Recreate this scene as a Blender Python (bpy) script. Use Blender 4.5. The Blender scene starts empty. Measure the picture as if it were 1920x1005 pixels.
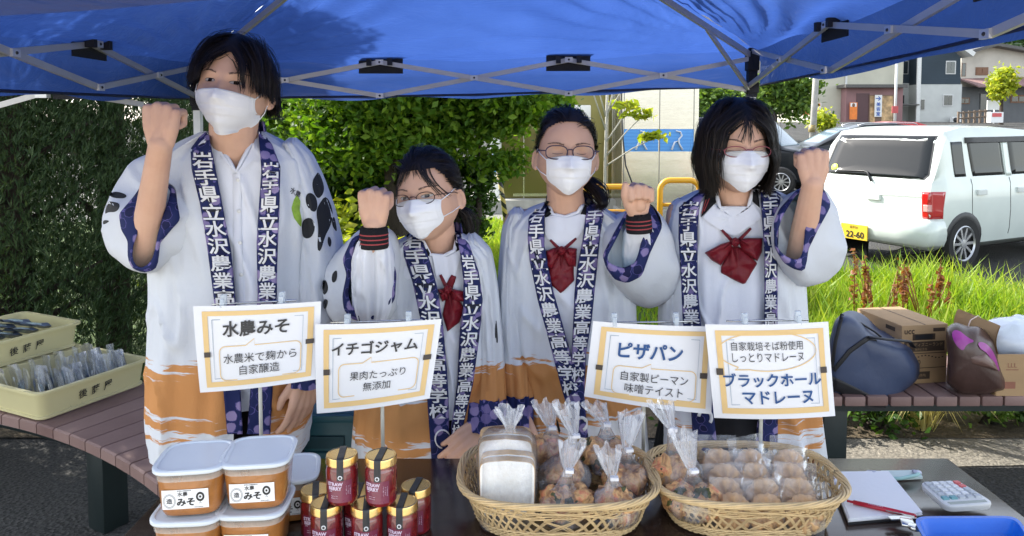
import bpy, bmesh, math, random
import numpy as np
from mathutils import Vector, Matrix, Quaternion
from mathutils.bvhtree import BVHTree
C = bpy.context.scene
COL = C.collection
R = math.radians
# ------------------------------------------------------------------ camera
F = 1371.0; HZ = 235.0; HC = 1.5; PITCH = R(3.2)
Y0 = HZ + F * math.tan(PITCH)
cd = bpy.data.cameras.new('camera'); cam = bpy.data.objects.new('camera', cd); COL.objects.link(cam)
cam.location = (0, 0, HC); cam.rotation_euler = (R(90) - PITCH, 0, 0)
cd.sensor_width = 36; cd.lens = 36 * F / 1920; cd.shift_y = -(502.5 - Y0) / 1920
cd.clip_start = 0.05; cd.clip_end = 2000
C.camera = cam
# ------------------------------------------------------------------ sky and sun
SUN_TRAVEL = Vector((0.64, -0.44, -0.63)).normalized()
w = bpy.data.worlds.new('World'); C.world = w; w.use_nodes = True
nt = w.node_tree; nt.nodes.clear()
sky = nt.nodes.new('ShaderNodeTexSky'); sky.sky_type = 'NISHITA'; sky.sun_disc = False
el = math.asin(-SUN_TRAVEL.z)
sky.sun_elevation = el; sky.sun_rotation = math.atan2(-SUN_TRAVEL.x, -SUN_TRAVEL.y)
sky.air_density = 1.0; sky.dust_density = 1.2; sky.ozone_density = 1.0
bg = nt.nodes.new('ShaderNodeBackground'); bg.inputs[1].default_value = 0.15
wo = nt.nodes.new('ShaderNodeOutputWorld')
hs_ = nt.nodes.new('ShaderNodeHueSaturation'); hs_.inputs['Saturation'].default_value = .42; nt.links.new(sky.outputs[0], hs_.inputs['Color']); nt.links.new(hs_.outputs[0], bg.inputs[0]); nt.links.new(bg.outputs[0], wo.inputs[0])
sl = bpy.data.lights.new('sun', 'SUN'); so = bpy.data.objects.new('sun', sl); COL.objects.link(so)
sl.energy = 2.9; sl.angle = R(0.53); sl.color = (1.0, 0.95, 0.86)
so.rotation_euler = SUN_TRAVEL.to_track_quat('-Z', 'Y').to_euler(); so.location = (-6, 4, 9)
C.view_settings.view_transform = 'Standard'; C.view_settings.look = 'None'
C.view_settings.exposure = 1.8; C.view_settings.gamma = 1.0; C.view_settings.use_curve_mapping = False
C.cycles.transparent_max_bounces = 24; C.cycles.max_bounces = 8

# ------------------------------------------------------------------ pixel -> place helpers
CAMP = Vector((0, 0, HC))
def ray(px, py):
    x = (px - 960) / F; v = -(py - Y0) / F; c, s = math.cos(PITCH), math.sin(PITCH)
    return Vector((x, c + v * s, v * c - s))
def W(px, py, Y):
    d = ray(px, py); return CAMP + d * (Y / d.y)
def Z(px, py, z):
    d = ray(px, py); return CAMP + d * ((z - HC) / d.z)
def pix(p):
    v = Vector(p) - CAMP; c, s = math.cos(PITCH), math.sin(PITCH)
    dz = v.y * c - v.z * s; up = v.y * s + v.z * c
    return 960 + F * v.x / dz, Y0 - F * up / dz
def lerp(a, b, t): return a + (b - a) * t
def interp(tab, v):
    if v <= tab[0][0]: return tab[0][1]
    for (a, x), (b, y) in zip(tab, tab[1:]):
        if v <= b: return x + (y - x) * (v - a) / (b - a)
    return tab[-1][1]
def smooth(t): t = max(0, min(1, t)); return t * t * (3 - 2 * t)

# ------------------------------------------------------------------ mesh builder
class M:
    def __init__(s): s.v = []; s.f = []; s.m = []
    def add(s, vs, fs, mi=0):
        b = len(s.v); s.v.extend([tuple(v) for v in vs])
        s.f.extend([tuple(i + b for i in f) for f in fs]); s.m.extend([mi] * len(fs)); return s
    def join(s, o, dm=0):
        b = len(s.v); s.v.extend(o.v); s.f.extend([tuple(i + b for i in f) for f in o.f]); s.m.extend([k + dm for k in o.m]); return s
    def xf(s, mt):
        s.v = [tuple(mt @ Vector(v)) for v in s.v]; return s
    def box(s, c, d, mi=0, rz=0, bev=0.0, mt=None):
        hx, hy, hz = d[0] / 2, d[1] / 2, d[2] / 2; b = min(bev, hx * .9, hy * .9, hz * .9)
        if b <= 0:
            vs = [Vector((x, y, z)) for x in (-hx, hx) for y in (-hy, hy) for z in (-hz, hz)]
            fs = [(0, 1, 3, 2), (4, 6, 7, 5), (0, 4, 5, 1), (2, 3, 7, 6), (0, 2, 6, 4), (1, 5, 7, 3)]
        else:
            bm = bmesh.new(); bmesh.ops.create_cube(bm, size=1)
            for v in bm.verts: v.co = Vector((v.co.x * d[0], v.co.y * d[1], v.co.z * d[2]))
            bmesh.ops.bevel(bm, geom=bm.edges[:], offset=b, segments=2, affect='EDGES', profile=.5)
            bm.verts.index_update(); vs = [v.co.copy() for v in bm.verts]; fs = [tuple(v.index for v in f.verts) for f in bm.faces]; bm.free()
        rot = mt if mt is not None else Matrix.Rotation(rz, 4, 'Z')
        c = Vector(c); return s.add([rot @ v + c for v in vs], fs, mi)
    def loft(s, rings, mi=0, closed=True, cap=True):
        n = len(rings[0]); vs = [p for r in rings for p in r]; fs = []
        for i in range(len(rings) - 1):
            for j in range(n if closed else n - 1):
                k = (j + 1) % n; fs.append((i * n + j, i * n + k, (i + 1) * n + k, (i + 1) * n + j))
        if cap and closed:
            fs.append(tuple(range(n - 1, -1, -1))); fs.append(tuple((len(rings) - 1) * n + j for j in range(n)))
        return s.add(vs, fs, mi)
    def tube(s, pts, r, n=8, mi=0, cap=True, flat=1.0):
        pts = [Vector(p) for p in pts]; rs = r if isinstance(r, (list, tuple)) else [r] * len(pts)
        rings = []; up = None
        for i, p in enumerate(pts):
            t = (pts[min(i + 1, len(pts) - 1)] - pts[max(i - 1, 0)]).normalized()
            if up is None: up = Vector((0, 0, 1)) if abs(t.z) < .9 else Vector((0, 1, 0))
            a = t.cross(up)
            if a.length < 1e-6: a = t.cross(Vector((1, 0, 0)))
            a.normalize(); b = a.cross(t).normalized(); up = b
            rings.append([p + (a * math.cos(q) + b * math.sin(q) * flat) * rs[i] for q in [2 * math.pi * j / n for j in range(n)]])
        return s.loft(rings, mi, True, cap)
    def caps(s, a, b, ra, rb, n=10, mi=0):
        a, b = Vector(a), Vector(b); t = (b - a); L = t.length or 1e-5; t = t / L
        k = 3; pts = []; rr = []
        for i in range(k + 1):
            q = -math.pi / 2 + (math.pi / 2) * i / k; pts.append(a + t * ra * math.sin(q)); rr.append(max(ra * math.cos(q), 1e-4))
        for i in range(k + 1):
            q = (math.pi / 2) * i / k; pts.append(b + t * rb * math.sin(q)); rr.append(max(rb * math.cos(q), 1e-4))
        return s.tube(pts, rr, n, mi)
    def chain(s, pts, rs, n=10, mi=0):
        for i in range(len(pts) - 1): s.caps(pts[i], pts[i + 1], rs[i], rs[i + 1], n, mi)
        return s
    def lathe(s, prof, c=(0, 0, 0), n=32, mi=0, cap=True):
        c = Vector(c)
        return s.loft([[c + Vector((r * math.cos(2 * math.pi * j / n), r * math.sin(2 * math.pi * j / n), z)) for j in range(n)] for r, z in prof], mi, True, cap)
    def sphere(s, c, r, n=16, mi=0, fn=None):
        c = Vector(c); rx, ry, rz = r if isinstance(r, (tuple, list)) else (r, r, r); m2 = n // 2; rings = []
        for i in range(m2 + 1):
            a = -math.pi / 2 + math.pi * i / m2; a = max(-math.pi / 2 + .02, min(math.pi / 2 - .02, a)); ring = []
            for j in range(n):
                q = 2 * math.pi * j / n; d = Vector((math.cos(a) * math.cos(q), math.cos(a) * math.sin(q), math.sin(a)))
                k = fn(d) if fn else 1.0
                ring.append(c + Vector((d.x * rx, d.y * ry, d.z * rz)) * k)
            rings.append(ring)
        return s.loft(rings, mi)
    def prism(s, poly, ax, h, o=(0, 0, 0), mi=0):
        # poly of 2D points extruded: ax=(u,v,n) vectors
        u, v, n = [Vector(q) for q in ax]; o = Vector(o); k = len(poly)
        a = [o + u * p[0] + v * p[1] for p in poly]; b = [p + n * h for p in a]
        fs = [tuple(range(k - 1, -1, -1)), tuple(range(k, 2 * k))] + [(i, (i + 1) % k, k + (i + 1) % k, k + i) for i in range(k)]
        return s.add(a + b, fs, mi)
    def grid(s, fn, nu, nv, mi=0):
        vs = [fn(i / nu, j / nv) for j in range(nv + 1) for i in range(nu + 1)]
        fs = [(j * (nu + 1) + i, j * (nu + 1) + i + 1, (j + 1) * (nu + 1) + i + 1, (j + 1) * (nu + 1) + i) for j in range(nv) for i in range(nu)]
        return s.add(vs, fs, mi)
    def bvh(s): return BVHTree.FromPolygons([Vector(v) for v in s.v], s.f)
    def build(s, name, mats, parent=None, smooth=True, fix=True):
        me = bpy.data.meshes.new(name); me.from_pydata(s.v, [], s.f)
        if not isinstance(mats, (list, tuple)): mats = [mats]
        for m in mats: me.materials.append(m)
        me.polygons.foreach_set('material_index', s.m)
        if fix and len(s.f) < 60000:
            bm = bmesh.new(); bm.from_mesh(me); bmesh.ops.recalc_face_normals(bm, faces=bm.faces[:]); bm.to_mesh(me); bm.free()
        if smooth:
            me.polygons.foreach_set('use_smooth', [True] * len(me.polygons))
            if smooth is not True and smooth != 1:
                try: me.set_sharp_from_angle(angle=R(smooth))
                except Exception: pass
        me.update()
        o = bpy.data.objects.new(name, me); COL.objects.link(o)
        if parent is not None:
            o.parent = parent
            if parent.type == 'EMPTY' and not parent.get('_local'): o.matrix_parent_inverse = Matrix.Translation(-parent.location)
        return o
LOCALS = []
def thing(name, label, cat, loc=(0, 0, 0), group=None, local=False):
    o = bpy.data.objects.new(name, None); COL.objects.link(o); o.location = loc; o.empty_display_size = .1
    o['label'] = label; o['category'] = cat
    if group: o['group'] = group
    if local: o['_local'] = 1; LOCALS.append(o)
    return o
def tag(o, label, cat, group=None):
    o['label'] = label; o['category'] = cat
    if group: o['group'] = group
    return o
def struct(o): o['kind'] = 'structure'; return o
def stuff(o, label=None, cat=None):
    o['kind'] = 'stuff'
    if label: o['label'] = label; o['category'] = cat
    return o
def dup(root, loc, rz=0, label=None):
    r = root.copy(); COL.objects.link(r); r.location = loc; r.rotation_euler = (0, 0, rz)
    if label: r['label'] = label
    for ch in list(root.children):
        c = ch.copy(); COL.objects.link(c); c.parent = r
        for g in list(ch.children):
            d = g.copy(); COL.objects.link(d); d.parent = c
    return r

# ------------------------------------------------------------------ text as mesh
_tc = {}
def glyphs(s, off=0.0, res=3):
    """flat triangles of a string, baseline at y=0, size 1, centred on x; returns (verts2d, faces)"""
    key = (s, off, res)
    if key in _tc: return _tc[key]
    cu = bpy.data.curves.new('text', 'FONT'); cu.body = s; cu.size = 1; cu.offset = off; cu.align_x = 'CENTER'; cu.resolution_u = res
    cu.fill_mode = 'FRONT'
    o = bpy.data.objects.new('text', cu); COL.objects.link(o); dg = bpy.context.evaluated_depsgraph_get(); dg.update()
    me = bpy.data.meshes.new_from_object(o.evaluated_get(dg))
    vs = [(v.co.x, v.co.y) for v in me.vertices]; fs = [tuple(p.vertices) for p in me.polygons]
    bpy.data.objects.remove(o); bpy.data.curves.remove(cu); bpy.data.meshes.remove(me)
    _tc[key] = (vs, fs); return vs, fs
def text_fit(s, off=0.0, res=3, fit=True):
    """glyph mesh normalised so its bounding box is centred on the origin with height 1; returns verts, faces, aspect"""
    vs, fs = glyphs(s, off, res)
    if not vs: return [], [], 1
    xs = [v[0] for v in vs]; ys = [v[1] for v in vs]; cx, cy = (min(xs) + max(xs)) / 2, (min(ys) + max(ys)) / 2; h = max(ys) - min(ys) or 1
    return [((x - cx) / h, (y - cy) / h) for x, y in vs], fs, (max(xs) - min(xs)) / h

# ------------------------------------------------------------------ materials
def nmat(name):
    m = bpy.data.materials.new(name); m.use_nodes = True; n = m.node_tree; n.nodes.clear()
    out = n.nodes.new('ShaderNodeOutputMaterial'); return m, n, out
def node(n, t, **kw):
    q = n.nodes.new(t)
    for k, v in kw.items():
        if k.startswith('i_'):
            kk = k[2:]; q.inputs[int(kk) if kk.isdigit() else kk.replace('_', ' ')].default_value = v
        else: setattr(q, k, v)
    return q
def rgb(c): return (c[0], c[1], c[2], 1)
def tc(n, kind='Object'): return node(n, 'ShaderNodeTexCoord').outputs[kind]
def noise(n, scale, detail=4, rough=.55, vec=None, dist=0):
    q = node(n, 'ShaderNodeTexNoise'); q.inputs['Scale'].default_value = scale; q.inputs['Detail'].default_value = detail
    q.inputs['Roughness'].default_value = rough; q.inputs['Distortion'].default_value = dist
    if vec is not None: n.links.new(vec, q.inputs['Vector'])
    return q
def ramp(n, fac, stops, interp='LINEAR'):
    q = node(n, 'ShaderNodeValToRGB'); q.color_ramp.interpolation = interp; e = q.color_ramp.elements
    while len(e) < len(stops): e.new(0.5)
    for i, (p, c) in enumerate(stops): e[i].position = p; e[i].color = rgb(c) if len(c) == 3 else c
    n.links.new(fac, q.inputs[0]); return q.outputs[0]
def mixc(n, fac, a, b, mode='MIX'):
    q = node(n, 'ShaderNodeMix', data_type='RGBA', blend_type=mode)
    for idx, v in ((0, fac), (6, a), (7, b)):
        if isinstance(v, (int, float)): q.inputs[idx].default_value = v
        elif isinstance(v, tuple): q.inputs[idx].default_value = rgb(v)
        else: n.links.new(v, q.inputs[idx])
    return q.outputs[2]
def math_(n, op, a, b=None, c=None):
    q = node(n, 'ShaderNodeMath', operation=op)
    for i, v in enumerate((a, b, c)):
        if v is None: continue
        if isinstance(v, (int, float)): q.inputs[i].default_value = v
        else: n.links.new(v, q.inputs[i])
    return q.outputs[0]
def mapping(n, vec, scale=(1, 1, 1), rot=(0, 0, 0), loc=(0, 0, 0)):
    q = node(n, 'ShaderNodeMapping'); q.inputs['Scale'].default_value = scale; q.inputs['Rotation'].default_value = rot; q.inputs['Location'].default_value = loc
    n.links.new(vec, q.inputs[0]); return q.outputs[0]
def princ(n, out, col, rough=.5, metal=0, spec=.5, bump=None, bstr=.2, bdist=.01, trans=0, sss=0, coat=0):
    p = node(n, 'ShaderNodeBsdfPrincipled')
    if isinstance(col, tuple): p.inputs['Base Color'].default_value = rgb(col)
    else: n.links.new(col, p.inputs['Base Color'])
    if isinstance(rough, (int, float)): p.inputs['Roughness'].default_value = rough
    else: n.links.new(rough, p.inputs['Roughness'])
    p.inputs['Metallic'].default_value = metal; p.inputs['Specular IOR Level'].default_value = spec
    p.inputs['Transmission Weight'].default_value = trans; p.inputs['Coat Weight'].default_value = coat
    if sss:
        p.inputs['Subsurface Weight'].default_value = sss; p.inputs['Subsurface Radius'].default_value = (.01, .004, .002); p.inputs['Subsurface Scale'].default_value = .6
    if bump is not None:
        b = node(n, 'ShaderNodeBump'); b.inputs['Strength'].default_value = bstr; b.inputs['Distance'].default_value = bdist
        n.links.new(bump, b.inputs['Height']); n.links.new(b.outputs[0], p.inputs['Normal'])
    if out is not None: n.links.new(p.outputs[0], out.inputs[0])
    return p
def simple(name, col, rough=.5, metal=0, spec=.5, var=.12, scale=12, bstr=.15, bdist=.004, bscale=None, coat=0, detail=5, coord='Object', stretch=(1, 1, 1)):
    m, n, out = nmat(name); v = mapping(n, tc(n, coord), stretch); nz = noise(n, scale, detail, .6, v)
    c = ramp(n, nz.outputs[0], [(.25, tuple(max(0, k * (1 - var)) for k in col)), (.75, tuple(min(1, k * (1 + var)) for k in col))])
    b = noise(n, bscale or scale * 6, 4, .6, v)
    r = math_(n, 'ADD', math_(n, 'MULTIPLY', nz.outputs[0], .16), rough - .08)
    princ(n, out, c, r, metal, spec, b.outputs[0], bstr, bdist, coat=coat); return m
def leafmat(name, a, b, c, trans=.45, rough=.45):
    m, n, out = nmat(name); g = node(n, 'ShaderNodeNewGeometry')
    nz = noise(n, 1.3, 2, .5, tc(n)); f = math_(n, 'ADD', math_(n, 'MULTIPLY', g.outputs['Random Per Island'], .65), math_(n, 'MULTIPLY', nz.outputs[0], .45))
    col = ramp(n, f, [(.12, a), (.5, b), (.92, c)])
    p = princ(n, None, col, rough, 0, .4); t = node(n, 'ShaderNodeBsdfTranslucent')
    tcol = mixc(n, 1.0, col, (1.15, 1.1, .45), 'MULTIPLY'); n.links.new(tcol, t.inputs[0])
    mx = node(n, 'ShaderNodeMixShader'); mx.inputs[0].default_value = trans
    n.links.new(p.outputs[0], mx.inputs[1]); n.links.new(t.outputs[0], mx.inputs[2]); n.links.new(mx.outputs[0], out.inputs[0]); return m
def clearfilm(name, tint=(.9, .93, 1), haze=.12, hi=.32, scale=40, stretch=(1, 1, .25), gl=.35):
    """thin clear plastic film: see-through, with milky creases and sharp highlights"""
    m, n, out = nmat(name); v = mapping(n, tc(n), stretch); nz = noise(n, scale, 5, .65, v, .6)
    f = ramp(n, nz.outputs[0], [(.42, (haze,) * 3), (.62, (haze + .5 * (hi - haze),) * 3), (.72, (hi,) * 3)])
    tr = node(n, 'ShaderNodeBsdfTransparent'); tr.inputs[0].default_value = (.97, .98, 1, 1)
    df = princ(n, None, tint, .25, 0, .6, nz.outputs[0], .5, .004)
    mx = node(n, 'ShaderNodeMixShader'); n.links.new(f, mx.inputs[0]); n.links.new(tr.outputs[0], mx.inputs[1]); n.links.new(df.outputs[0], mx.inputs[2])
    g = node(n, 'ShaderNodeBsdfGlossy'); g.inputs['Roughness'].default_value = .12
    bp = node(n, 'ShaderNodeBump'); bp.inputs['Strength'].default_value = .6; bp.inputs['Distance'].default_value = .004
    n.links.new(nz.outputs[0], bp.inputs['Height']); n.links.new(bp.outputs[0], g.inputs['Normal'])
    fr = node(n, 'ShaderNodeFresnel'); fr.inputs[0].default_value = 1.45; n.links.new(bp.outputs[0], fr.inputs['Normal'])
    ff = math_(n, 'MULTIPLY', fr.outputs[0], gl * 2)
    m2 = node(n, 'ShaderNodeMixShader'); n.links.new(ff, m2.inputs[0]); n.links.new(mx.outputs[0], m2.inputs[1]); n.links.new(g.outputs[0], m2.inputs[2])
    n.links.new(m2.outputs[0], out.inputs[0]); return m
def glassmat(name, tint, alpha=.6, rough=.03):
    m, n, out = nmat(name); tr = node(n, 'ShaderNodeBsdfTransparent'); tr.inputs[0].default_value = rgb(tint)
    p = princ(n, None, (.02, .025, .03), rough, 0, .6); mx = node(n, 'ShaderNodeMixShader'); mx.inputs[0].default_value = alpha
    n.links.new(tr.outputs[0], mx.inputs[1]); n.links.new(p.outputs[0], mx.inputs[2]); n.links.new(mx.outputs[0], out.inputs[0]); return m
rnd = random.Random(7)
# ================================================================== THE SETTING
def nz3(x, y, z=0, s=1.0):
    from mathutils import noise as N
    return N.noise(Vector((x * s, y * s, z * s)))
# ---- ground
m, n, out = nmat('asphalt'); v = tc(n); a = noise(n, 1.1, 5, .6, v); b = noise(n, 90, 3, .7, v); vo = node(n, 'ShaderNodeTexVoronoi'); vo.inputs['Scale'].default_value = 55; n.links.new(v, vo.inputs['Vector'])
c1 = ramp(n, a.outputs[0], [(.3, (.045, .045, .045)), (.7, (.085, .085, .083))]); c2 = ramp(n, b.outputs[0], [(.35, (.35, .35, .35)), (.7, (1.6, 1.58, 1.5))])
princ(n, out, mixc(n, 1.0, c1, c2, 'MULTIPLY'), .85, 0, .3, vo.outputs['Distance'], .7, .012); ASPHALT = m
def ground_z(x, y):
    z = 1.75 * smooth((y - 26) / 30)
    if y > 95: z += (y - 95) * .26 * smooth((x + 10) / 40)
    return z
ys = [-30, -5, 0, 3, 6, 10, 16, 22, 26, 29, 32, 36, 40, 44, 48, 52, 56, 62, 75, 95, 110, 125, 140, 160, 220, 400, 900]
xs = [-900, -300, -100, -50, -25, -10, -4, 0, 4, 10, 18, 25, 32, 40, 50, 60, 80, 120, 200, 400, 900]
g = M(); g.grid(lambda u, t: Vector((xs[round(u * 20)], ys[round(t * 26)], ground_z(xs[round(u * 20)], ys[round(t * 26)]))), 20, 26)
struct(g.build('ground', ASPHALT, smooth=True))
# pale gravel strip and soil bed behind the benches, lawn sheets
GRAVEL = simple('gravel', (.22, .20, .165), .9, var=.6, scale=60, bstr=.8, bdist=.02, bscale=70)
SOIL = simple('soil', (.10, .075, .045), .95, var=.5, scale=25, bstr=.9, bdist=.03, bscale=40)
TURF = simple('turf', (.06, .10, .02), .95, var=.4, scale=9, bstr=.6, bdist=.03, bscale=60)
PALEROAD = simple('pale_road', (.22, .215, .2), .9, var=.15, scale=3, bstr=.4, bdist=.01, bscale=90)
def sheet(poly, z, name, mat):
    q = M(); q.add([(x, y, z) for x, y in poly], [tuple(range(len(poly)))]); return struct(q.build(name, mat, smooth=False))
sheet([(.7, 3.22), (1.6, 3.12), (2.6, 3.16), (6, 3.1), (6, 3.42), (.7, 3.44)], .004, 'gravel_path', GRAVEL)
sheet([(-8, 3.43), (8, 3.41), (8, 4.3), (-8, 4.3)], .008, 'soil_bed', SOIL)
LAWN = [(-9, 4.2), (7.5, 4.2), (6.4, 5.3), (4.1, 6.3), (2.5, 6.9), (1.0, 8.6), (.6, 11.2), (-9, 11.2)]
sheet(LAWN, .012, 'lawn', TURF)
sheet([(-12, 11.2), (2.2, 11.2), (2.2, 16), (-12, 16)], .016, 'paved_path', PALEROAD)
sheet([(3.4, 21.5), (60, 21.5), (60, 25), (3.4, 25)], .006, 'road', PALEROAD)
def inpoly(x, y, P):
    r = False
    for i in range(len(P)):
        (x1, y1), (x2, y2) = P[i], P[i - 1]
        if (y1 > y) != (y2 > y) and x < (x2 - x1) * (y - y1) / (y2 - y1) + x1: r = not r
    return r
GRASS = leafmat('grass_blade', (.13, .26, .02), (.24, .38, .03), (.40, .46, .07), .5, .5)
q = M(); rg = random.Random(3); vs = []; fs = []
def blade(x, y, h, wd, lean):
    a = rg.uniform(0, 6.283); dx, dy = math.cos(a), math.sin(a); b = rg.uniform(0, 6.283); lx, ly = math.cos(b) * lean, math.sin(b) * lean; k = len(vs)
    vs.extend([(x - dx * wd, y - dy * wd, 0), (x + dx * wd, y + dy * wd, 0), (x + lx * .35 + dx * wd * .8, y + ly * .35 + dy * wd * .8, h * .6), (x + lx * .35 - dx * wd * .8, y + ly * .35 - dy * wd * .8, h * .6), (x + lx, y + ly, h)])
    fs.extend([(k, k + 1, k + 2, k + 3), (k + 3, k + 2, k + 4)])
while len(vs) < 5 * 62000:
    x = rg.uniform(-3.8, 7); y = rg.uniform(3.7, 11); 
    if not inpoly(x, y, LAWN) or (x < -1.6 and y < 5.5): continue
    px = 960 + x / y * F
    if px < 380 or px > 2050: continue
    if 940 < px < 1480 and rg.random() < .75: continue
    tall = (.5 + nz3(x, y, 0, 1.3)) * smooth((x - .6) / 1.0)
    h = rg.uniform(.06, .16) + .20 * max(0, tall) * rg.uniform(.5, 1.3)
    if 1.25 < x and y < 6.9 and rg.random() < .05: h += .16
    blade(x, y, h, rg.uniform(.003, .007) * (1 + y / 14), h * rg.uniform(.1, .7))
q.add(vs, fs); stuff(q.build('grass', GRASS, smooth=False, fix=False), 'bright sunlit lawn grass growing behind the bench and under the trees', 'grass')

# pale ground added out of view to bounce sunlight onto the stall
BOUNCE = simple('bounce_paving', (.54, .50, .44), .85, var=.12, scale=2, bstr=.3)
sheet([(-14, -25), (14, -25), (14, .55), (-14, .55)], .006, 'bounce_ground', BOUNCE)
# ---- leaves, trees and shrubs
def leaves(q, c, r, n, size, rg, clumps=30, spread=.28, droop=.3, long=1.8, hollow=.45, mi=0, up=0.0, seeds=None):
    """n folded leaves in clumps spread through an ellipsoid of radii r round c"""
    c = Vector(c); cc = []
    for _ in range(clumps):
        d = Vector((rg.gauss(0, 1), rg.gauss(0, 1), rg.gauss(0, 1))).normalized(); k = rg.uniform(hollow, 1.0) * rg.uniform(.8, 1.12)
        cc.append((c + Vector((d.x * r[0] * k, d.y * r[1] * k, d.z * r[2] * k)), rg.uniform(.6, 1.35)))
    vs = []; fs = []
    for i in range(n):
        p, k = cc[rg.randrange(clumps)]
        p = p + Vector((rg.gauss(0, 1) * r[0], rg.gauss(0, 1) * r[1], rg.gauss(0, 1) * r[2] * .8)) * spread * k
        s = size * rg.uniform(.6, 1.35)
        t = Vector((rg.gauss(0, 1), rg.gauss(0, 1), rg.gauss(-droop, .7) + up)).normalized()
        a = t.cross(Vector((rg.gauss(0, 1), rg.gauss(0, 1), rg.gauss(0, 1)))).normalized(); b = a.cross(t)
        k0 = len(vs); vs.extend([p - t * s * long * .5, p + a * s * .5 + b * s * .12, p + t * s * long * .5, p - a * s * .5 + b * s * .12]); fs.extend([(k0, k0 + 1, k0 + 2), (k0, k0 + 2, k0 + 3)])
    q.add(vs, fs, mi); return cc
BARK = simple('bark', (.055, .04, .03), .95, var=.5, scale=18, stretch=(1, 1, .2), bstr=1, bdist=.03)
PALEBARK = simple('pale_bark', (.42, .40, .35), .8, var=.2, scale=30)
L_MAPLE = leafmat('broad_leaf', (.035, .10, .008), (.095, .21, .014), (.22, .34, .03), .5, .6)
L_YEL = leafmat('yellow_leaf', (.20, .28, .015), (.34, .42, .03), (.52, .52, .07), .5)
L_JUN = leafmat('juniper_leaf', (.020, .046, .017), (.042, .082, .030), (.080, .125, .050), .25, .65)
L_DARK = leafmat('dark_leaf', (.018, .05, .008), (.04, .10, .012), (.08, .16, .02), .4)
L_FAR = leafmat('far_leaf', (.04, .09, .02), (.10, .19, .03), (.2, .3, .05), .4)
def tree(name, label, cat, base, trunk_h, trunk_r, crown, mat, n, size, clumps=40, group=None, bark=None, limbs=6, seed=1, lean=(0, 0), **kw):
    rg = random.Random(seed); base = Vector(base); t = thing(name, label, cat, base, group); q = M()
    cc = leaves(q, crown[0], crown[1], n, size, rg, clumps, **kw); q.build('crown', mat, t, smooth=False, fix=False)
    k = M(); top = Vector((base.x + lean[0], base.y + lean[1], base.z + trunk_h)); mid = base.lerp(top, .5) + Vector((rg.uniform(-.06, .06) * trunk_h * .3, 0, 0))
    k.tube([base - Vector((0, 0, .05)), base + Vector((0, 0, .12 * trunk_h)), mid, top], [trunk_r * 1.4, trunk_r * 1.05, trunk_r * .85, trunk_r * .6], 10)
    for i in range(limbs):
        p, _ = cc[i]; s = mid.lerp(top, rg.uniform(.1, 1)); m2 = s.lerp(p, .5) + Vector((0, 0, rg.uniform(0, .12) * trunk_h))
        k.tube([s, m2, p], [trunk_r * .45, trunk_r * .3, trunk_r * .1], 6)
    k.build('trunk', bark or BARK, t); return t
# dark junipers on the left
for i, (px, Y, h, r) in enumerate([(30, 4.15, 3.7, .80), (215, 4.7, 3.4, .75), (390, 5.7, 3.3, .62), (-190, 3.9, 4.8, .8), (-480, 3.3, 5.2, .75)]):
    b = Z(px, 235 + HC * F / Y, 0)
    rg = random.Random(40 + i); q = M(); t = thing('juniper_tree', ['dark green juniper at the left edge behind the yellow trays', 'tall dark juniper rising behind the raised fist of the boy', 'dark juniper behind the head of the boy, beside the white tent leg', 'dark juniper beyond the far left end of the trays', 'dark juniper outside the left edge beside the bench'][i], 'tree', b, 'junipers along the left side')
    vs = []; fs = []
    for k in range(42000 if i < 2 else 24000):
        u = rg.random() ** .8; z = .05 + u * h; rad = r * (1.0 - .75 * max(0, u - .25)) * (.86 + .2 * math.sin(7 * z + 3 * i) * .5 + .16 * nz3(z * 2, i * 9.0, k % 7 * .8))
        a = rg.uniform(0, 6.283); rr = rad * rg.uniform(.55, 1.08) * (1 + .18 * nz3(math.cos(a) * 2.2, math.sin(a) * 2.2, z * 2.4))
        p = Vector((b.x + math.cos(a) * rr, b.y + math.sin(a) * rr, z)); s = rg.uniform(.010, .024)
        tdir = Vector((math.cos(a) * .55 + rg.gauss(0, .35), math.sin(a) * .55 + rg.gauss(0, .35), 1 + rg.gauss(0, .35))).normalized(); sd = tdir.cross(Vector((rg.gauss(0, 1), rg.gauss(0, 1), rg.gauss(0, 1)))).normalized()
        for e in (-1, 0, 1):
            td = (tdir + sd * e * .55).normalized(); k0 = len(vs); wd = sd.cross(td) if e else sd
            vs.extend([p, p + td * s * 1.2 + wd * s * .22, p + td * s * 2.6, p + td * s * 1.2 - wd * s * .22]); fs.append((k0, k0 + 1, k0 + 2, k0 + 3))
    q.add(vs, fs); q.build('crown', L_JUN, t, smooth=False, fix=False)
    k = M(); k.tube([b, b + Vector((0.03, 0, h * .5)), b + Vector((0, 0, h * .92))], [.11, .07, .02], 8)
    for e in range(16):
        a = rg.uniform(0, 6.283); z = rg.uniform(.3, h * .75); k.tube([b + Vector((0, 0, z)), b + Vector((math.cos(a) * r * .7, math.sin(a) * r * .7, z + .3))], [.025, .008], 5)
    k.build('trunk', BARK, t)
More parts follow.
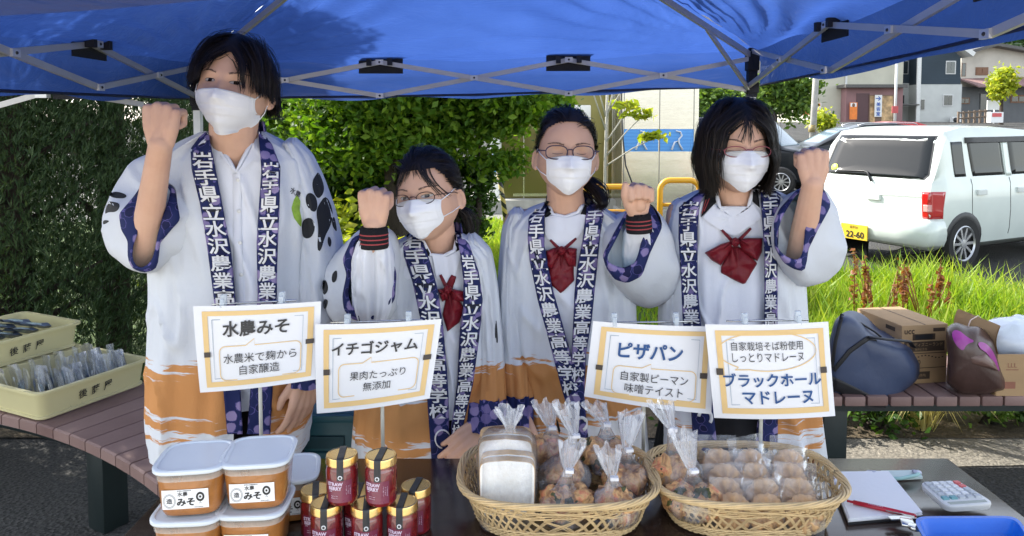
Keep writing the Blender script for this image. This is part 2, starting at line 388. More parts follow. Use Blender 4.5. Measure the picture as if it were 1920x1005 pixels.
# broad-leaved trees in the middle
tree('maple_tree', 'broad leaved green tree with a dark trunk behind the girl who tilts her head', 'tree', (-1.1, 7.0, 0), 2.3, .13, ((-.85, 7.1, 1.95), (1.35, 1.0, .95)), L_MAPLE, 44000, .044, 90, seed=5, spread=.145, hollow=.3)
tree('maple_tree', 'lighter green tree with bright leaves between the boy and the maple trunk', 'tree', (-2.0, 8.4, 0), 2.4, .07, ((-2.0, 8.2, 1.7), (1.1, .8, 1.15)), L_MAPLE, 26000, .048, 70, seed=8, spread=.15, hollow=.3)
tree('maple_tree', 'leafy green branch tree overhanging the striped pole by the cabin', 'tree', (-.35, 7.6, 0), 2.1, .035, ((-.02, 7.2, 1.78), (.42, .4, .36)), L_MAPLE, 2600, .062, 20, seed=12, spread=.26)
def shrub(name, label, c, r, mat, n, size, seed, clumps=30, group=None, **kw):
    rg = random.Random(seed); c = Vector(c); t = thing(name, label, 'shrub', (c.x, c.y, 0), group); q = M(); cc = leaves(q, c, r, n, size, rg, clumps, **kw); q.build('foliage', mat, t, smooth=False, fix=False)
    k = M()
    for p, _ in cc[:8]: k.tube([(c.x + rg.uniform(-.05, .05), c.y, 0), Vector((c.x, c.y, 0)).lerp(p, .5) + Vector((0, 0, .05)), p], [.018, .012, .004], 5)
    k.build('stem', BARK, t); return t
shrub('dense_shrub', 'dense dark green clipped shrub below the broad leaves beside the maple trunk', (-1.75, 7.6, .95), (.62, .5, .75), L_DARK, 11000, .042, 21, 40)
shrub('round_shrub', 'round dense dark green shrub just left of the striped pole', (-.5, 7.7, .72), (.36, .34, .5), L_DARK, 7000, .035, 22, 40, hollow=.7, spread=.14)
shrub('yellow_shrub', 'yellow green shrub glowing in the sun beside the shoulder of the boy', (-2.0, 6.4, .45), (.7, .4, .55), L_YEL, 2600, .06, 23, 30)
shrub('yellow_shrub', 'tall yellow leaved shrub high beside the ear of the boy', (-2.3, 9.4, 1.5), (.5, .4, .7), L_YEL, 2600, .06, 24, 30)
shrub('yellow_shrub', 'low yellow shrub between the raised fist and the maple trunk', (-1.15, 5.6, .35), (.28, .25, .36), L_YEL, 900, .06, 26, 20)
# sapling by the cabin
b = Vector((1.02, 8.0, 0)); t = thing('sapling', 'thin pale branched sapling with few yellow green leaves beside the steel cabin', 'tree', b); k = M(); q = M(); rg = random.Random(31)
k.tube([b, b + Vector((.0, 0, 1.1)), b + Vector((.02, 0, 2.2))], [.018, .015, .008], 7)
for dx, z0, z1 in [(.55, 1.05, 1.38), (.42, 1.15, 1.62), (.30, 1.3, 1.72), (-.22, 1.45, 2.05), (.14, 1.5, 2.1), (-.1, 1.6, 1.95), (.28, 1.6, 2.0)]:
    e = b + Vector((dx, rg.uniform(-.1, .1), z1)); k.tube([b + Vector((0, 0, z0)), b + Vector((dx * .55, 0, lerp(z0, z1, .6))), e], [.010, .007, .003], 5)
    if dx > .2 and z1 < 1.9: leaves(q, e - Vector((.06, 0, 0)), (.17, .08, .05), 70, .055, rg, 8, spread=.35, hollow=.1)
q.build('crown', L_YEL, t, smooth=False, fix=False); k.build('trunk', PALEBARK, t)
# plants under the right bench
DRY = leafmat('dry_grass', (.30, .24, .07), (.46, .40, .14), (.6, .55, .25), .35)
def tuft(name, label, c, n, h, spread, mat, seed, group=None):
    rg = random.Random(seed); q = M()
    for i in range(n):
        a = rg.uniform(0, 6.283); L = h * rg.uniform(.6, 1.2); s = spread * rg.uniform(.3, 1.1); d = Vector((math.cos(a), math.sin(a), 0)); sd = Vector((-d.y, d.x, 0)) * rg.uniform(.0018, .0035)
        b0 = Vector((c[0], c[1], 0)) + d * rg.uniform(0, .06); P = [b0, b0 + d * s * .35 + Vector((0, 0, L * .75)), b0 + d * s * .75 + Vector((0, 0, L * .95)), b0 + d * s * 1.1 + Vector((0, 0, L * .6))]
        q.add([P[0] - sd, P[0] + sd, P[1] + sd, P[1] - sd, P[2] + sd * .7, P[2] - sd * .7, P[3]], [(0, 1, 2, 3), (3, 2, 4, 5), (5, 4, 6)])
    return tag(q.build(name, mat, smooth=False, fix=False), label, 'plant', group)
tuft('grass_tuft', 'dry straw coloured grass tuft under the right bench below the open box', (2.15, 3.75, 0), 420, .34, .42, DRY, 51)
tuft('grass_tuft', 'green and straw grass tuft at the far right under the bench', (2.6, 3.85, 0), 300, .32, .4, GRASS, 52)
for i, (x, y, r, l) in enumerate([(1.28, 3.8, .2, 'low green shrub under the bench just right of its leg'), (1.62, 3.85, .2, 'low green shrub under the bench below the coffee box'), (1.02, 3.9, .22, 'low dark shrub left of the bench leg behind the coat hem')]):
    shrub('low_shrub', l, (x, y, .2), (r, .16, .17), L_DARK if i != 1 else L_FAR, 900, .028, 60 + i, 18)
RED = leafmat('red_leaf', (.16, .05, .02), (.28, .10, .04), (.3, .2, .06), .4)
for i, (px, Y, h) in enumerate([(1655, 5.0, .55), (1745, 5.2, .5)]):
    x = (px - 960) / F * Y; rg = random.Random(70 + i); t = thing('dock_plant', ['reddish dock plant in the grass above the coffee box', 'reddish dock plant in the grass above the brown bag'][i], 'plant', (x, Y, 0)); k = M(); q = M()
    for s in range(9):
        a = rg.uniform(0, 6.28); e = Vector((x + math.cos(a) * .16, Y + math.sin(a) * .12, h * rg.uniform(.7, 1.1))); k.tube([(x, Y, 0), e], [.006, .003], 4); q = M(); q.tube([e - Vector((0, 0, .34)), e + Vector((0, 0, .04))], [.004, .002], 4); leaves(q, e - Vector((0, 0, .1)), (.02, .02, .12), 26, .024, rg, 6); q.build('leaf_spike', RED, t, smooth=False, fix=False)
    k.build('stem', RED, t)
rg = random.Random(77)
for i in range(9):
    x = .85 + i * .31 + rg.uniform(-.08, .08); y = rg.uniform(3.42, 3.62)
    if i % 3 == 1: tuft('grass_tuft', 'straw coloured weedy tuft in the bed under the right bench', (x, y, 0), 160, .26, .25, DRY, 200 + i, 'weeds under the right bench')
    else: shrub('weed_plant', 'small leafy weed in the bed under the right bench', (x, y, .10), (.17, .11, .10), [L_DARK, L_YEL, L_FAR][i % 3], 420, .024, 220 + i, 14, 'leafy weeds under the right bench')

# ---- steel cash-machine cabin with two blue emblem panels
m, n, out = nmat('brushed_steel'); v = tc(n); st = noise(n, 3, 3, .5, mapping(n, v, (.15, .15, 1.6))); fine = noise(n, 220, 2, .5, mapping(n, v, (.05, .05, 1)))
c = ramp(n, fine.outputs[0], [(.3, (.46, .435, .375)), (.7, (.58, .55, .48))]); princ(n, out, c, .24, .92, .5, st.outputs[0], .06, .03); STEEL = m
m, n, out = nmat('tree_tint_steel'); v = tc(n); st = noise(n, 2.4, 3, .5, mapping(n, v, (.15, .15, 1.6))); princ(n, out, (.17, .155, .06), .28, .9, .5, st.outputs[0], .08, .03); TREE_TINT = m  # olive base colour stands in for trees mirrored in the steel
CONC = simple('concrete', (.36, .35, .32), .9, var=.2, scale=6, bstr=.4)
WHITEP = simple('white_paint', (.80, .80, .78), .45, var=.04, scale=4)
DARK = simple('dark_plastic', (.018, .018, .02), .5, var=.2, scale=20)
m, n, out = nmat('emblem_blue'); v = tc(n); wv = node(n, 'ShaderNodeTexWave', wave_type='BANDS', bands_direction='Z'); wv.inputs['Scale'].default_value = 14; wv.inputs['Distortion'].default_value = 1.2; n.links.new(v, wv.inputs[0])
princ(n, out, ramp(n, wv.outputs[0], [(.35, (.02, .17, .55)), (.65, (.10, .38, .78))]), .35); EMB = m
YC = 11.6
cx0, cx1 = W(1166, 300, YC).x, W(1309, 300, YC).x
t = thing('cash_machine_cabin', 'brushed steel cabin with blue emblem panels between the two girls on the right', 'cabin', ((cx0 + cx1) / 2, YC, 0))
q = M(); q.box(((cx0 + cx1) / 2, YC + .9, 1.45), (cx1 - cx0, 1.8, 2.6)); xm = W(1236, 300, YC).x; q.build('wall', STEEL, t, smooth=False)
q = M()
for x in (xm, cx0 + .03, W(1300, 300, YC).x): q.box((x, YC - .002, 1.45), (.012, .006, 2.58))
q.build('joint', simple('seam', (.2, .19, .17), .4, .6), t, smooth=False)
q = M(); q.box(((cx0 + cx1) / 2, YC + .88, .075), (cx1 - cx0 + .1, 2.0, .15)); q.build('plinth', CONC, t, smooth=False)
for a, b2 in ((1170, 1234), (1238, 1300)):
    A = W(a, 242, YC - .01); B = W(b2, 284, YC - .01); q = M(); q.box(((A.x + B.x) / 2, YC - .008, (A.z + B.z) / 2), (B.x - A.x, .012, A.z - B.z)); pn = q.build('emblem_panel', EMB, t, smooth=False)
    q = M(); cxp = (A.x + B.x) / 2; cz = (A.z + B.z) / 2; hh = (A.z - B.z) * .42
    q.tube([(cxp - .02, YC - .02, cz + hh), (cxp + .05, YC - .02, cz + hh * .9), (cxp + .075, YC - .02, cz + hh * .5), (cxp + .03, YC - .02, cz + .02), (cxp + .03, YC - .02, cz - hh * .3), (cxp + .085, YC - .02, cz - hh)], [.032, .040, .044, .042, .044, .05], 6, flat=.3)
    q.tube([(cxp + .02, YC - .022, cz - .01), (cxp - .04, YC - .022, cz - hh * .2), (cxp - .085, YC - .022, cz - hh)], [.026, .042, .05], 6, flat=.3)
    q.build('emblem', simple('emblem_silver', (.72, .74, .78), .35), pn)
YL = 12.6; lx0 = W(962, 300, YL).x
t = thing('annex_building', 'mirrored side wall tinted like reflected trees, with pale door left of the steel cabin', 'building', ((lx0 + cx0) / 2, YL, 0))
q = M(); q.box(((lx0 + cx0) / 2 - .1, YL + 1.0, 1.35), (cx0 - lx0 + .2, 2, 2.5)); q.build('wall', TREE_TINT, t, smooth=False)
q = M()
for px in (982, 1148, 1139): q.box((W(px, 300, YL).x, YL - .005, 1.35), (.022, .016, 2.48))
q.box(((lx0 + cx0) / 2, YL - .006, .30), (cx0 - lx0, .018, .05)); q.build('trim', STEEL, t, smooth=False)
q = M(); q.box(((lx0 + cx0) / 2 - .3, YL + .6, .12), (cx0 - lx0 + 1.2, 1.9, .24)); q.build('plinth', CONC, t, smooth=False)
xa, xb = W(918, 300, YL).x, lx0
q = M(); q.box(((xa + xb) / 2, YL + .3, 1.4), (xb - xa, .5, 2.4)); dr = q.build('panel', WHITEP, t, smooth=False)
q = M(); A = W(918, 290, YL); B = W(962, 322, YL); q.box(((A.x + B.x) / 2, YL + .04, (A.z + B.z) / 2), (B.x - A.x, .04, A.z - B.z)); q.build('sign_band', EMB, t, smooth=False)
q = M(); q.box(((xa + xb) / 2, YL + .02, 2.2), (xb - xa - .05, .02, .9)); q.build('window', glassmat('pale_glass', (.6, .7, .72), .35), t, smooth=False)
# air-conditioner on a shelf on the annex
A = W(1022, 197, 12.2); B = W(1108, 235, 12.2); t = thing('air_conditioner', 'white air conditioner unit behind the sapling above the girl with dark glasses', 'air conditioner', ((A.x + B.x) / 2, 12.3, B.z))
q = M(); q.box(((A.x + B.x) / 2, 12.35, (A.z + B.z) / 2), (B.x - A.x, .3, A.z - B.z), bev=.02); q.build('case', WHITEP, t, smooth=40)
q = M(); ccx = A.x + .26
for k in range(7):
    r = .05 + .03 * k; q.tube([(ccx + r * math.cos(a * .2618), 12.19, (A.z + B.z) / 2 + r * math.sin(a * .2618) * .72) for a in range(25)], .005, 4)
q.box((ccx, 12.203, (A.z + B.z) / 2), (.4, .006, .28)); q.build('fan_grille', simple('grille', (.25, .25, .25), .5), t, smooth=False)
q = M(); q.box(((A.x + B.x) / 2, 12.4, B.z - .03), (B.x - A.x, .4, .05))
for e in (A.x + .1, B.x - .1): q.box((e, 12.52, B.z - .22), (.04, .12, .34))
q.build('bracket', STEEL, t, smooth=False)
# yellow hoop rails
YEL = simple('yellow_paint', (.75, .36, .02), .4, var=.08, scale=6)
def hoop(label, px0, px1, pyt, pyb, Y):
    a, b = W(px0, pyt, Y), W(px1, pyt, Y); z1 = a.z; r = .12; P = [(a.x, Y, 0)]
    for k in range(7):
        q_ = math.pi - math.pi / 2 * k / 6; P.append((a.x + r + r * math.cos(q_), Y, z1 - r + r * math.sin(q_)))
    for k in range(7):
        q_ = math.pi / 2 - math.pi / 2 * k / 6; P.append((b.x - r + r * math.cos(q_), Y, z1 - r + r * math.sin(q_)))
    P.append((b.x, Y, 0)); t = thing('hoop_rail', label, 'railing', ((a.x + b.x) / 2, Y, 0), 'yellow hoop rails'); q = M(); q.tube(P, .034, 10); q.build('hoop', YEL, t)
    q = M(); zb = W(px0, pyb, Y).z; q.tube([(a.x, Y, zb), (b.x, Y, zb)], .022, 8); q.build('crossbar', YEL, t)
hoop('yellow hoop guard rail in front of the steel cabin, beside the black haired girl', 1238, 1312, 338, 384, 8.6)
hoop('yellow guard rail half hidden behind the fist of the girl with the dark glasses', 1092, 1196, 350, 396, 8.9)
# striped guy-wire guard
m, n, out = nmat('hazard_stripes'); v = tc(n, 'Generated'); sp = node(n, 'ShaderNodeSeparateXYZ'); n.links.new(v, sp.inputs[0])
fr = math_(n, 'FRACT', math_(n, 'ADD', math_(n, 'MULTIPLY', sp.outputs[2], 7.0), math_(n, 'MULTIPLY', sp.outputs[0], 1.4)))
princ(n, out, ramp(n, fr, [(.49, (.02, .02, .02)), (.51, (.52, .40, .14))], 'CONSTANT'), .5); HAZ = m
t = thing('guy_wire', 'guy wire with a black and yellow striped guard, left of the annex', 'guy wire', Z(952, 440, 0)); q = M(); a = W(951, 425, 9.6); b = W(932, 305, 9.6); q.tube([a, b], .032, 10); q.build('striped_guard', HAZ, t)
q = M(); q.tube([a - Vector((0, 0, .35)), b, b + (b - a) * 3], .006, 6); q.build('wire', STEEL, t)
# cable hanging by the cabin
t = M(); t.tube([W(1163, 150, 11.3), W(1168, 260, 11.3), W(1173, 310, 11.3), W(1186, 345, 11.3), W(1200, 352, 11.3)], .012, 6); tag(t.build('cable', DARK), 'dark loose cable hanging down the left edge of the steel cabin', 'cable')

# ---- houses beyond the car park
def wall_m(name, col, sc=40, vertical=True):
    m, n, out = nmat(name); v = tc(n); wv = node(n, 'ShaderNodeTexWave', wave_type='BANDS', bands_direction='X' if vertical else 'Z'); wv.inputs['Scale'].default_value = sc / 6.28; n.links.new(v, wv.inputs[0]); nz = noise(n, .6, 4, .6, v)
    c = ramp(n, nz.outputs[0], [(.3, tuple(k * .88 for k in col)), (.7, tuple(min(1, k * 1.08) for k in col))]); princ(n, out, c, .7, 0, .3, wv.outputs[0], .3, .02); return m
CREAM = wall_m('cream_siding', (.52, .50, .40), 22); PINK = wall_m('pink_siding', (.30, .17, .17), 18); NAVY = wall_m('navy_siding', (.040, .058, .075), 14, False); PALEW = wall_m('pale_siding', (.55, .56, .53), 30); BEIGE = wall_m('beige_render', (.60, .56, .48), 3); GREYW = wall_m('grey_render', (.16, .165, .17), 4)
ROOFD = simple('dark_roof', (.10, .095, .09), .6, var=.2, scale=5); PINKROOF = wall_m('pink_metal_roof', (.30, .19, .18), 26)
FRAMEW = simple('pale_frame', (.62, .62, .60), .5); WGLASS = simple('window_glass', (.03, .04, .045), .06, spec=.8, var=.3, scale=2)
BROWN = simple('brown_shutter', (.22, .11, .06), .6); FASCIA = simple('white_fascia', (.7, .7, .67), .5)
def pbox(px0, py0, px1, py1, Y, d, q=None, mi=0, z0=None):
    a, b = W(px0, py0, Y), W(px1, py1, Y); zz = b.z if z0 is None else z0
    q = q or M(); q.box(((a.x + b.x) / 2, Y + d / 2, (a.z + zz) / 2), (b.x - a.x, d, a.z - zz), mi); return q
def window(px0, py0, px1, py1, Y, par, fm=None, gm=None, bars=1):
    q = pbox(px0, py0, px1, py1, Y - .05, .08); f = q.build('window', fm or FRAMEW, par, smooth=False)
    g = M(); k = (px1 - px0) * .1; mdl = (px0 + px1) / 2
    if bars: pbox(px0 + k, py0 + k, mdl - k * .4, py1 - k, Y - .075, .05, g); pbox(mdl + k * .4, py0 + k, px1 - k, py1 - k, Y - .075, .05, g)
    else: pbox(px0 + k, py0 + k, px1 - k, py1 - k, Y - .075, .05, g)
    g.build('pane', gm or WGLASS, f, smooth=False); return f
YH = 58
t = thing('shop_building', 'cream sided two storey building with a pinkish shop front below the tent edge', 'building', W(1610, 232, YH))
pbox(1522, 60, 1690, 250, YH, 9, z0=.9).build('wall', CREAM, t, smooth=False)
pbox(1587, 164, 1691, 250, YH - .9, .88, z0=.9).build('shop_front', PINK, t, smooth=False)
pbox(1586, 158, 1702, 164, YH - 1.6, 2.2).build('awning', ROOFD, t, smooth=False)
pbox(1606, 175, 1629, 232, YH - .93, .1).build('door', simple('shop_door', (.10, .045, .05), .5), t, smooth=False)
f = pbox(1630, 178, 1676, 232, YH - .98, .1).build('window', simple('brown_frame', (.2, .12, .08), .5), t, smooth=False)
POST = simple('poster_paper', (.55, .36, .18), .6, var=.6, scale=2.2, detail=2)
g = M(); pbox(1632, 180, 1640, 230, YH - 1.0, .05, g); pbox(1654, 180, 1673, 230, YH - 1.0, .05, g); g.build('pane', POST, f, smooth=False)
window(1640, 108, 1662, 124, YH, t)
q = pbox(1586, 130, 1588.5, 164, YH - .1, .08); q.build('downpipe', FRAMEW, t, smooth=False)
INKB = simple('blue_ink', (.02, .10, .42), .5); ORANGE = simple('orange_print', (.75, .20, .03), .5, var=.3, scale=2)
def wtext(q, s, A, B, mi=0, off=0.0, col=False):
    """text filling the upright rectangle A (top left) .. B (bottom right), facing the camera"""
    chars = list(s) if col else [s]; hh = (A.z - B.z) / len(chars)
    for i, ch in enumerate(chars):
        vs, fs, asp = text_fit(ch, off); h = min(hh * .86, abs(B.x - A.x) / asp * (.95 if not col else .8)); cx, cz = (A.x + B.x) / 2, A.z - hh * (i + .5)
        q.add([(cx + x * h, A.y, cz + y * h) for x, y in vs], fs, mi)
t2 = thing('banner', 'white upright banner with blue arrow and letters in the shop window', 'sign', W(1647, 219, YH - 1.2)); pbox(1641, 178, 1653, 219, YH - 1.25, .06).build('panel', WHITEP, t2, smooth=False)
q = M(); wtext(q, '→', W(1642, 179, YH - 1.27), W(1652, 190, YH - 1.27), off=.02); wtext(q, '美容室', W(1642, 191, YH - 1.27), W(1652, 218, YH - 1.27), off=.02, col=True); q.build('lettering', INKB, t2, smooth=False, fix=False)
t2 = thing('banner', 'orange upright poster with a portrait top left of the shop door', 'sign', W(1600, 224, YH - 1.2)); pbox(1594, 192, 1607, 224, YH - 1.25, .06).build('panel', ORANGE, t2, smooth=False); pbox(1595, 193, 1606, 200, YH - 1.27, .015).build('portrait_field', WHITEP, t2, smooth=False)
q = M(); q.sphere(W(1600.5, 197, YH - 1.28), (.12, .02, .15), 10); q.build('portrait', BROWN, t2)
t2 = thing('poster', 'orange and white poster behind the utility pole', 'sign', W(1521, 216, YH - .2)); pbox(1503, 193, 1540, 216, YH - .3, .06).build('panel', simple('poster_white', (.7, .66, .6), .6), t2, smooth=False)
q = pbox(1505, 194, 1538, 199, YH - .33, .02); pbox(1505, 207, 1538, 215, YH - .33, .02, q); q.build('print', ORANGE, t2, smooth=False)
t = thing('street_pole', 'thin white pole in front of the navy house corner', 'pole', W(1680, 225, 50)); q = M(); a = W(1678, 224, 50); q.tube([(a.x, 50, 1.2), W(1682, 100, 50)], .09, 8); q.build('shaft', FRAMEW, t)
q = pbox(1673, 199, 1684, 212, 49.8, .05); q.build('sign_plate', simple('sign_red', (.5, .08, .08), .5), t, smooth=False)
t = thing('navy_house', 'two storey house with navy upper cladding and pale lower walls', 'house', W(1760, 230, YH))
q = pbox(1690, 156, 1724, 240, YH + 1.5, 8, z0=1); pbox(1724, 158, 1801, 240, YH, 9, q, z0=1); q.build('lower_wall', PALEW, t, smooth=False)
q = pbox(1690, 60, 1724, 156, YH + 1.5, 8); a, b, c_ = W(1724, 158, YH), W(1801, 158, YH), W(1801, 107, YH); ap = W(1752, 60, YH)
q.prism([(a.x, a.z), (b.x, b.z), (c_.x, c_.z), (ap.x, ap.z), (a.x, W(1724, 80, YH).z)], ((1, 0, 0), (0, 0, 1), (0, 1, 0)), 9, (0, YH - .02, 0)); q.build('upper_wall', NAVY, t, smooth=False)
q = M(); e = W(1816, 107, YH); d = Vector((ap.x - e.x, 0, ap.z - e.z)).normalized(); nn = Vector((-d.z, 0, d.x)); L = (ap - e).length
q.prism([(0, 0), (L, 0), (L, .35), (0, .35)], (d, -nn if nn.z < 0 else nn, (0, 1, 0)), 10, e - Vector((0, .6, 0))); q.build('roof', FASCIA, t, smooth=False)
for r in ((1694, 114, 1703, 139, YH + 1.5), (1774, 114, 1792, 139, YH), (1769, 177, 1787, 199, YH)): window(*r, t)
window(1727, 186, 1734, 206, YH, t, bars=0); window(1690, 178, 1696, 195, YH + 1.5, t, bars=0)
pbox(1721.5, 103, 1724.5, 231, YH - .15, .14).build('downpipe', FASCIA, t, smooth=False); pbox(1686, 195, 1724, 197.5, YH - .3, 1.5).build('porch_roof', ROOFD, t, smooth=False)
t2 = thing('air_conditioner', 'small outdoor air conditioner unit at the foot of the navy house', 'air conditioner', W(1794, 231, YH - .6)); pbox(1787, 219, 1802, 231, YH - .7, .4).build('case', WHITEP, t2, smooth=False); q = M(); a = W(1792, 225, YH - .72); q.lathe([(.2, 0), (.19, .02)], (0, 0, 0), 16); q.xf(Matrix.Translation(a) @ Matrix.Rotation(R(90), 4, 'X')); q.build('fan_grille', DARK, t2)
YR = 62
t = thing('beige_house', 'beige house with a pinkish porch roof and grey lower wall at the far right', 'house', W(1880, 222, YR))
q = pbox(1803, 103, 1990, 240, YR, 9, z0=1.2); a, b, ap = W(1803, 103, YR), W(1990, 103, YR), W(1855, 88, YR); q.prism([(a.x, a.z), (b.x, b.z), (ap.x, ap.z)], ((1, 0, 0), (0, 0, 1), (0, 1, 0)), 9, (0, YR, 0)); q.build('wall', BEIGE, t, smooth=False)
q = M()
for A, B in ((W(1800, 104, YR), W(1856, 88, YR)), (W(1856, 88, YR), W(1992, 112, YR))):
    q.add([A + Vector((0, -1, .0)), B + Vector((0, -1, 0)), B + Vector((0, -1, .25)), A + Vector((0, -1, .25)), A + Vector((0, 9, 0)), B + Vector((0, 9, 0)), B + Vector((0, 9, .25)), A + Vector((0, 9, .25))], [(0, 1, 2, 3), (4, 7, 6, 5), (0, 4, 5, 1), (3, 2, 6, 7), (0, 3, 7, 4), (1, 5, 6, 2)])
q.build('roof', ROOFD, t, smooth=False)
q = M(); A, B = W(1800, 150, YR), W(1990, 145, YR); q.add([A, B, B + Vector((0, -2.5, -.75)), A + Vector((0, -2.5, -.75)), A + Vector((0, 0, .12)), B + Vector((0, 0, .12)), B + Vector((0, -2.5, -.63)), A + Vector((0, -2.5, -.63))], [(0, 1, 2, 3), (4, 7, 6, 5), (3, 2, 6, 7), (0, 4, 5, 1), (0, 3, 7, 4), (1, 5, 6, 2)]); q.build('porch_roof', PINKROOF, t, smooth=False)
pbox(1803, 163, 1990, 240, YR - .3, .28, z0=1.2).build('lower_wall', GREYW, t, smooth=False)
window(1830, 126, 1853, 141, YR, t, BROWN, BROWN); window(1804, 118, 1811, 143, YR, t, BROWN, bars=0); window(1800, 183, 1818, 195, YR - .3, t, BROWN); window(1895, 178, 1925, 193, YR - .3, t, BROWN); window(1838, 175, 1851, 210, YR - .3, t, GREYW, bars=0)
q = M(); a, b = W(1797, 212, 52), W(1848, 208, 52)
for k in range(6): p = a.lerp(b, k / 5); q.box((p.x, 52, p.z - .5), (.12, .12, 1.2))
for dz in (0, -.4): q.tube([a + Vector((0, 0, dz)), b + Vector((0, 0, dz))], .06, 6)
tag(q.build('wooden_fence', simple('weathered_wood', (.16, .12, .09), .8), smooth=False), 'low weathered wooden rail fence before the beige house', 'fence')
t = thing('notice_board', 'white notice board on a post beside the round tree', 'sign', W(1864, 222, 51)); pbox(1852, 188, 1877, 206, 51, .08).build('panel', WHITEP, t, smooth=False); q = M(); a = W(1864, 206, 51.2); q.tube([(a.x, 51.2, 1.2), a], .05, 6); q.build('post', FRAMEW, t)
t = thing('sign_box', 'white and red sign box standing by the street', 'sign', W(1869, 230, 48)); pbox(1858, 210, 1881, 230, 48, .4).build('box', WHITEP, t, smooth=False); pbox(1861, 212, 1878, 219, 47.97, .02).build('print', simple('sign_print', (.6, .1, .1), .5), t, smooth=False)
tree('street_tree', 'round bright green street tree before the beige house', 'tree', (W(1877, 222, 50).x, 50, 1.4), 3.0, .13, (W(1877, 156, 50), (.85, .8, 1.15)), L_YEL, 2600, .17, 30, seed=81, hollow=.3, spread=.24)
tree('street_tree', 'spreading green tree beside the utility pole behind the black van', 'tree', (W(1450, 240, 34).x, 34, .5), 2.6, .16, (W(1470, 180, 34), (1.6, 1.2, 1.0)), L_FAR, 4500, .16, 40, seed=82, spread=.24)
tree('street_tree', 'green tree between the steel cabin and the tent leg', 'tree', (W(1345, 240, 40).x, 40, .8), 2.6, .16, (W(1338, 192, 40), (1.9, 1.2, 1.1)), L_FAR, 4000, .19, 36, seed=83, spread=.24)
shrub('yellow_shrub', 'round yellow green shrub right of the utility pole', W(1545, 226, 40), (.65, .5, .6), L_YEL, 1300, .13, 84, 20)
t = thing('utility_pole', 'concrete utility pole with a yellow and black band', 'pole', W(1521, 262, 22)); a = W(1521, 262, 22); b = W(1528, 150, 22); q = M(); q.tube([(a.x, 22, 0), (b.x + .1, 22, 5)], [.10, .08], 12); q.build('shaft', CONC, t)
q = M(); q.tube([W(1522.5, 248, 22), W(1523.5, 234, 22)], .108, 12); q.build('warning_band', HAZ, t)
# wooded hill
FOREST = leafmat('forest_leaf', (.010, .03, .010), (.025, .06, .014), (.06, .11, .025), .25); q = M(); rg = random.Random(91); vsN = 0
for k in range(240):
    x = rg.uniform(55, 150); y = rg.uniform(100, 170); z = ground_z(x, y); leaves(q, (x, y, z + 3), (3.2, 3, 4.2), 150, .8, rg, 9)
stuff(q.build('far_wood', FOREST, smooth=False, fix=False), 'dark wooded hillside beyond the houses at the top right', 'forest')
# ================================================================== TENT
m, n, out = nmat('blue_canopy'); v = tc(n); nz = noise(n, 2.2, 4, .6, v); wv = noise(n, 5, 4, .6, mapping(n, v, (.35, 1, 2.2), (0, .3, .5)), .8)
c = ramp(n, nz.outputs[0], [(.3, (.026, .050, .165)), (.7, (.036, .066, .205))])
p = princ(n, None, c, .30, 0, .6, wv.outputs[0], .8, .03); tr = node(n, 'ShaderNodeBsdfTranslucent'); n.links.new(mixc(n, 1.0, c, (1.05, 1.35, 1.55), 'MULTIPLY'), tr.inputs[0])
mx = node(n, 'ShaderNodeMixShader'); mx.inputs[0].default_value = .62; n.links.new(p.outputs[0], mx.inputs[1]); n.links.new(tr.outputs[0], mx.inputs[2]); n.links.new(mx.outputs[0], out.inputs[0]); CANOPY = m
TUBE = simple('tent_steel', (.50, .49, .46), .42, .35, var=.08, scale=8); PATCH = simple('black_webbing', (.012, .012, .016), .75, var=.3, scale=60, bstr=.5)
BL, BR, FL, FR = Vector((-1.70, 3.94, 1.83)), Vector((1.30, 3.94, 1.90)), Vector((-1.70, .94, 1.80)), Vector((1.30, .94, 1.97))
APEX = Vector((-.2, 2.44, 2.42)); CEN = Vector((-.2, 2.44, 0))
tent = thing('canopy_tent', 'blue pop up canopy tent with a grey scissor frame over the stall', 'tent', (-.2, 2.44, 0))
def roofpt(A, B, u, t):
    e = A.lerp(B, u); p = e.lerp(APEX, t)
    sag = -.05 * math.sin(math.pi * u) * (1 - t) * 4 * t - .02 * math.sin(math.pi * u) * (1 - t)
    n1 = nz3(u * 3.1 + A.x * 2, t * 2.0, A.y, 1.0) * .022 * math.sin(math.pi * min(1, t * 2 + .15))
    # tension wrinkles fanning out of the corners
    wr = 0
    for cu in (0, 1):
        dx = abs(u - cu) * 3.0; dz = t * 2.0; rr = math.hypot(dx, dz); ang = math.atan2(dz, dx + 1e-6)
        wr += math.sin(ang * 26 + 2.5 * nz3(rr * 2, ang * 3, A.x)) * .017 * math.exp(-((rr - .8) / .6) ** 2)
    wr += .012 * max(0, 1 - 5 * abs(nz3(u * 4 + t * 1.5, t * 7 - u * 2, A.x + A.y))) * smooth(t * 5)
    return p + Vector((0, 0, sag + n1 + wr))
def side(A, B, name, zdrop=.185, outw=.03):
    q = M(); q.grid(lambda u, t: roofpt(A, B, u, t), 72, 44)
    nrm = ((A + B) / 2 - CEN); nrm.z = 0; nrm.normalize()
    def val(u, t):
        e = roofpt(A, B, u, 0); wv = .014 * nz3(u * 6, t * 1.5, A.x + 3) * t + .008 * math.sin(u * 40) * t * nz3(u * 5, 0, 2)
        return e + nrm * (outw * min(1, t * 3) + wv) - Vector((0, 0, zdrop * t + .012 * math.sin(math.pi * u) * t))
    q.grid(val, 72, 6); return q.build(name, CANOPY, tent)
side(BL, BR, 'roof_panel'); side(FL, BL, 'roof_panel'); side(BR, FR, 'roof_panel'); side(FR, FL, 'roof_panel')
q = M()
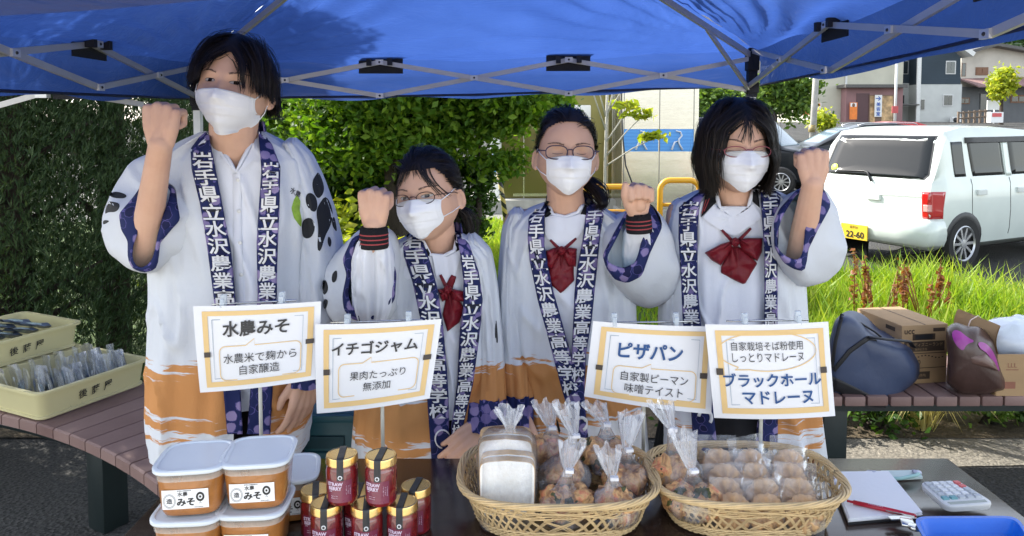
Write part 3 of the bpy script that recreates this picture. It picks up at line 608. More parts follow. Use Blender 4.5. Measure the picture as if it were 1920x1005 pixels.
for A, B in ((BL, BR), (FL, BL), (BR, FR), (FR, FL)):
    nrm = ((A + B) / 2 - CEN); nrm.z = 0; nrm.normalize(); o_ = nrm * .032 - Vector((0, 0, .187))
    q.tube([A + o_, A.lerp(B, .5) + o_ - Vector((0, 0, .012)), B + o_], .006, 5)
q.build('hem_binding', simple('navy_binding', (.012, .02, .07), .7), tent)
def bar(q, a, b, wd=.024, th=.014, mi=0):
    a, b = Vector(a), Vector(b); t = (b - a).normalized(); s = t.cross(Vector((0, 0, 1))).normalized(); u = s.cross(t)
    q.loft([[p + s * x * th / 2 + u * y * wd / 2 for x, y in ((-1, -1), (1, -1), (1, 1), (-1, 1))] for p in (a, b)], mi)
JOINT = simple('joint_plate', (.62, .62, .60), .4, .4)
def truss(A, B, zu, zl):
    inn = (CEN - (A + B) / 2); inn.z = 0; inn.normalize(); inn *= .035
    P = lambda k, up: (A.lerp(B, k / 6)).xy.to_3d() + inn + Vector((0, 0, lerp(zu[0], zu[1], k / 6) if up else lerp(zl[0], zl[1], k / 6)))
    for ph in (0, 1):
        for k in range(0, 6, 2):
            up = ((k // 2) + ph) % 2 == 0; q = M(); off = inn.normalized() * (.009 if ph else -.009); bar(q, P(k, up) + off, P(k + 2, not up) + off); q.build('scissor_bar', TUBE, tent, smooth=False)
    al = (B - A).normalized()
    for k in (1, 2, 3, 4, 5):
        for up in ((True, False) if k % 2 == 0 else (None,)):
            p = P(k, up) if up is not None else (P(k, True) + P(k, False)) / 2
            q = M(); q.box(p + inn.normalized() * .019, (.040, .010, .026), rz=math.atan2(al.y, al.x)); c = p + inn.normalized() * .024
            q.sphere(c, .006, 8, 1); q.build('joint', [JOINT, DARK], tent, smooth=False)
    for k in (2, 4):
        p = P(k, True) - inn * .6 + Vector((0, 0, -.005)); q = M(); q.box(p, (.235, .006, .105), rz=math.atan2(al.y, al.x)); pt = q.build('strap_patch', PATCH, tent, smooth=False)
        for s in (-.055, .055): q = M(); q.box(P(k, True) + al * s + inn.normalized() * .012, (.024, .046, .036), rz=math.atan2(al.y, al.x)); q.build('strap', PATCH, pt, smooth=False)
truss(BL, BR, (1.82, 1.86), (1.645, 1.68)); truss(FL, BL, (1.83, 1.82), (1.665, 1.645)); truss(BR, FR, (1.90, 1.90), (1.70, 1.76))
# ridge bars, struts, legs
for A, s in ((BL, 1), (BR, -1), (FL, 1), (FR, -1)):
    q = M(); i = (CEN - A); i.z = 0; i.normalize(); a = A + i * .04 + Vector((0, 0, -.03)); b = APEX + Vector((0, 0, -.06)); bar(q, a, b, .028, .016); mid = a.lerp(b, .22) + Vector((0, 0, -.01)); bar(q, (a.x, a.y, a.z - .19), mid, .022, .012); q.build('ridge_bar', TUBE, tent, smooth=False)
    q = M(); q.box((A.x + i.x * .03, A.y + i.y * .03, .87), (.036, .036, 1.74)); q.build('leg', simple('leg_white', (.62, .62, .60), .45, .1) if A is BL or A is FL else bpy.data.materials['leg_white'], tent, smooth=False)
    q = M(); q.box((A.x + i.x * .03, A.y + i.y * .03, A.z - .06), (.062, .062, .10), bev=.006); q.box((A.x + i.x * .03, A.y + i.y * .03, A.z - .20), (.062, .062, .06), bev=.006); q.box((A.x + i.x * .03 , A.y + i.y * .03 , A.z - .12), (.046, .046, .26)); q.box((A.x + i.x * .03, A.y + i.y * .03, .008), (.09, .09, .016)); q.build('corner_bracket', PATCH, tent, smooth=False)
# crossing bars of the neighbouring frame seen low at the left
t = thing('tent_frame', 'grey bars of a second folded tent frame low at the left edge', 'frame', (-2.2, 3.2, 0)); q = M()
bar(q, W(-60, 160, 3.1), W(90, 178, 3.2)); bar(q, W(-60, 214, 3.1), W(90, 172, 3.2)); bar(q, W(105, 170, 3.2), W(268, 196, 3.5)); q.build('scissor_bar', TUBE, t, smooth=False)
q = M(); q.box(W(80, 176, 3.18), (.05, .03, .035)); q.build('joint', JOINT, t, smooth=False); q = M(); a = W(120, 175, 3.22); q.box((a.x, a.y + .02, a.z), (.12, .008, .05)); q.build('strap_patch', PATCH, t, smooth=False)
q = M(); q.tube([(-2.55, 3.3, 0), (-2.55, 3.3, 1.75)], .018, 6); q.build('leg', TUBE, t)

# ================================================================== CARS
m, n, out = nmat('tyre'); princ(n, out, (.02, .02, .02), .75, 0, .3); TYRE = m
ALLOY = simple('alloy', (.55, .56, .57), .3, .8, var=.05, scale=6); BLACKTRIM = simple('black_trim', (.015, .015, .017), .45, var=.1)
m, n, out = nmat('car_glass'); princ(n, out, (.008, .010, .011), .03, 0, .32); CARGLASS = m
m, n, out = nmat('tail_lamp'); princ(n, out, (.42, .012, .012), .12, 0, .6, coat=1); LAMPR = m
m, n, out = nmat('pink_lens'); princ(n, out, (.62, .30, .28), .12, 0, .6, coat=1); LAMPP = m
m, n, out = nmat('clear_lamp'); princ(n, out, (.62, .64, .66), .1, 0, .7, coat=1); LAMPW = m
PLATE = simple('yellow_plate', (.72, .48, .03), .45, var=.04, scale=10); INK = simple('black_ink', (.012, .012, .012), .5, var=.1)
def paint(name, col, metal=0, rough=.28, coat=.7, spec=.5):
    m, n, out = nmat(name); nz = noise(n, 3, 3, .5, tc(n)); princ(n, out, ramp(n, nz.outputs[0], [(.3, tuple(k * .95 for k in col)), (.7, tuple(min(1, k * 1.04) for k in col))]), rough, metal, spec, coat=coat); return m
def ip(tab, x): return interp(tab, x)
class Car:
    """x: 0 at the rear bumper to L at the nose, y: left/right, z up; local coordinates"""
    def __init__(s, label, L, Wd, top, belt, body, side_w=None, zb=.2, group=None, tumble=.16, cat='car', name='parked_car'):
        s.L, s.W, s.top, s.belt = L, Wd, top, belt
        s.t = thing(name, label, cat, (0, 0, 0), group, local=True); s.paint = body
        xs = sorted(set([x for x, _ in top] + [i * L / 46 for i in range(47)])); hw = Wd / 2; rings = []
        for x in xs:
            e0 = smooth(min(1, x / .22)); e1 = smooth(min(1, (L - x) / .45)); w = hw * (1 - .075 * (1 - e0)) * (1 - .16 * (1 - e1)); zt = ip(top, x); zl = min(belt, zt - .02); zbb = zb + .05 * (1 - e0)
            wr = w - tumble * max(0, zt - belt) - .0; r = []; hs = [(0, zbb), (w * .8, zbb), (w * .955, zbb + .07), (w * .99, zbb + .2), (w, lerp(zbb, zl, .55)), (w * .985, zl - .05), (w * .965, zl)]
            for k in (.2, .4, .6, .8, .93): hs.append((lerp(w * .955, wr, k), lerp(zl, zt - .045, k)))
            hs += [(wr * .93, zt - .014), (wr * .72, zt), (wr * .36, zt + .008), (0, zt + .01)]
            ring = [Vector((x, y, z)) for y, z in hs] + [Vector((x, -y, z)) for y, z in hs[-2:0:-1]]; rings.append(ring)
        q = M(); q.loft(rings); s.q = q; s.body = q.build('body', body, s.t, smooth=38); s.tree = q.bvh()
    def cast(s, o, d, off):
        h = s.tree.ray_cast(Vector(o), Vector(d))
        return (h[0] - Vector(d) * off) if h[0] is not None else None
    def panel(s, poly, axis, name, mat, off=.004, parent=None, smooth=True, sub=10):
        """polygon draped on the body along an axis. axis 'rear': poly (y,z); 'right': (x,z) seen from -y; 'front','left'"""
        o_d = {'rear': (lambda a, b: (-2, a, b), (1, 0, 0)), 'front': (lambda a, b: (s.L + 2, a, b), (-1, 0, 0)), 'right': (lambda a, b: (a, -3, b), (0, 1, 0)), 'left': (lambda a, b: (a, 3, b), (0, -1, 0)), 'top': (lambda a, b: (a, b, 4), (0, 0, -1))}[axis]
        P = []; k = len(poly)
        for i in range(k):
            for j in range(sub): P.append((lerp(poly[i][0], poly[(i + 1) % k][0], j / sub), lerp(poly[i][1], poly[(i + 1) % k][1], j / sub)))
        cx = sum(p[0] for p in P) / len(P); cy = sum(p[1] for p in P) / len(P); rings = []
        for f, o in ((1, -.002), (.985, off), (.8, off), (.55, off), (.3, off), (.06, off)):
            r = []
            for a, b in P:
                h = s.cast(o_d[0](cx + (a - cx) * f, cy + (b - cy) * f), o_d[1], o); r.append(h if h is not None else Vector(o_d[0](0, 0)) * 0)
            rings.append(r)
        q = M(); q.loft(rings, 0, True, False); q.add(rings[-1], [tuple(range(len(P)))]); return q.build(name, mat, parent or s.t, smooth=smooth)
    def wheel(s, x, y, r=.28, wd=.16, rim=.19):
        sg = -1 if y < 0 else 1; q = M(); q.lathe([(r * .55, -wd / 2), (r * .93, -wd / 2), (r, -wd / 2 + .03), (r, wd / 2 - .03), (r * .93, wd / 2), (rim, wd / 2), (rim - .01, wd / 2 - .03), (.05, wd / 2 - .05)], n=36)
        mt = Matrix.Translation((x, y, r)) @ Matrix.Rotation(R(-90 * sg), 4, 'X'); q.xf(mt); wl = q.build('wheel', TYRE, s.t, smooth=35)
        q = M(); q.lathe([(rim, wd / 2 - .004), (rim - .012, wd / 2 + .004), (rim - .024, wd / 2 - .01)], n=36, cap=False); q.lathe([(.05, wd / 2 - .04), (.045, wd / 2 - .004), (.001, wd / 2)], n=16)
        for k in range(10):
            a = 2 * math.pi * k / 10; q.box((math.cos(a) * rim * .55, math.sin(a) * rim * .55, wd / 2 - .02), (rim * .9, .026, .02), rz=a)
        q.xf(mt); q.build('rim', ALLOY, wl, smooth=35)
        # arch lining
        P = [(x + math.cos(a) * (r + .05), max(.17, r + math.sin(a) * (r + .05))) for a in [2 * math.pi * k / 28 for k in range(28)]]
        s.panel(P, 'right' if sg < 0 else 'left', 'wheel_arch', BLACKTRIM, .003, sub=1)
    def place(s, p, a): s.t.location = p; s.t.rotation_euler = (0, 0, a)
    def text(s, txt, axis, c, h, mat, par, off=.012, bold=0.0):
        q = M(); vs, fs, asp = text_fit(txt, bold)
        if axis == 'rear': q.add([(c[0] - off, c[1] - x * h, c[2] + y * h) for x, y in vs], fs)
        else: q.add([(c[0] + off, c[1] + x * h, c[2] + y * h) for x, y in vs], fs)
        return q.build('lettering', mat, par, smooth=False, fix=False)
# white hatchback, rear to the camera
WHITECAR = paint('white_paint_car', (.60, .66, .61))
k = Car('white small hatchback with its dark rear window facing the lawn', 3.39, 1.475, [(0, .80), (.03, .96), (.06, 1.0), (.20, 1.34), (.30, 1.445), (.55, 1.485), (1.3, 1.49), (1.9, 1.455), (2.15, 1.37), (2.62, 1.0), (2.9, .93), (3.3, .8), (3.39, .62)], .93, WHITECAR, zb=.2)
# rear: window, wiper, lamps, bumper, plate, handle, lettering (y positive is the left side of the car)
rw = [(-.57, 1.385), (.57, 1.385), (.62, 1.0), (.59, .955), (-.59, .955), (-.62, 1.0)]
w_ = k.panel([(a * 1.03, 1.165 + (b - 1.165) * 1.05) for a, b in rw], 'rear', 'window_seal', BLACKTRIM, .002); k.panel(rw, 'rear', 'window', CARGLASS, .005)
q = M(); P = [k.cast((-2, y, z), (1, 0, 0), .02) for y, z in ((-.02, .90), (.05, .99), (.10, 1.0), (.45, .985))]; q.tube(P, [.014, .012, .009, .006], 8); q.build('wiper', BLACKTRIM, k.t)
for sg in (1, -1):
    lp = [(sg * .60, .83), (sg * .725, .83), (sg * .725, .555), (sg * .615, .555)]; l = k.panel(lp, 'rear', 'tail_lamp', LAMPR, .012)
    k.panel([(sg * .625, .70), (sg * .70, .70), (sg * .70, .63), (sg * .63, .63)], 'rear', 'reversing_lens', LAMPP, .016, l)
    k.panel([(.03, .83), (.16, .82), (.15, .57), (.03, .56)], 'right' if sg < 0 else 'left', 'lamp_side', LAMPR, .008, l)
def strip(poly, name, mat, off): return k.panel(poly, 'rear', name, mat, off)
k.panel([(-.66, .545), (.66, .545), (.66, .535), (-.66, .535)], 'rear', 'panel_gap', BLACKTRIM, .003)
q = M(); q.tube([Vector((.16, -.70, .42)), Vector((-.02, -.66, .42)), Vector((-.045, -.4, .42)), Vector((-.05, 0, .42)), Vector((-.045, .4, .42)), Vector((-.02, .66, .42)), Vector((.16, .70, .42))], .085, 14); q.v = [(x * 1, y, .41 + (z - .42) * 1.75) for x, y, z in q.v]; q.build('bumper', WHITECAR, k.t)
q = M(); q.box((-.150, .06, .345), (.012, .33, .165), bev=.004); pl = q.build('number_plate', PLATE, k.t, smooth=False); k.text('22-60', 'rear', (-.157, .045, .318), .072, INK, pl, .003, .02); k.text('岩手50', 'rear', (-.157, .06, .396), .032, INK, pl, .003, .01); k.text('く', 'rear', (-.157, .203, .318), .035, INK, pl, .003, .01)
k.panel([(-.14, .76), (.02, .76), (.02, .70), (-.14, .70)], 'rear', 'handle', paint('white_handle', (.62, .66, .63)), .022)
q = M(); a = k.cast((-2, .05, .86), (1, 0, 0), .0); vs, fs, asp = text_fit('L a p i n', 0.0); q.add([(a.x - .005, .02 - x * .035, .86 + y * .035) for x, y in vs], fs); q.build('lettering', ALLOY, k.t, smooth=False, fix=False)
q = M(); a = k.cast((-2, .50, 1.02), (1, 0, 0), .008); q.lathe([(.045, 0), (.044, .002)], n=20); q.xf(Matrix.Translation(a) @ Matrix.Rotation(R(-75), 4, 'Y')); q.build('sticker', simple('lime_sticker', (.5, .6, .1), .5), k.t)
# right side
k.panel([(.33, 1.33), (.52, 1.335), (.55, .97), (.36, .97)], 'right', 'window', CARGLASS, .004); k.panel([(.60, 1.345), (1.20, 1.36), (1.24, .97), (.66, .97)], 'right', 'window', CARGLASS, .004); k.panel([(1.32, 1.36), (1.95, 1.34), (2.25, 1.05), (2.25, .97), (1.36, .97)], 'right', 'window', CARGLASS, .004)
k.panel([(.57, 1.375), (1.98, 1.385), (1.98, 1.325), (.57, 1.315)], 'right', 'rain_visor', BLACKTRIM, .02)
for x in (1.225,): k.panel([(x, 1.33), (x + .075, 1.33), (x + .115, .96), (x + .03, .96)], 'right', 'pillar', WHITECAR, .009)
for x in (.62, 1.30, 2.2): k.panel([(x, .95), (x + .008, .95), (x + .008, .33), (x, .33)], 'right', 'door_gap', BLACKTRIM, .002)
for x in (.70, 1.42): k.panel([(x, .83), (x + .15, .83), (x + .15, .775), (x, .775)], 'right', 'handle', bpy.data.materials['white_handle'], .022)
for x in (.50, 2.85): k.wheel(x, -.665); k.wheel(x, .665)
P0 = W(1740, 470, 7.25); k.place((P0.x - .62, 7.25 + .25, 0), R(27)); k.t.location = Vector((4.20, 7.25, 0)) + Matrix.Rotation(R(27), 3, 'Z') @ Vector((0.02, .7375, 0))
# black van, nose to the right
BLACKCAR = paint('black_paint_car', (.007, .009, .012), 0, .3, .12, .2); 
b = Car('black tall van with headlights facing right, behind the black haired girl', 3.4, 1.55, [(0, .8), (.05, 1.1), (.18, 1.62), (.4, 1.68), (1.6, 1.68), (2.15, 1.60), (2.75, 1.02), (3.0, .98), (3.3, .88), (3.4, .6)], .95, BLACKCAR, zb=.22)
b.panel([(-.58, 1.52), (.58, 1.52), (.66, 1.05), (-.66, 1.05)], 'front', 'windscreen', simple('screen_glass', (.10, .16, .20), .05, spec=.9), .004); 
for x0, x1 in ((.3, .85), (.95, 1.6), (1.68, 2.3)): b.panel([(x0, 1.5), (x1 - (.1 if x1 > 2 else 0), 1.5), (x1 + (.2 if x1 > 2 else 0), 1.0), (x0, 1.0)], 'right', 'window', CARGLASS, .004)
for sg in (1, -1):
    b.panel([(sg * .40, .88), (sg * .70, .92), (sg * .72, .76), (sg * .42, .72)], 'front', 'headlight', LAMPW, .02); b.panel([(3.02, .93), (3.28, .86), (3.28, .74), (3.1, .78)], 'right' if sg < 0 else 'left', 'headlight', LAMPW, .008)
    b.panel([(sg * .45, .48), (sg * .62, .48), (sg * .62, .36), (sg * .45, .36)], 'front', 'fog_lamp', LAMPW, .01)
b.panel([(-.38, .84), (.38, .84), (.36, .74), (-.36, .74)], 'front', 'grille', ALLOY, .02); b.panel([(-.6, .66), (.6, .66), (.5, .3), (-.5, .3)], 'front', 'air_intake', BLACKTRIM, .008)
q = M(); q.box((3.43, 0, .52), (.012, .33, .165)); pl = q.build('number_plate', PLATE, b.t, smooth=False); b.text('28-50', 'front', (3.437, 0, .49), .07, INK, pl, .003, .02)
for x in (.5, 2.75): b.wheel(x, -.70, rim=.2); b.wheel(x, .70, rim=.2)
b.place((4.1, 18.0, 0), R(-38))
# dark grey wagon behind the hatchback
GREYCAR = paint('grey_paint_car', (.016, .019, .023), 0, .3, .25, .3); 
g_ = Car('dark grey car with a sloping windscreen and roof rails behind the white hatchback', 4.3, 1.7, [(0, .85), (.1, 1.2), (.5, 1.47), (1.2, 1.55), (2.0, 1.52), (2.5, 1.38), (3.25, .98), (3.8, .88), (4.2, .74), (4.3, .55)], .95, GREYCAR, zb=.2)
for sd in ('left', 'right'):
    for x0, x1, z1 in ((.55, 1.35, 1.42), (1.42, 2.3, 1.42)): g_.panel([(x0, z1), (x1 - .05, z1 - .02), (x1 + (.35 if x1 > 2 else 0), 1.0), (x0 - .1, 1.0)], sd, 'window', CARGLASS, .004)
g_.panel([(-.55, 1.44), (.55, 1.44), (.66, 1.05), (-.66, 1.05)], 'front', 'windscreen', bpy.data.materials['screen_glass'], .004)
for sg in (1, -1):
    q = M(); q.tube([(.6, sg * .56, 1.52), (.7, sg * .56, 1.56), (1.9, sg * .56, 1.56), (2.1, sg * .56, 1.50)], .016, 6); q.build('roof_rail', ALLOY, g_.t)
    q = M(); q.sphere((2.75, sg * .95, 1.08), (.07, .1, .075), 12); q.build('mirror', BLACKTRIM, g_.t); g_.panel([(sg * .45, .82), (sg * .75, .85), (sg * .75, .7), (sg * .45, .68)], 'front', 'headlight', LAMPW, .02)
for x in (.75, 3.4): g_.wheel(x, -.77, .31, .18, .21); g_.wheel(x, .77, .31, .18, .21)
g_.place((11.2, 19.6, 0), R(176))
REDCAR = paint('red_paint_car', (.50, .035, .03)); r_ = Car('red car whose roof shows above the dark grey car', 4.2, 1.7, [(0, .85), (.15, 1.15), (.55, 1.5), (1.2, 1.6), (2.0, 1.58), (2.5, 1.42), (3.25, 1.0), (3.8, .9), (4.1, .74), (4.2, .55)], .95, REDCAR)
r_.panel([(-.55, 1.46), (.55, 1.46), (.66, 1.05), (-.66, 1.05)], 'front', 'windscreen', CARGLASS, .004)
for sd in ('left', 'right'):
    r_.panel([(.55, 1.46), (2.2, 1.46), (2.65, 1.03), (.45, 1.03)], sd, 'window', CARGLASS, .004)
for x in (.75, 3.3): r_.wheel(x, -.77, .31); r_.wheel(x, .77, .31)
r_.place((10.6, 23.5, .02), R(-8))
d_ = Car('dark car roof at the right edge beyond the white hatchback', 4.2, 1.7, [(0, .85), (.2, 1.15), (.7, 1.44), (1.4, 1.52), (2.2, 1.48), (2.7, 1.32), (3.3, .95), (3.8, .88), (4.1, .74), (4.2, .55)], .92, GREYCAR)
for sd in ('left', 'right'): d_.panel([(.7, 1.40), (2.2, 1.40), (2.7, 1.0), (.5, 1.0)], sd, 'window', CARGLASS, .004)
for x in (.75, 3.3): d_.wheel(x, -.77, .31); d_.wheel(x, .77, .31)
d_.place((15.6, 23.0, .0), R(170))
# ================================================================== TABLE AND BENCHES
m, n, out = nmat('dark_laminate'); v = tc(n); gr = noise(n, 9, 5, .6, mapping(n, v, (.35, 9, 9))); ti = node(n, 'ShaderNodeTexBrick'); ti.inputs['Scale'].default_value = 1
princ(n, out, ramp(n, gr.outputs[0], [(.3, (.022, .013, .011)), (.7, (.050, .030, .024))]), .17, 0, .75, gr.outputs[0], .05, .002); LAM = m
TZ = .70
t = thing('folding_table', 'long dark brown folding table carrying the baskets and jars', 'table', (.145, 1.46, 0))
q = M(); q.box((.145, 1.47, TZ - .015), (1.81, .50, .03), bev=.004); q.build('tabletop', LAM, t, smooth=30)
for x in (-.62, .91):
    for y in (1.28, 1.66): q = M(); q.tube([(x, y, 0), (x, y, TZ - .03)], .014, 10); q.build('leg', simple('table_steel', (.4, .4, .4), .35, .6) if 'table_steel' not in bpy.data.materials else bpy.data.materials['table_steel'], t)
m, n, out = nmat('bench_slat'); v = tc(n); g1 = node(n, 'ShaderNodeNewGeometry'); nz = noise(n, 7, 4, .6, v); f = math_(n, 'ADD', math_(n, 'MULTIPLY', g1.outputs['Random Per Island'], .5), math_(n, 'MULTIPLY', nz.outputs[0], .5)); fine = noise(n, 70, 3, .6, v)
princ(n, out, ramp(n, f, [(.2, (.15, .085, .075)), (.5, (.20, .125, .11)), (.85, (.26, .17, .15))]), .6, 0, .4, fine.outputs[0], .25, .003); SLAT = m
GREENMET = simple('dark_green_metal', (.012, .020, .020), .45, var=.2, scale=8)
# curved bench on the left
BC = Vector((-2.90, .165, 0)); BR0, BR1, BZ = 2.70, 3.17, .42
t = thing('curved_bench', 'curved bench of reddish brown slats on the left under the yellow trays', 'bench', BC + Vector((1.5, 2.5, 0)))
q = M(); N = 36; a0, a1 = R(98), R(22)
for k in range(N):
    a = lerp(a0, a1, (k + .02) / N); b = lerp(a0, a1, (k + .965) / N); bm_ = []
    P = [(BR0, a), (BR0, b), (BR1, b), (BR1, a)]; top = [BC + Vector((r * math.cos(x), r * math.sin(x), BZ)) for r, x in P]; bot = [p - Vector((0, 0, .038)) for p in top]
    inn = [top[i].lerp((top[0] + top[2]) / 2, .03) + Vector((0, 0, .0)) for i in range(4)]; low = [p - Vector((0, 0, .005)) for p in top]
    q.add(inn + low + bot, [(0, 1, 2, 3), (0, 4, 5, 1), (1, 5, 6, 2), (2, 6, 7, 3), (3, 7, 4, 0), (4, 8, 9, 5), (5, 9, 10, 6), (6, 10, 11, 7), (7, 11, 8, 4), (8, 11, 10, 9)])
q.build('slatted_seat', SLAT, t, smooth=False)
q = M()
for r in (BR0 + .05, BR1 - .05):
    q.tube([BC + Vector((r * math.cos(x), r * math.sin(x), BZ - .058)) for x in [lerp(a0, a1, i / 24) for i in range(25)]], .019, 6)
q.build('frame', GREENMET, t, smooth=False)
for a in (R(84), R(61), R(34)):
    q = M(); c = BC + Vector((2.86 * math.cos(a), 2.86 * math.sin(a), 0)); q.box(c + Vector((0, 0, .19)), (.10, .10, .38), rz=a, bev=.008); q.build('leg', GREENMET, t, smooth=30)
# straight bench on the right
t = thing('slatted_bench', 'reddish brown slatted bench on the right holding bags and cartons', 'bench', (2.0, 3.1, 0)); q = M(); RBY0, RBY1 = 2.86, 3.40
for k in range(26):
    x = .82 + k * .0915; q.box((x, (RBY0 + RBY1) / 2 + rnd.uniform(-.003, .003), BZ - .02), (.083, RBY1 - RBY0, .04), bev=.005)
q.build('slatted_seat', SLAT, t, smooth=30)
q = M(); q.box((1.96, RBY0 + .07, BZ - .06), (2.32, .05, .035)); q.box((1.96, RBY1 - .07, BZ - .06), (2.32, .05, .035)); q.build('frame', GREENMET, t, smooth=False)
for x in (1.33, 2.95): q = M(); q.box((x, 3.02, .19), (.10, .16, .38), bev=.008); q.build('leg', GREENMET, t, smooth=30)

# ================================================================== THINGS ON THE BENCHES
YTRAY = simple('cream_plastic', (.55, .50, .27), .45, var=.05, scale=3, bstr=.05)
def frustum_tray(L, Wd, H, wall=.008, flare=.02, lip=.012):
    q = M()
    def rr(l, w_, z, r=.035, k=5):
        P = []
        for cx, cy, s in ((l / 2 - r, w_ / 2 - r, 0), (-l / 2 + r, w_ / 2 - r, 90), (-l / 2 + r, -w_ / 2 + r, 180), (l / 2 - r, -w_ / 2 + r, 270)):
            for i in range(k + 1): a = R(s + 90 * i / k); P.append(Vector((cx + r * math.cos(a), cy + r * math.sin(a), z)))
        return P
    q.loft([rr(L - flare, Wd - flare, 0), rr(L - flare + .012, Wd - flare + .012, .004), rr(L - flare + .012, Wd - flare + .012, .012), rr(L - flare, Wd - flare, .014), rr(L, Wd, H - .012), rr(L + lip * 2, Wd + lip * 2, H - .010), rr(L + lip * 2, Wd + lip * 2, H), rr(L - wall, Wd - wall, H), rr(L - wall - flare, Wd - wall - flare, wall + .004)])
    return q
def placed(q, loc, rz): return q.xf(Matrix.Translation(loc) @ Matrix.Rotation(rz, 4, 'Z'))
def tray_at(label, A, u, H, L=.445, Wd=.40):
    """A: near bottom corner, u: direction of the lettered side"""
    a = math.atan2(u.y, u.x); v2 = Vector((-u.y, u.x, 0)); c = A + u * (L / 2) + v2 * (Wd / 2); t = thing('bread_tray', label, 'tray', c, 'cream plastic trays'); q = frustum_tray(L, Wd, H); placed(q, c, a); q.build('tray', YTRAY, t, smooth=40)
    q = M()
    for i, ch in enumerate('後藤屋'):
        vs, fs, asp = text_fit(ch, .012); h = .034; q.add([A + u * (.165 + i * .052 + x * h) + v2 * (-.004 + .01 * (1 - (H * .5 + y * h) / H)) + Vector((0, 0, H * .5 + y * h + x * .004)) for x, y in vs], fs)
    q.build('lettering', INK, t, smooth=False, fix=False); return t
A_ = Z(76, 794, BZ); B_ = Z(275, 721, BZ); U_ = (B_ - A_).normalized(); V_ = Vector((-U_.y, U_.x, 0)); TH = .108
tray_at('cream plastic tray at the front of the bench full of clear upright packs', A_ + Vector((0, 0, .002)), U_, TH)
tray_at('lower cream plastic tray of the stack of two at the left edge', A_ + V_ * .42 + Vector((0, 0, .002)), U_, TH)
tray_at('upper cream plastic tray of the stack holding flat bluish packs', A_ + V_ * .42 + Vector((0, 0, .002 + TH)), U_, TH)
FILM = clearfilm('clear_film', haze=.10, hi=.5, scale=30); FILM2 = clearfilm('milky_film', tint=(.86, .88, .92), haze=.30, hi=.55, scale=18, stretch=(1, 1, .5)); STICK = simple('pale_stick', (.62, .64, .60), .5); BLUEPK = simple('blue_grey_wrap', (.10, .13, .19), .3, var=.7, scale=30)
GREENPK = simple('pale_green_wrap', (.30, .38, .36), .4, var=.5, scale=40)
def pack(h, wd, seed):
    rg = random.Random(seed); q = M(); s0 = rg.uniform(0, 9)
    q.grid(lambda u, t: Vector(((u - .5) * wd * (1 - .08 * t) + .005 * nz3(t * 4, s0), -.012 * math.sin(math.pi * u) * (1 - t * .8) + .006 * nz3(u * 3, t * 4, s0), t * h + .006 * nz3(u * 8, s0, 1) * t)), 8, 10)
    q.grid(lambda u, t: Vector(((u - .5) * wd * (1 - .08 * t) + .005 * nz3(t * 4, s0), .012 * math.sin(math.pi * u) * (1 - t * .8) + .006 * nz3(u * 3, t * 4, s0), t * h + .006 * nz3(u * 8, s0, 1) * t)), 8, 10); return q
protos = []
def place_pack(label, p, rz, tilt, k, group):
    t = thing('clear_pack', label, 'pack', p, group, local=True); t.rotation_euler = (tilt, 0, rz)
    h = .148; pack(h, .085, k).build('film', FILM, t)
    q = M(); q.box((-.022 + .012 * (k % 4), 0, h * .43), (.007, .003, h * .80)); q.box((.016, .002, h * .36), (.004, .003, h * .6)); q.build('stick', STICK, t, smooth=False)
    q = M(); q.sphere((.004, 0, .04), (.030, .008, .036), 10, fn=lambda d: 1 + .25 * nz3(d.x * 3, d.z * 3, k)); q.build('contents', [BLUEPK, GREENPK][k % 2], t); return t
base_pk = {}
for k in range(30):
    r, c = divmod(k, 10); p = A_ + U_ * (.055 + c * .0385 + .006 * (r % 2)) + V_ * (.05 + r * .10) + Vector((0, 0, .012)); rz = math.atan2(U_.y, U_.x) + R(62 + (k * 37) % 30)
    g = k % 4; lb = 'clear wrapped upright pack standing in the front cream tray'
    if g in base_pk: o = dup(base_pk[g], p, rz); o.rotation_euler = (R(-14 + (k * 7) % 20), R(6 + (k * 13) % 14), rz)
    else: base_pk[g] = place_pack(lb, p, rz, R(-12), k, 'upright clear packs in the front tray')
base_fl = {}
for k in range(12):
    r, c = divmod(k, 6); p = A_ + V_ * (.42 + .12 + r * .14) + U_ * (.05 + c * .065) + Vector((0, 0, TH + .085 + (k % 3) * .004)); rz = math.atan2(V_.y, V_.x) + R((k * 29) % 24)
    lb = 'flat bluish grey wrapped pack lying in the upper cream tray'
    if base_fl: o = dup(base_fl[0], p, rz); o.rotation_euler = (R(-72), R((k * 31) % 16 - 8), rz)
    else:
        t = thing('flat_pack', lb, 'pack', p, 'flat packs in the upper tray', local=True); t.rotation_euler = (R(-72), 0, rz); base_fl[0] = t; q = pack(.13, .075, 5); q.build('wrapper', BLUEPK, t); q = M(); q.sphere((0, -.002, .055), (.026, .010, .045), 10); q.build('contents', GREENPK, t)
# teal folding crates behind the table
TEAL = simple('teal_plastic', (.020, .105, .135), .45, var=.12, scale=5)
for k in range(2):
    c = Vector((-.545, 2.30, .002 + .335 * k)); t = thing('folding_crate', ['lower teal folding crate of the pair behind the jam jars', 'upper teal folding crate with ribbed sides behind the jam jars'][k], 'crate', c, 'teal folding crates'); q = M(); q.box(c + Vector((0, 0, .165)), (.34, .42, .32), bev=.008); q.build('body', TEAL, t, smooth=30)
    q = M()
    for dz in (.05, .20, .31): q.box(c + Vector((0, 0, dz)), (.362, .442, .022), bev=.004)
    for x in (-.17, -.06, .06, .17): q.box(c + Vector((x * .96, -.212, .12)), (.02, .02, .12), bev=.003)
    q.build('rib', TEAL, t, smooth=30); q = M(); q.box(c + Vector((0, -.2125, .24)), (.11, .012, .035)); q.build('handle', simple('teal_shadow', (.012, .06, .08), .6) if k == 0 else bpy.data.materials['teal_shadow'], t, smooth=False)
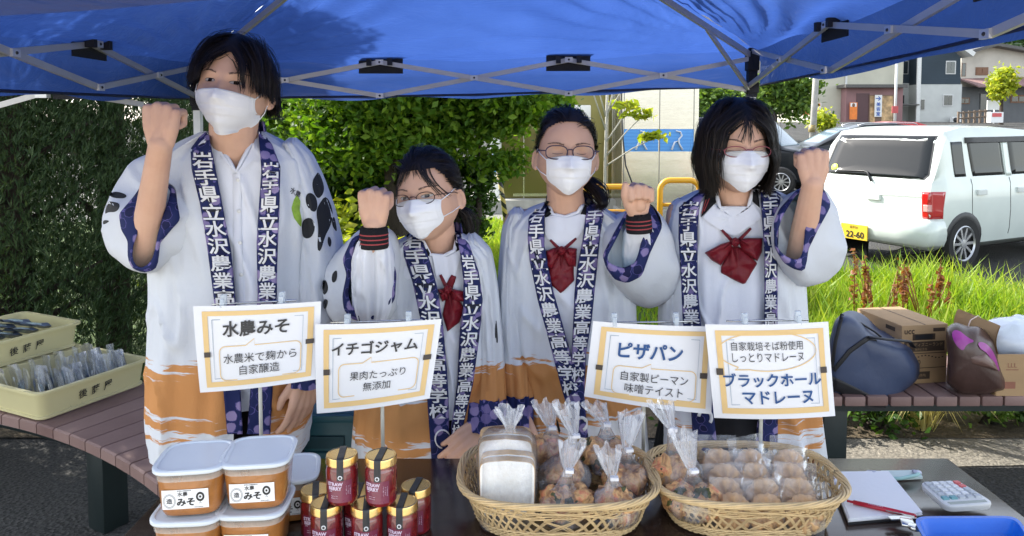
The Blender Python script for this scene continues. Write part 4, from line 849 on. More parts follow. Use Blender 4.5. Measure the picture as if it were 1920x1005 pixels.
# ---- right bench: cartons and bags
CARD = simple('cardboard', (.36, .235, .12), .8, var=.08, scale=5, bstr=.15, stretch=(1, 1, 6)); CARDP = simple('brown_print', (.055, .035, .022), .7, var=.2, scale=30)
def face_text(q, s, O, X, Zv, cu, cv, h, off=.0012, bold=.0, mi=0, maxw=None):
    vs, fs, asp = text_fit(s, bold); nrm = X.cross(Zv).normalized(); sx = 1 if not maxw or asp * h <= maxw else maxw / (asp * h)
    q.add([O + X * (cu + x * h * sx) + Zv * (cv + y * h) + nrm * off for x, y in vs], fs, mi)
def face_rect(q, O, X, Zv, u0, v0, u1, v1, off=.0008, mi=0):
    nrm = X.cross(Zv).normalized(); q.add([O + X * u + Zv * v_ + nrm * off for u, v_ in ((u0, v0), (u1, v0), (u1, v1), (u0, v1))], [(0, 1, 2, 3)], mi)
O = Vector((1.617, 2.99, BZ)); ang = R(9); X = Vector((math.cos(ang), math.sin(ang), 0)); Yv = Vector((-X.y, X.x, 0)); Zv = Vector((0, 0, 1)); bw, bd, bh = .215, .30, .25
t = thing('coffee_carton', 'closed cardboard coffee carton with brown print between the blue bag and brown bag', 'carton', O + X * bw / 2 + Yv * bd / 2)
q = M(); q.box(O + X * bw / 2 + Yv * bd / 2 + Zv * bh / 2, (bw, bd, bh), rz=ang, bev=.004); q.build('box', CARD, t, smooth=30)
q = M(); face_text(q, 'ucc', O, X, Zv, .035, .222, .018, bold=.02); face_rect(q, O, X, Zv, .05, .186, .155, .212); face_rect(q, O, X, Zv, .012, .138, .20, .180)
face_rect(q, O, X, Zv, .010, .128, .205, .131); face_rect(q, O, X, Zv, .008, .02, .135, .052); face_rect(q, O, X, Zv, .008, .066, .207, .069)
for k in range(12): face_rect(q, O, X, Zv, .012 + k * .016, .112 - .006 * math.sin(k * .8), .020 + k * .016, .117 - .006 * math.sin(k * .8))
face_text(q, '40', O, X, Zv, .075, .092, .022, bold=.01)
face_rect(q, O, X, Zv, .145, .22, .20, .235); pr = q.build('print', CARDP, t, smooth=False, fix=False)
q = M(); face_text(q, '東京ディズニーランド', O, X, Zv, .106, .167, .016, .0016, maxw=.17); face_text(q, '珈琲記念缶', O, X, Zv, .09, .147, .011, .0016); face_text(q, '職人の珈琲(徳用)', O, X, Zv, .07, .036, .013, .0016, maxw=.11); q.build('lettering', CARD, pr, smooth=False, fix=False)
q = M(); face_rect(q, O, X, Zv, .062, .190, .142, .208, .0016); q.build('hand_hole', DARK, t, smooth=False)
OL = O + Yv * bd; q = M(); XL = -Yv
face_rect(q, OL, XL, Zv, .03, .175, .10, .178); face_rect(q, OL, XL, Zv, .20, .215, .26, .232); face_rect(q, OL, XL, Zv, .03, .03, .27, .033); q.build('print', CARDP, t, smooth=False)
q = M(); T0 = O + Zv * bh; q.add([T0 + X * .105 + Zv * .001, T0 + X * .11 + Zv * .001, T0 + X * .11 + Yv * bd + Zv * .001, T0 + X * .105 + Yv * bd + Zv * .001], [(0, 1, 2, 3)]); q.build('lid_seam', CARDP, t, smooth=False)
# open carton
t = thing('open_carton', 'open cardboard carton with a raised flap at the right edge of the bench', 'carton', (2.11, 3.0, BZ)); q = M(); x0, x1, y0, y1, z1 = 1.935, 2.29, 2.87, 3.15, .588
for c, d in (((x0, (y0 + y1) / 2), (.006, y1 - y0)), ((x1, (y0 + y1) / 2), (.006, y1 - y0)), (((x0 + x1) / 2, y0), (x1 - x0, .006)), (((x0 + x1) / 2, y1), (x1 - x0, .006))): q.box((c[0], c[1], (BZ + z1) / 2), (d[0], d[1], z1 - BZ))
q.box(((x0 + x1) / 2, (y0 + y1) / 2, BZ + .004), (x1 - x0, y1 - y0, .006)); q.build('box', CARD, t, smooth=False)
fl = [Vector((x0, y0, z1)), Vector((x0, y1, z1)), W(1796, 579, 3.10), W(1874, 611, 2.86)]; q = M(); q.grid(lambda u, s: fl[0].lerp(fl[1], u).lerp(fl[3].lerp(fl[2], u), s) + Vector((-.012 * math.sin(math.pi * s), 0, .004 * nz3(u * 3, s * 3))), 8, 8)
n0 = len(q.v); q.v += [tuple(Vector(v_) + Vector((.005, 0, 0))) for v_ in q.v]; q.f += [tuple(i + n0 for i in f[::-1]) for f in q.f]; q.m += q.m[:]; q.build('flap', CARD, t)
O2 = Vector((x0, y0 - .003, BZ)); q = M(); face_rect(q, O2, Vector((1, 0, 0)), Zv, .035, .105, .085, .108, .001); face_text(q, 'LLL', O2, Vector((1, 0, 0)), Zv, .06, .125, .018); face_rect(q, O2, Vector((1, 0, 0)), Zv, .02, .03, .075, .058, .001); q.build('print', simple('rust_print', (.25, .10, .06), .7), t, smooth=False, fix=False)
q = M(); q.sphere((2.13, 3.02, .60), (.17, .11, .10), 26, fn=lambda d: 1 + .16 * nz3(d.x * 3, d.y * 3, d.z * 3) + .07 * nz3(d.x * 9, d.y * 9, d.z * 9)); tag(q.build('plastic_bag', clearfilm('pale_bag', tint=(.72, .80, .90), haze=.75, hi=.95, scale=12), None), 'pale bluish plastic bag stuffed into the open carton', 'plastic bag')

# pixel-outline solids: a stack of outlines at real depths, joined into one closed skin
def resample(P, n, closed=True):
    P = [Vector((p[0], p[1])) for p in P]; Q = P + [P[0]] if closed else P; L = [0]
    for a, b in zip(Q, Q[1:]): L.append(L[-1] + (b - a).length)
    out = []
    for i in range(n):
        s = L[-1] * i / (n if closed else n - 1); k = 0
        while k < len(L) - 2 and L[k + 1] < s: k += 1
        f = (s - L[k]) / max(1e-9, L[k + 1] - L[k]); out.append(Q[k].lerp(Q[k + 1], f))
    return out
def stack(q, layers, n=48, mi=0, cap=True, wob=0, seed=0):
    rings = []
    for poly, dep in layers:
        P = resample(poly, n); rings.append([W(p.x, p.y, dep(p.x, p.y) if callable(dep) else dep) for p in P])
    if wob: rings = [[p + Vector((nz3(p.x * 9, p.z * 9, p.y * 9 + seed), nz3(p.z * 9, p.y * 9, seed + 5), nz3(p.y * 9, p.x * 9, seed + 9))) * wob for p in r] for r in rings]
    return q.loft(rings, mi, True, cap)
def shrink(P, k, dx=0, dy=0):
    cx = sum(p[0] for p in P) / len(P); cy = sum(p[1] for p in P) / len(P); return [(cx + (x - cx) * k + dx, cy + (y - cy) * k + dy) for x, y in P]
def castpx(tree, px, py, off=.002):
    d = ray(px, py).normalized(); h = tree.ray_cast(CAMP, d); return (h[0] - d * off) if h[0] is not None else None
def band(q, tree, A, B, nu, nv, off, mi=0, edge=True, fall=None, sm=0):
    """strip between two pixel polylines draped on a surface"""
    A = resample(A, nv + 1, False); B = resample(B, nv + 1, False); vs = []; last = None
    us = [-0.0, .06] + [i / nu for i in range(1, nu)] + [.94, 1.0] if edge else [i / nu for i in range(nu + 1)]
    for j in range(nv + 1):
        for i, u in enumerate(us):
            p = A[j].lerp(B[j], u); o = off if not edge or 0 < i < len(us) - 1 else 0
            c = castpx(tree, p.x, p.y, o)
            if c is None: c = W(p.x, p.y, (last.y if last else fall or 2)) 
            last = c; vs.append(c)
    k = len(us)
    for _ in range(sm):
        D = [(p - CAMP).length for p in vs]; N = D[:]
        for j in range(1, nv):
            for i in range(k): N[j * k + i] = (D[(j - 1) * k + i] + 2 * D[j * k + i] + D[(j + 1) * k + i]) / 4
        for j in range(nv + 1):
            for i in range(1, k - 1): D[j * k + i] = (N[j * k + i - 1] + 2 * N[j * k + i] + N[j * k + i + 1]) / 4 if 1 < i < k - 2 else N[j * k + i]
        vs = [CAMP + (p - CAMP).normalized() * min(D[i], (p - CAMP).length + .004) for i, p in enumerate(vs)]
    q.add(vs, [(j * k + i, j * k + i + 1, (j + 1) * k + i + 1, (j + 1) * k + i) for j in range(nv) for i in range(k - 1)], mi); return q
def chaikin(P, k=2):
    for _ in range(k): P = [t for a, b in zip(P, P[1:] + P[:1]) for t in ((a[0] * .75 + b[0] * .25, a[1] * .75 + b[1] * .25), (a[0] * .25 + b[0] * .75, a[1] * .25 + b[1] * .75))]
    return P
def decal(q, tree, poly, off=.002, mi=0, n=36, ys=None, rnd_=0):
    poly = chaikin([tuple(p) for p in poly], rnd_)
    P = resample(poly, n); cx = sum(p.x for p in P) / n; cy = sum(p.y for p in P) / n; rings = []
    for f in (1, .8, .6, .4, .2, .04):
        r = []
        for p in P:
            c = castpx(tree, cx + (p.x - cx) * f, cy + (p.y - cy) * f, off); r.append(c)
        rings.append(r)
    good = [c for r in rings for c in r if c is not None]
    if not good: return q
    fb = sum((c.y for c in good)) / len(good)
    for r, f in zip(rings, (1, .8, .6, .4, .2, .04)):
        for i, c in enumerate(r):
            if c is None: r[i] = W(cx + (P[i].x - cx) * f, cy + (P[i].y - cy) * f, fb)
    q.loft(rings, mi, True, False); q.add(rings[-1], [tuple(range(n))], mi); return q
def soft(q, lv=1, remesh=None, it=4):
    """smooth a builder mesh (voxel remesh optional); returns a new builder"""
    me = bpy.data.meshes.new('tmp'); me.from_pydata(q.v, [], q.f); bm = bmesh.new(); bm.from_mesh(me); bmesh.ops.recalc_face_normals(bm, faces=bm.faces[:]); bm.to_mesh(me); bm.free()
    o = bpy.data.objects.new('tmp', me); COL.objects.link(o)
    if remesh: md = o.modifiers.new('r', 'REMESH'); md.mode = 'VOXEL'; md.voxel_size = remesh
    if lv: md = o.modifiers.new('s', 'SUBSURF'); md.levels = lv
    if it: md = o.modifiers.new('k', 'SMOOTH'); md.factor = .5; md.iterations = it
    dg = bpy.context.evaluated_depsgraph_get(); dg.update(); m2 = o.evaluated_get(dg).data; q2 = M(); nv = len(m2.vertices); co = np.empty(nv * 3); m2.vertices.foreach_get('co', co); q2.v = [tuple(x) for x in co.reshape(-1, 3).tolist()]; q2.f = [tuple(p.vertices) for p in m2.polygons]; q2.m = [0] * len(q2.f)
    bpy.data.objects.remove(o); bpy.data.meshes.remove(me); return q2
NAVYBAG = simple('navy_nylon', (.040, .058, .115), .45, var=.2, scale=5, bstr=.25, bdist=.012, bscale=9); BLACKBAG = simple('black_nylon', (.012, .012, .014), .6, var=.2)
t = thing('cooler_bag', 'slumped navy blue cooler bag with black straps on the bench', 'bag', W(1640, 768, 2.93))
P0 = [(1553, 640), (1562, 602), (1578, 588), (1600, 596), (1628, 626), (1668, 640), (1702, 655), (1722, 690), (1716, 715), (1690, 738), (1668, 766), (1640, 768), (1600, 752), (1553, 738)]
q = M(); stack(q, [(shrink(P0, .12), 2.88), (shrink(P0, .45), 2.875), (shrink(P0, .75), 2.88), (shrink(P0, .92), 2.89), (P0, 2.92), (shrink(P0, 1.0, 4, -4), 3.0), (shrink(P0, 1.0, 18, -12), 3.12), (shrink(P0, .9, 26, -10), 3.18)], 56, wob=.007); q = soft(q, 1, it=2); tr_ = q.bvh(); q.build('body', NAVYBAG, t)
q = M(); band(q, tr_, [(1555, 702), (1600, 724), (1640, 744), (1666, 752)], [(1553, 740), (1600, 756), (1638, 770), (1664, 768)], 6, 20, .004); q.build('base_panel', BLACKBAG, t)
q = M(); band(q, tr_, [(1575, 590), (1563, 640), (1556, 690)], [(1583, 590), (1570, 640), (1563, 690)], 3, 16, .005); q.build('strap', BLACKBAG, t); q = M(); band(q, tr_, [(1560, 692), (1590, 655), (1625, 630), (1640, 632)], [(1566, 698), (1597, 661), (1630, 638), (1645, 640)], 3, 20, .005); q.build('strap', BLACKBAG, t); q = M()
q.tube([W(1628, 632, 2.88), W(1660, 636, 2.86), W(1705, 640, 2.90), W(1712, 650, 2.95)], .013, 8, flat=.35); q.build('strap', BLACKBAG, t); q = M(); q.tube([W(1578, 590, 2.93), W(1604, 600, 2.96), W(1640, 622, 2.95), W(1652, 632, 2.94)], .008, 8, flat=.5); q.build('strap', BLACKBAG, t)
BROWNB = simple('brown_satin', (.060, .032, .026), .35, var=.2, scale=6, bstr=.4, bdist=.014, bscale=8); PURP = simple('purple_lining', (.26, .02, .22), .35, var=.2, scale=10, bstr=.4, bscale=14)
t = thing('satin_bag', 'dark brown satin drawstring bag with purple lining slumped before the carton', 'bag', W(1830, 742, 2.86))
P0 = [(1772, 720), (1778, 670), (1776, 640), (1774, 615), (1790, 606), (1812, 614), (1835, 614), (1862, 640), (1876, 680), (1890, 715), (1886, 735), (1850, 742), (1800, 740)]
q = M(); stack(q, [(shrink(P0, .1, 0, 4), 2.80), (shrink(P0, .45, 0, 4), 2.80), (shrink(P0, .8, 0, 4), 2.82), (P0, 2.86), (shrink(P0, 1.02, 0, -3), 2.93), (shrink(P0, .85, 2, -6), 3.02)], 64, wob=.012, seed=3); q = soft(q, 1, it=2); tr_ = q.bvh(); q.build('body', BROWNB, t)
q = M(); decal(q, tr_, [(1783, 622), (1796, 617), (1816, 634), (1830, 640), (1812, 645), (1806, 660), (1790, 645)], .004, rnd_=2); decal(q, tr_, [(1832, 640), (1850, 643), (1866, 664), (1876, 700), (1868, 690), (1850, 660), (1838, 655)], .004, rnd_=2); q.build('lining', PURP, t)
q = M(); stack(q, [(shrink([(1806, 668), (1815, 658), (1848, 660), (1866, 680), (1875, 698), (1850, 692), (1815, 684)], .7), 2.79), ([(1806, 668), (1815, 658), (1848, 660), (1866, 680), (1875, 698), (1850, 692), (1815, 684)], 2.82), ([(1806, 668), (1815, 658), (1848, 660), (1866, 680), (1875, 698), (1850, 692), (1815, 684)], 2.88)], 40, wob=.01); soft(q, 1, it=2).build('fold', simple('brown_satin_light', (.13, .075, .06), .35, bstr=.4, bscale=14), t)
q = M(); q.tube([W(1812, 620, 2.9), W(1820, 600, 2.92), W(1834, 592, 2.93), W(1838, 596, 2.93)], .0025, 5); q.build('cord', simple('pale_cord', (.5, .4, .35), .7), t)
# ================================================================== THINGS ON THE TABLE
def sq(hw, z, n=4.2, k=40):
    r = []
    for j in range(k):
        a = 2 * math.pi * (j + .5) / k; c, s = math.cos(a), math.sin(a); r.append(Vector((hw * math.copysign(abs(c) ** (2 / n), c), hw * math.copysign(abs(s) ** (2 / n), s), z)))
    return r
MISO = simple('miso_paste', (.36, .145, .035), .30, var=.22, scale=28, bstr=.3, bdist=.003, coat=.8); LID = simple('pale_lid', (.66, .71, .75), .18, var=.03, scale=6, bstr=.03); RIM = clearfilm('tub_rim', tint=(.7, .66, .6), haze=.35, hi=.5, scale=20); LABELW = simple('label_paper', (.78, .79, .80), .5, var=.02)
MH = .093
def miso(label, p, rz):
    t = thing('miso_tub', label, 'tub', p, 'miso tubs', local=True); t.rotation_euler = (0, 0, rz)
    q = M(); q.loft([sq(.040, .001), sq(.049, .003), sq(.053, .012), sq(.0585, .072), sq(.059, .078)]); q.build('tub', MISO, t, smooth=50)
    q = M(); q.loft([sq(.060, .070), sq(.0605, .080), sq(.064, .083), sq(.064, .086)], cap=False); q.build('rim', RIM, t, smooth=50)
    q = M(); q.loft([sq(.0640, .084), sq(.0655, .086), sq(.0655, .0905), sq(.0635, .0925), sq(.0585, .0928), sq(.0565, .0905), sq(.03, .0903)]); q.build('lid', LID, t, smooth=40)
    q = M(); f = lambda x, z: Vector((x, -(lerp(.053, .0585, (z - .012) / .06)) - .0012 + .0035 * (abs(x) / .055) ** 4, z)); X0, X1, Z0, Z1 = -.043, .037, .018, .055
    q.grid(lambda u, s: f(lerp(X0, X1, u), lerp(Z0, Z1, s)), 8, 3); lb = q.build('label', LABELW, t, smooth=False)
    q = M()
    def tx(s, cx, cz, h, b=0.0, maxw=None):
        vs, fs, asp = text_fit(s, b); sx = min(1, maxw / (asp * h)) if maxw else 1; q.add([f(cx + x * h * sx, cz + y * h) - Vector((0, .0006, 0)) for x, y in vs], fs)
    tx('水農', -.007, .0465, .0085, .015); tx('みそ', -.002, .031, .015, .035); tx('岩手県立水沢農業高等学校', -.004, .0528, .002, .02, .036); tx('造', -.030, .034, .010, .015)
    ring = lambda cx, cz, r0, r1, k=24: q.add([f(cx + math.cos(a) * r, cz + math.sin(a) * r * 1.25) - Vector((0, .0006, 0)) for r in (r0, r1) for a in [2 * math.pi * i / k for i in range(k)]], [(i, (i + 1) % k, k + (i + 1) % k, k + i) for i in range(k)])
    ring(-.030, .034, .0088, .0093); ring(-.030, .034, .0105, .0109); ring(.023, .040, .0040, .0072); ring(.023, .040, .0001, .0018); tx('八', .023, .0285, .004, .03); tx('株式会社 宮田醸造', .020, .0205, .0018, .02, .024); q.build('lettering', INK, lb, smooth=False, fix=False); return t
p1 = Z(366, 852, TZ + 2 * MH); p2 = Z(487, 842, TZ + 2 * MH); p3 = Z(534, 884, TZ + MH)
mt0 = miso('upper miso tub of the left stack, white lid and square label', (p1.x, p1.y, TZ + MH), R(8)); mt0['group'] = 'miso tubs'
dup(mt0, (p1.x - .003, p1.y - .004, TZ), R(4), 'lower miso tub of the left stack, cut by the bottom edge'); dup(mt0, (p2.x, p2.y, TZ + MH), R(7), 'upper miso tub of the right stack, just below the first sign pole'); dup(mt0, (p2.x - .006, p2.y - .006, TZ), R(3), 'lower miso tub of the right stack beside the jam jars'); dup(mt0, (p3.x, p3.y + .02, TZ), R(12), 'single miso tub standing behind the right miso stack')
# jam jars
GOLD = simple('gold_lid', (.72, .50, .20), .25, .9, var=.04, scale=6, bstr=.03); m, n, out = nmat('strawberry_jam'); nz = noise(n, 60, 3, .6, tc(n)); princ(n, out, ramp(n, nz.outputs[0], [(.3, (.10, .006, .008)), (.7, (.22, .014, .018))]), .08, 0, .6, nz.outputs[0], .1, .002, coat=1); JAM = m
JLAB = simple('purple_label', (.16, .02, .05), .25, coat=.5); PINKINK = simple('pale_lilac_ink', (.62, .50, .62), .5); TAPE = simple('black_tape', (.018, .02, .024), .42)
JH = .09
def jar(label, p, rz):
    t = thing('jam_jar', label, 'jar', p, 'strawberry jam jars', local=True); t.rotation_euler = (0, 0, rz); q = M(); q.lathe([(.022, .0005), (.027, .001), (.0295, .006), (.0298, .060), (.0285, .067), (.0270, .070), (.0270, .074)], n=40); q.build('jar', JAM, t, smooth=50)
    q = M(); q.lathe([(.0292, .0735), (.0302, .0745), (.0302, .078), (.0297, .0795), (.0297, .086), (.0285, .0890), (.0262, .0898), (.0252, .0888), (.005, .0888)], n=40); q.build('lid', GOLD, t, smooth=40)
    cyl = lambda x, z, o=.0006: Vector(((.0298 + o) * math.sin(x / .0298), -(.0298 + o) * math.cos(x / .0298), z))
    q = M(); q.grid(lambda u, s: cyl(lerp(-.026, .022, u), lerp(.008, .050, s), .0003), 12, 3); lb = q.build('label', JLAB, t); q = M()
    def tx(s, cx, cz, h, b=0.0, rot=0):
        vs, fs, asp = text_fit(s, b); q.add([cyl(cx + (x if not rot else -y) * h, cz + (y if not rot else x) * h, .0009) for x, y in vs], fs)
    tx('STRAW', -.010, .0435, .0068, .045); tx('BERRY', -.010, .0355, .0068, .045); tx('JAM', -.0185, .0295, .0030, .01); tx('国産いちご使用', -.011, .021, .0017); tx('無添加 手づくり', -.011, .017, .0017); tx('いちご・砂糖・レモン', .011, .032, .0018, 0, 1); tx('岩手県産いちご 150g', .0145, .032, .0018, 0, 1); tx('要冷蔵 開封後はお早めに', .018, .032, .0016, 0, 1); q.build('lettering', PINKINK, lb, smooth=False, fix=False)
    q = M(); prof = [(-.0312, .050), (-.0309, .066), (-.0309, .0785), (-.0304, .087), (-.0288, .0905), (-.0265, .0912), (0, .0906), (.0265, .0912), (.0288, .0905), (.0308, .08)]; q.grid(lambda u, s: (lambda a, b, f: Vector(((u - .5) * .0125, lerp(a[0], b[0], f) + .0012 * (2 * u - 1) ** 2 * (1 if lerp(a[0], b[0], f) < 0 else 0), lerp(a[1], b[1], f))))(prof[min(8, int(s * 9))], prof[min(8, int(s * 9)) + 1], s * 9 - min(8, int(s * 9))), 4, 27); tp = q.build('tape', TAPE, t)
    q = M(); q.lathe([(.0042, 0), (.004, .0006)], n=20); q.lathe([(.0028, .0007), (.0027, .0009)], n=6, mi=1); q.xf(Matrix.Translation((0, -.0318, .0565)) @ Matrix.Rotation(R(90), 4, 'X')); q.build('seal', [LABELW, TAPE], tp, smooth=False); return t
js = [((641, 851), 2, 6, 'left jam jar of the two on top of the pile'), ((714, 853), 2, -3, 'right jam jar of the two on top of the pile'), ((612, 940), 1, 4, 'front left jam jar on the table below the pile'), ((688, 942), 1, 8, 'front middle jam jar on the table below the pile'), ((754, 938), 1, -2, 'front right jam jar on the table below the pile'), ((592, 915), 1, 14, 'jam jar at the back left, partly hidden by the front row'), ((672, 918), 1, 2, 'jam jar at the back hidden between the two upper jars'), ((780, 908), 1, -8, 'jam jar at the back right end of the row')]
j0 = None
for (px, lv, rz, lb) in [(a, b, c, d) for a, b, c, d in js]:
    p = Z(px[0], px[1], TZ + lv * JH); loc = (p.x, p.y, TZ + (lv - 1) * (JH + .002))
    if j0 is None: j0 = jar(lb, loc, R(rz))
    else: dup(j0, loc, R(rz), lb)
# ---- wicker baskets
WICK = simple('wicker', (.62, .45, .23), .5, var=.22, scale=30, bstr=.5, bdist=.002, stretch=(1, 1, 1)); 
def basket(label, c, ax, ay, h, seed):
    t = thing('wicker_basket', label, 'basket', c, 'wicker baskets', local=True); rg = random.Random(seed)
    def P(a, s, o=0):   # s: 0 base .. 1 rim
        k = lerp(.80, 1.0, s ** .8); n_ = 3.0; cs, sn = math.cos(a), math.sin(a)
        x = math.copysign(abs(cs) ** (2 / n_), cs); y = math.copysign(abs(sn) ** (2 / n_), sn); return Vector((x * (ax * k + o), y * (ay * k + o), .004 + s * h))
    q = M(); N = 54
    for k in range(N):
        for sg in (1, -1):
            a = 2 * math.pi * (k + .25 * sg) / N
            for e in (-.012, 0, .012): q.tube([P(a + e + sg * .34 * s * 1.15, s, (.0015 if (i + (sg > 0)) % 2 else -.0015)) for i, s in enumerate((0, .18, .34, .5, .66, .82, .95))], .0014, 4, flat=.6)
    q.build('lattice', WICK, t)
    q = M()
    for r in range(4):
        for ph in (0, 1): q.tube([P(2 * math.pi * i / 120, .05 + r * .055 + rg.uniform(-.008, .008), .003 * math.sin(i * math.pi / 2.2 + ph * math.pi + r)) for i in range(121)], .0021, 4)
    for r in range(5): q.tube([P(2 * math.pi * i / 150, .60 + r * .035 + .012 * math.sin(i * .5 + r), .0026 * math.sin(i * .42 + r * 1.3)) for i in range(151)], .0016, 4)
    q.build('woven_band', WICK, t)
    q = M()
    for st in range(7):
        ph = 2 * math.pi * st / 7; q.tube([P(2 * math.pi * i / 200, .93 + .055 * math.sin(i * .16 + ph), .0045 + .0055 * math.cos(i * .16 + ph)) for i in range(201)], .0026, 5)
    q.build('rim', WICK, t); q = M(); q.loft([[P(2 * math.pi * j / 40, 0) * k + Vector((0, 0, .002 * (1 - k))) for j in range(40)] for k in (1, .6, .2)]); q.build('base', WICK, t); return t
B1 = Vector((.094, 1.475, TZ)); B2 = Vector((.478, 1.475, TZ))
basket('large oval wicker basket with the sliced loaf and bagged pizza breads', B1, .197, .142, .088, 1); basket('wicker basket on the right with the wrapped madeleines', B2, .190, .132, .085, 2)
# bagged pizza bread
m, n, out = nmat('pizza_bread'); v = tc(n); vo = node(n, 'ShaderNodeTexVoronoi'); vo.inputs['Scale'].default_value = 70; n.links.new(v, vo.inputs['Vector']); nz = noise(n, 34, 5, .65, v, .7); nz2 = noise(n, 22, 3, .5, v)
c0 = ramp(n, nz.outputs[0], [(.28, (.16, .07, .03)), (.42, (.46, .22, .09)), (.52, (.78, .47, .20)), (.62, (.68, .22, .11)), (.75, (.80, .58, .32))]); c1 = mixc(n, math_(n, 'GREATER_THAN', nz2.outputs[0], .62), c0, (.07, .075, .02)); princ(n, out, c1, .4, 0, .5, nz.outputs[0], .9, .012); PIZZA = m
FILMB = clearfilm('bag_film', tint=(.88, .90, .95), haze=.03, hi=.36, scale=26, stretch=(1, 1, .22)); FILMN = clearfilm('gathered_film', tint=(.85, .88, .95), haze=.20, hi=.62, scale=60, stretch=(1, 1, .12)); TIE = simple('white_tie', (.75, .75, .77), .5)
def bag(label, bread, tie, top, Y, seed, rad=.052, sq_=1.0):
    """bread, tie and top are picture positions at depth Y"""
    rg = random.Random(seed); b = W(*bread, Y); ti = W(*tie, Y); tp = W(*top, Y - .004); t = thing('bread_bag', label, 'bread bag', (b.x, b.y, b.z - rad * .8), 'bagged pizza breads')
    q = M(); 
    for k in range(2): q.sphere(b + Vector((rg.uniform(-.3, .3) * rad + (k - .5) * rad * .7, rg.uniform(-.2, .2) * rad, rg.uniform(-.12, .12) * rad)), (rad * .66, rad * .66, rad * .68), 22, fn=lambda d: 1 + .34 * nz3(d.x * 2.6 + k * 5, d.y * 2.6, d.z * 2.6 + seed) + .16 * nz3(d.x * 8, d.y * 8 + seed, d.z * 8))
    q.build('bread', PIZZA, t)
    ax = (ti - b); rings = []; n_ = 44
    prof = [(-.80, .30), (-.74, .72), (-.50, 1.0), (-.1, 1.08), (.25, .98), (.50, .72)]
    for z, r in prof: rings.append([b + Vector((math.cos(a) * rad * r, math.sin(a) * rad * r * .92, rad * z)) * 1 + Vector((1, 1, 0)) * 0 + Vector((math.cos(a), math.sin(a), 0)) * rad * .07 * nz3(math.cos(a) * 4, math.sin(a) * 4, z * 3 + seed) for a in [2 * math.pi * j / n_ for j in range(n_)]])
    b2 = b + Vector((0, 0, rad * .5)); L = []
    for f in (.25, .5, .75, .92, 1.0): L.append((b2.lerp(ti, f), lerp(rad * .66, .0065, f ** .55), .35 * f))
    dtop = (tp - ti)
    for f in (.08, .3, .6, .85, 1.0): L.append((ti + dtop * f, lerp(.0065, .024, f ** .8), .45))
    R2 = []
    for k, (c, r, w_) in enumerate(L): R2.append([c + Vector((math.cos(a), math.sin(a) * .8, 0)) * r * (1 + w_ * math.sin(a * 9 + seed + .4 * math.sin(k)) * .55) + (Vector((0, 0, .007 * math.sin(a * 5 + seed))) if k >= len(L) - 1 else Vector()) for a in [2 * math.pi * j / n_ for j in range(n_)]])
    q = M(); q.loft(rings + R2[:3], cap=False); q.build('film', FILMB, t); q = M(); q.loft(R2[2:], cap=False); q.build('gathered_neck', FILMN, t)
    q = M(); q.box(ti + Vector((.004, -.006, 0)), (.016, .012, .006), rz=R(10 * rg.uniform(-1, 1))); q.build('tie', TIE, t, smooth=False); return t
bag('bagged pizza bread at the back left of the large basket, right of the loaf', (1034, 846), (1032, 800), (1020, 757), 1.55, 1, .045)
bag('bagged pizza bread in the middle of the large basket with the tallest twisted neck', (1059, 890), (1076, 815), (1060, 757), 1.475, 2, .052)
bag('bagged pizza bread at the back right of the large basket behind the others', (1138, 850), (1135, 794), (1112, 758), 1.55, 3, .050)
bag('bagged pizza bread at the right end of the large basket with an upright flared neck', (1178, 896), (1175, 841), (1184, 776), 1.475, 4, .046)
bag('bagged pizza bread at the front left of the large basket beside the loaf', (1058, 947), (1064, 880), (1074, 830), 1.395, 5, .048)
bag('bagged pizza bread at the front right of the large basket near its rim', (1152, 946), (1147, 894), (1140, 842), 1.395, 6, .048)
bag('bagged pizza bread at the back of the madeleine basket with a bent neck', (1272, 884), (1258, 803), (1238, 757), 1.49, 7, .050)
bag('bagged pizza bread at the front left of the madeleine basket', (1300, 934), (1296, 880), (1280, 812), 1.40, 8, .048)
# sliced loaf in a bag
m, n, out = nmat('bread_crumb'); nz = noise(n, 120, 5, .7, tc(n)); princ(n, out, ramp(n, nz.outputs[0], [(.35, (.86, .83, .77)), (.65, (.93, .92, .88))]), .9, 0, .2, nz.outputs[0], .5, .003); CRUMB = m; CRUST = simple('bread_crust', (.58, .38, .19), .6, var=.15, scale=20)
LC = W(951, 920, 1.39); t = thing('loaf_bag', 'white sliced loaf standing in a clear tied bag in the large basket', 'bread', (LC.x, LC.y + .05, TZ + .006))
def slice_poly(w_, h_):
    P = []
    for j in range(48):
        a = 2 * math.pi * j / 48; c, s = math.cos(a), math.sin(a); x = math.copysign(abs(c) ** .24, c); z = math.copysign(abs(s) ** .24, s); P.append((x * w_ / 2 * (1 + .015 * z), z * h_ / 2 + .002 * math.cos(x * 3)))
    return P
sp = slice_poly(.108, .110)
for k in range(5):
    y = LC.y + k * .024; oz = (.004 if k < 2 else .026) + .002 * (k % 2); q = M(); c = Vector((LC.x + (.0015 * (k % 2) - .004 * (k > 1)), y, LC.z + oz)); rg_ = []
    for dy, s in ((0, .975), (0, .985), (.002, 1.0), (.019, 1.0), (.021, .985)): rg_.append([c + Vector((x * s, dy, z * s)) for x, z in sp])
    q.loft(rg_, 1, cap=False); q.add(rg_[0], [tuple(range(48))], 0); q.add(rg_[-1], [tuple(range(48))], 0); q.build('bread_slice', [CRUMB, CRUST], t, smooth=40)
q = M(); tie = W(957, 805, 1.42); rings = []
def rrect(c, hx, hy, n_=56, ex=3.5): return [Vector((c[0] + hx * math.copysign(abs(math.cos(a)) ** (2 / ex), math.cos(a)), c[1] + hy * math.copysign(abs(math.sin(a)) ** (2 / ex), math.sin(a)), c[2])) for a in [2 * math.pi * (j + .5) / n_ for j in range(n_)]]
yc = LC.y + .055
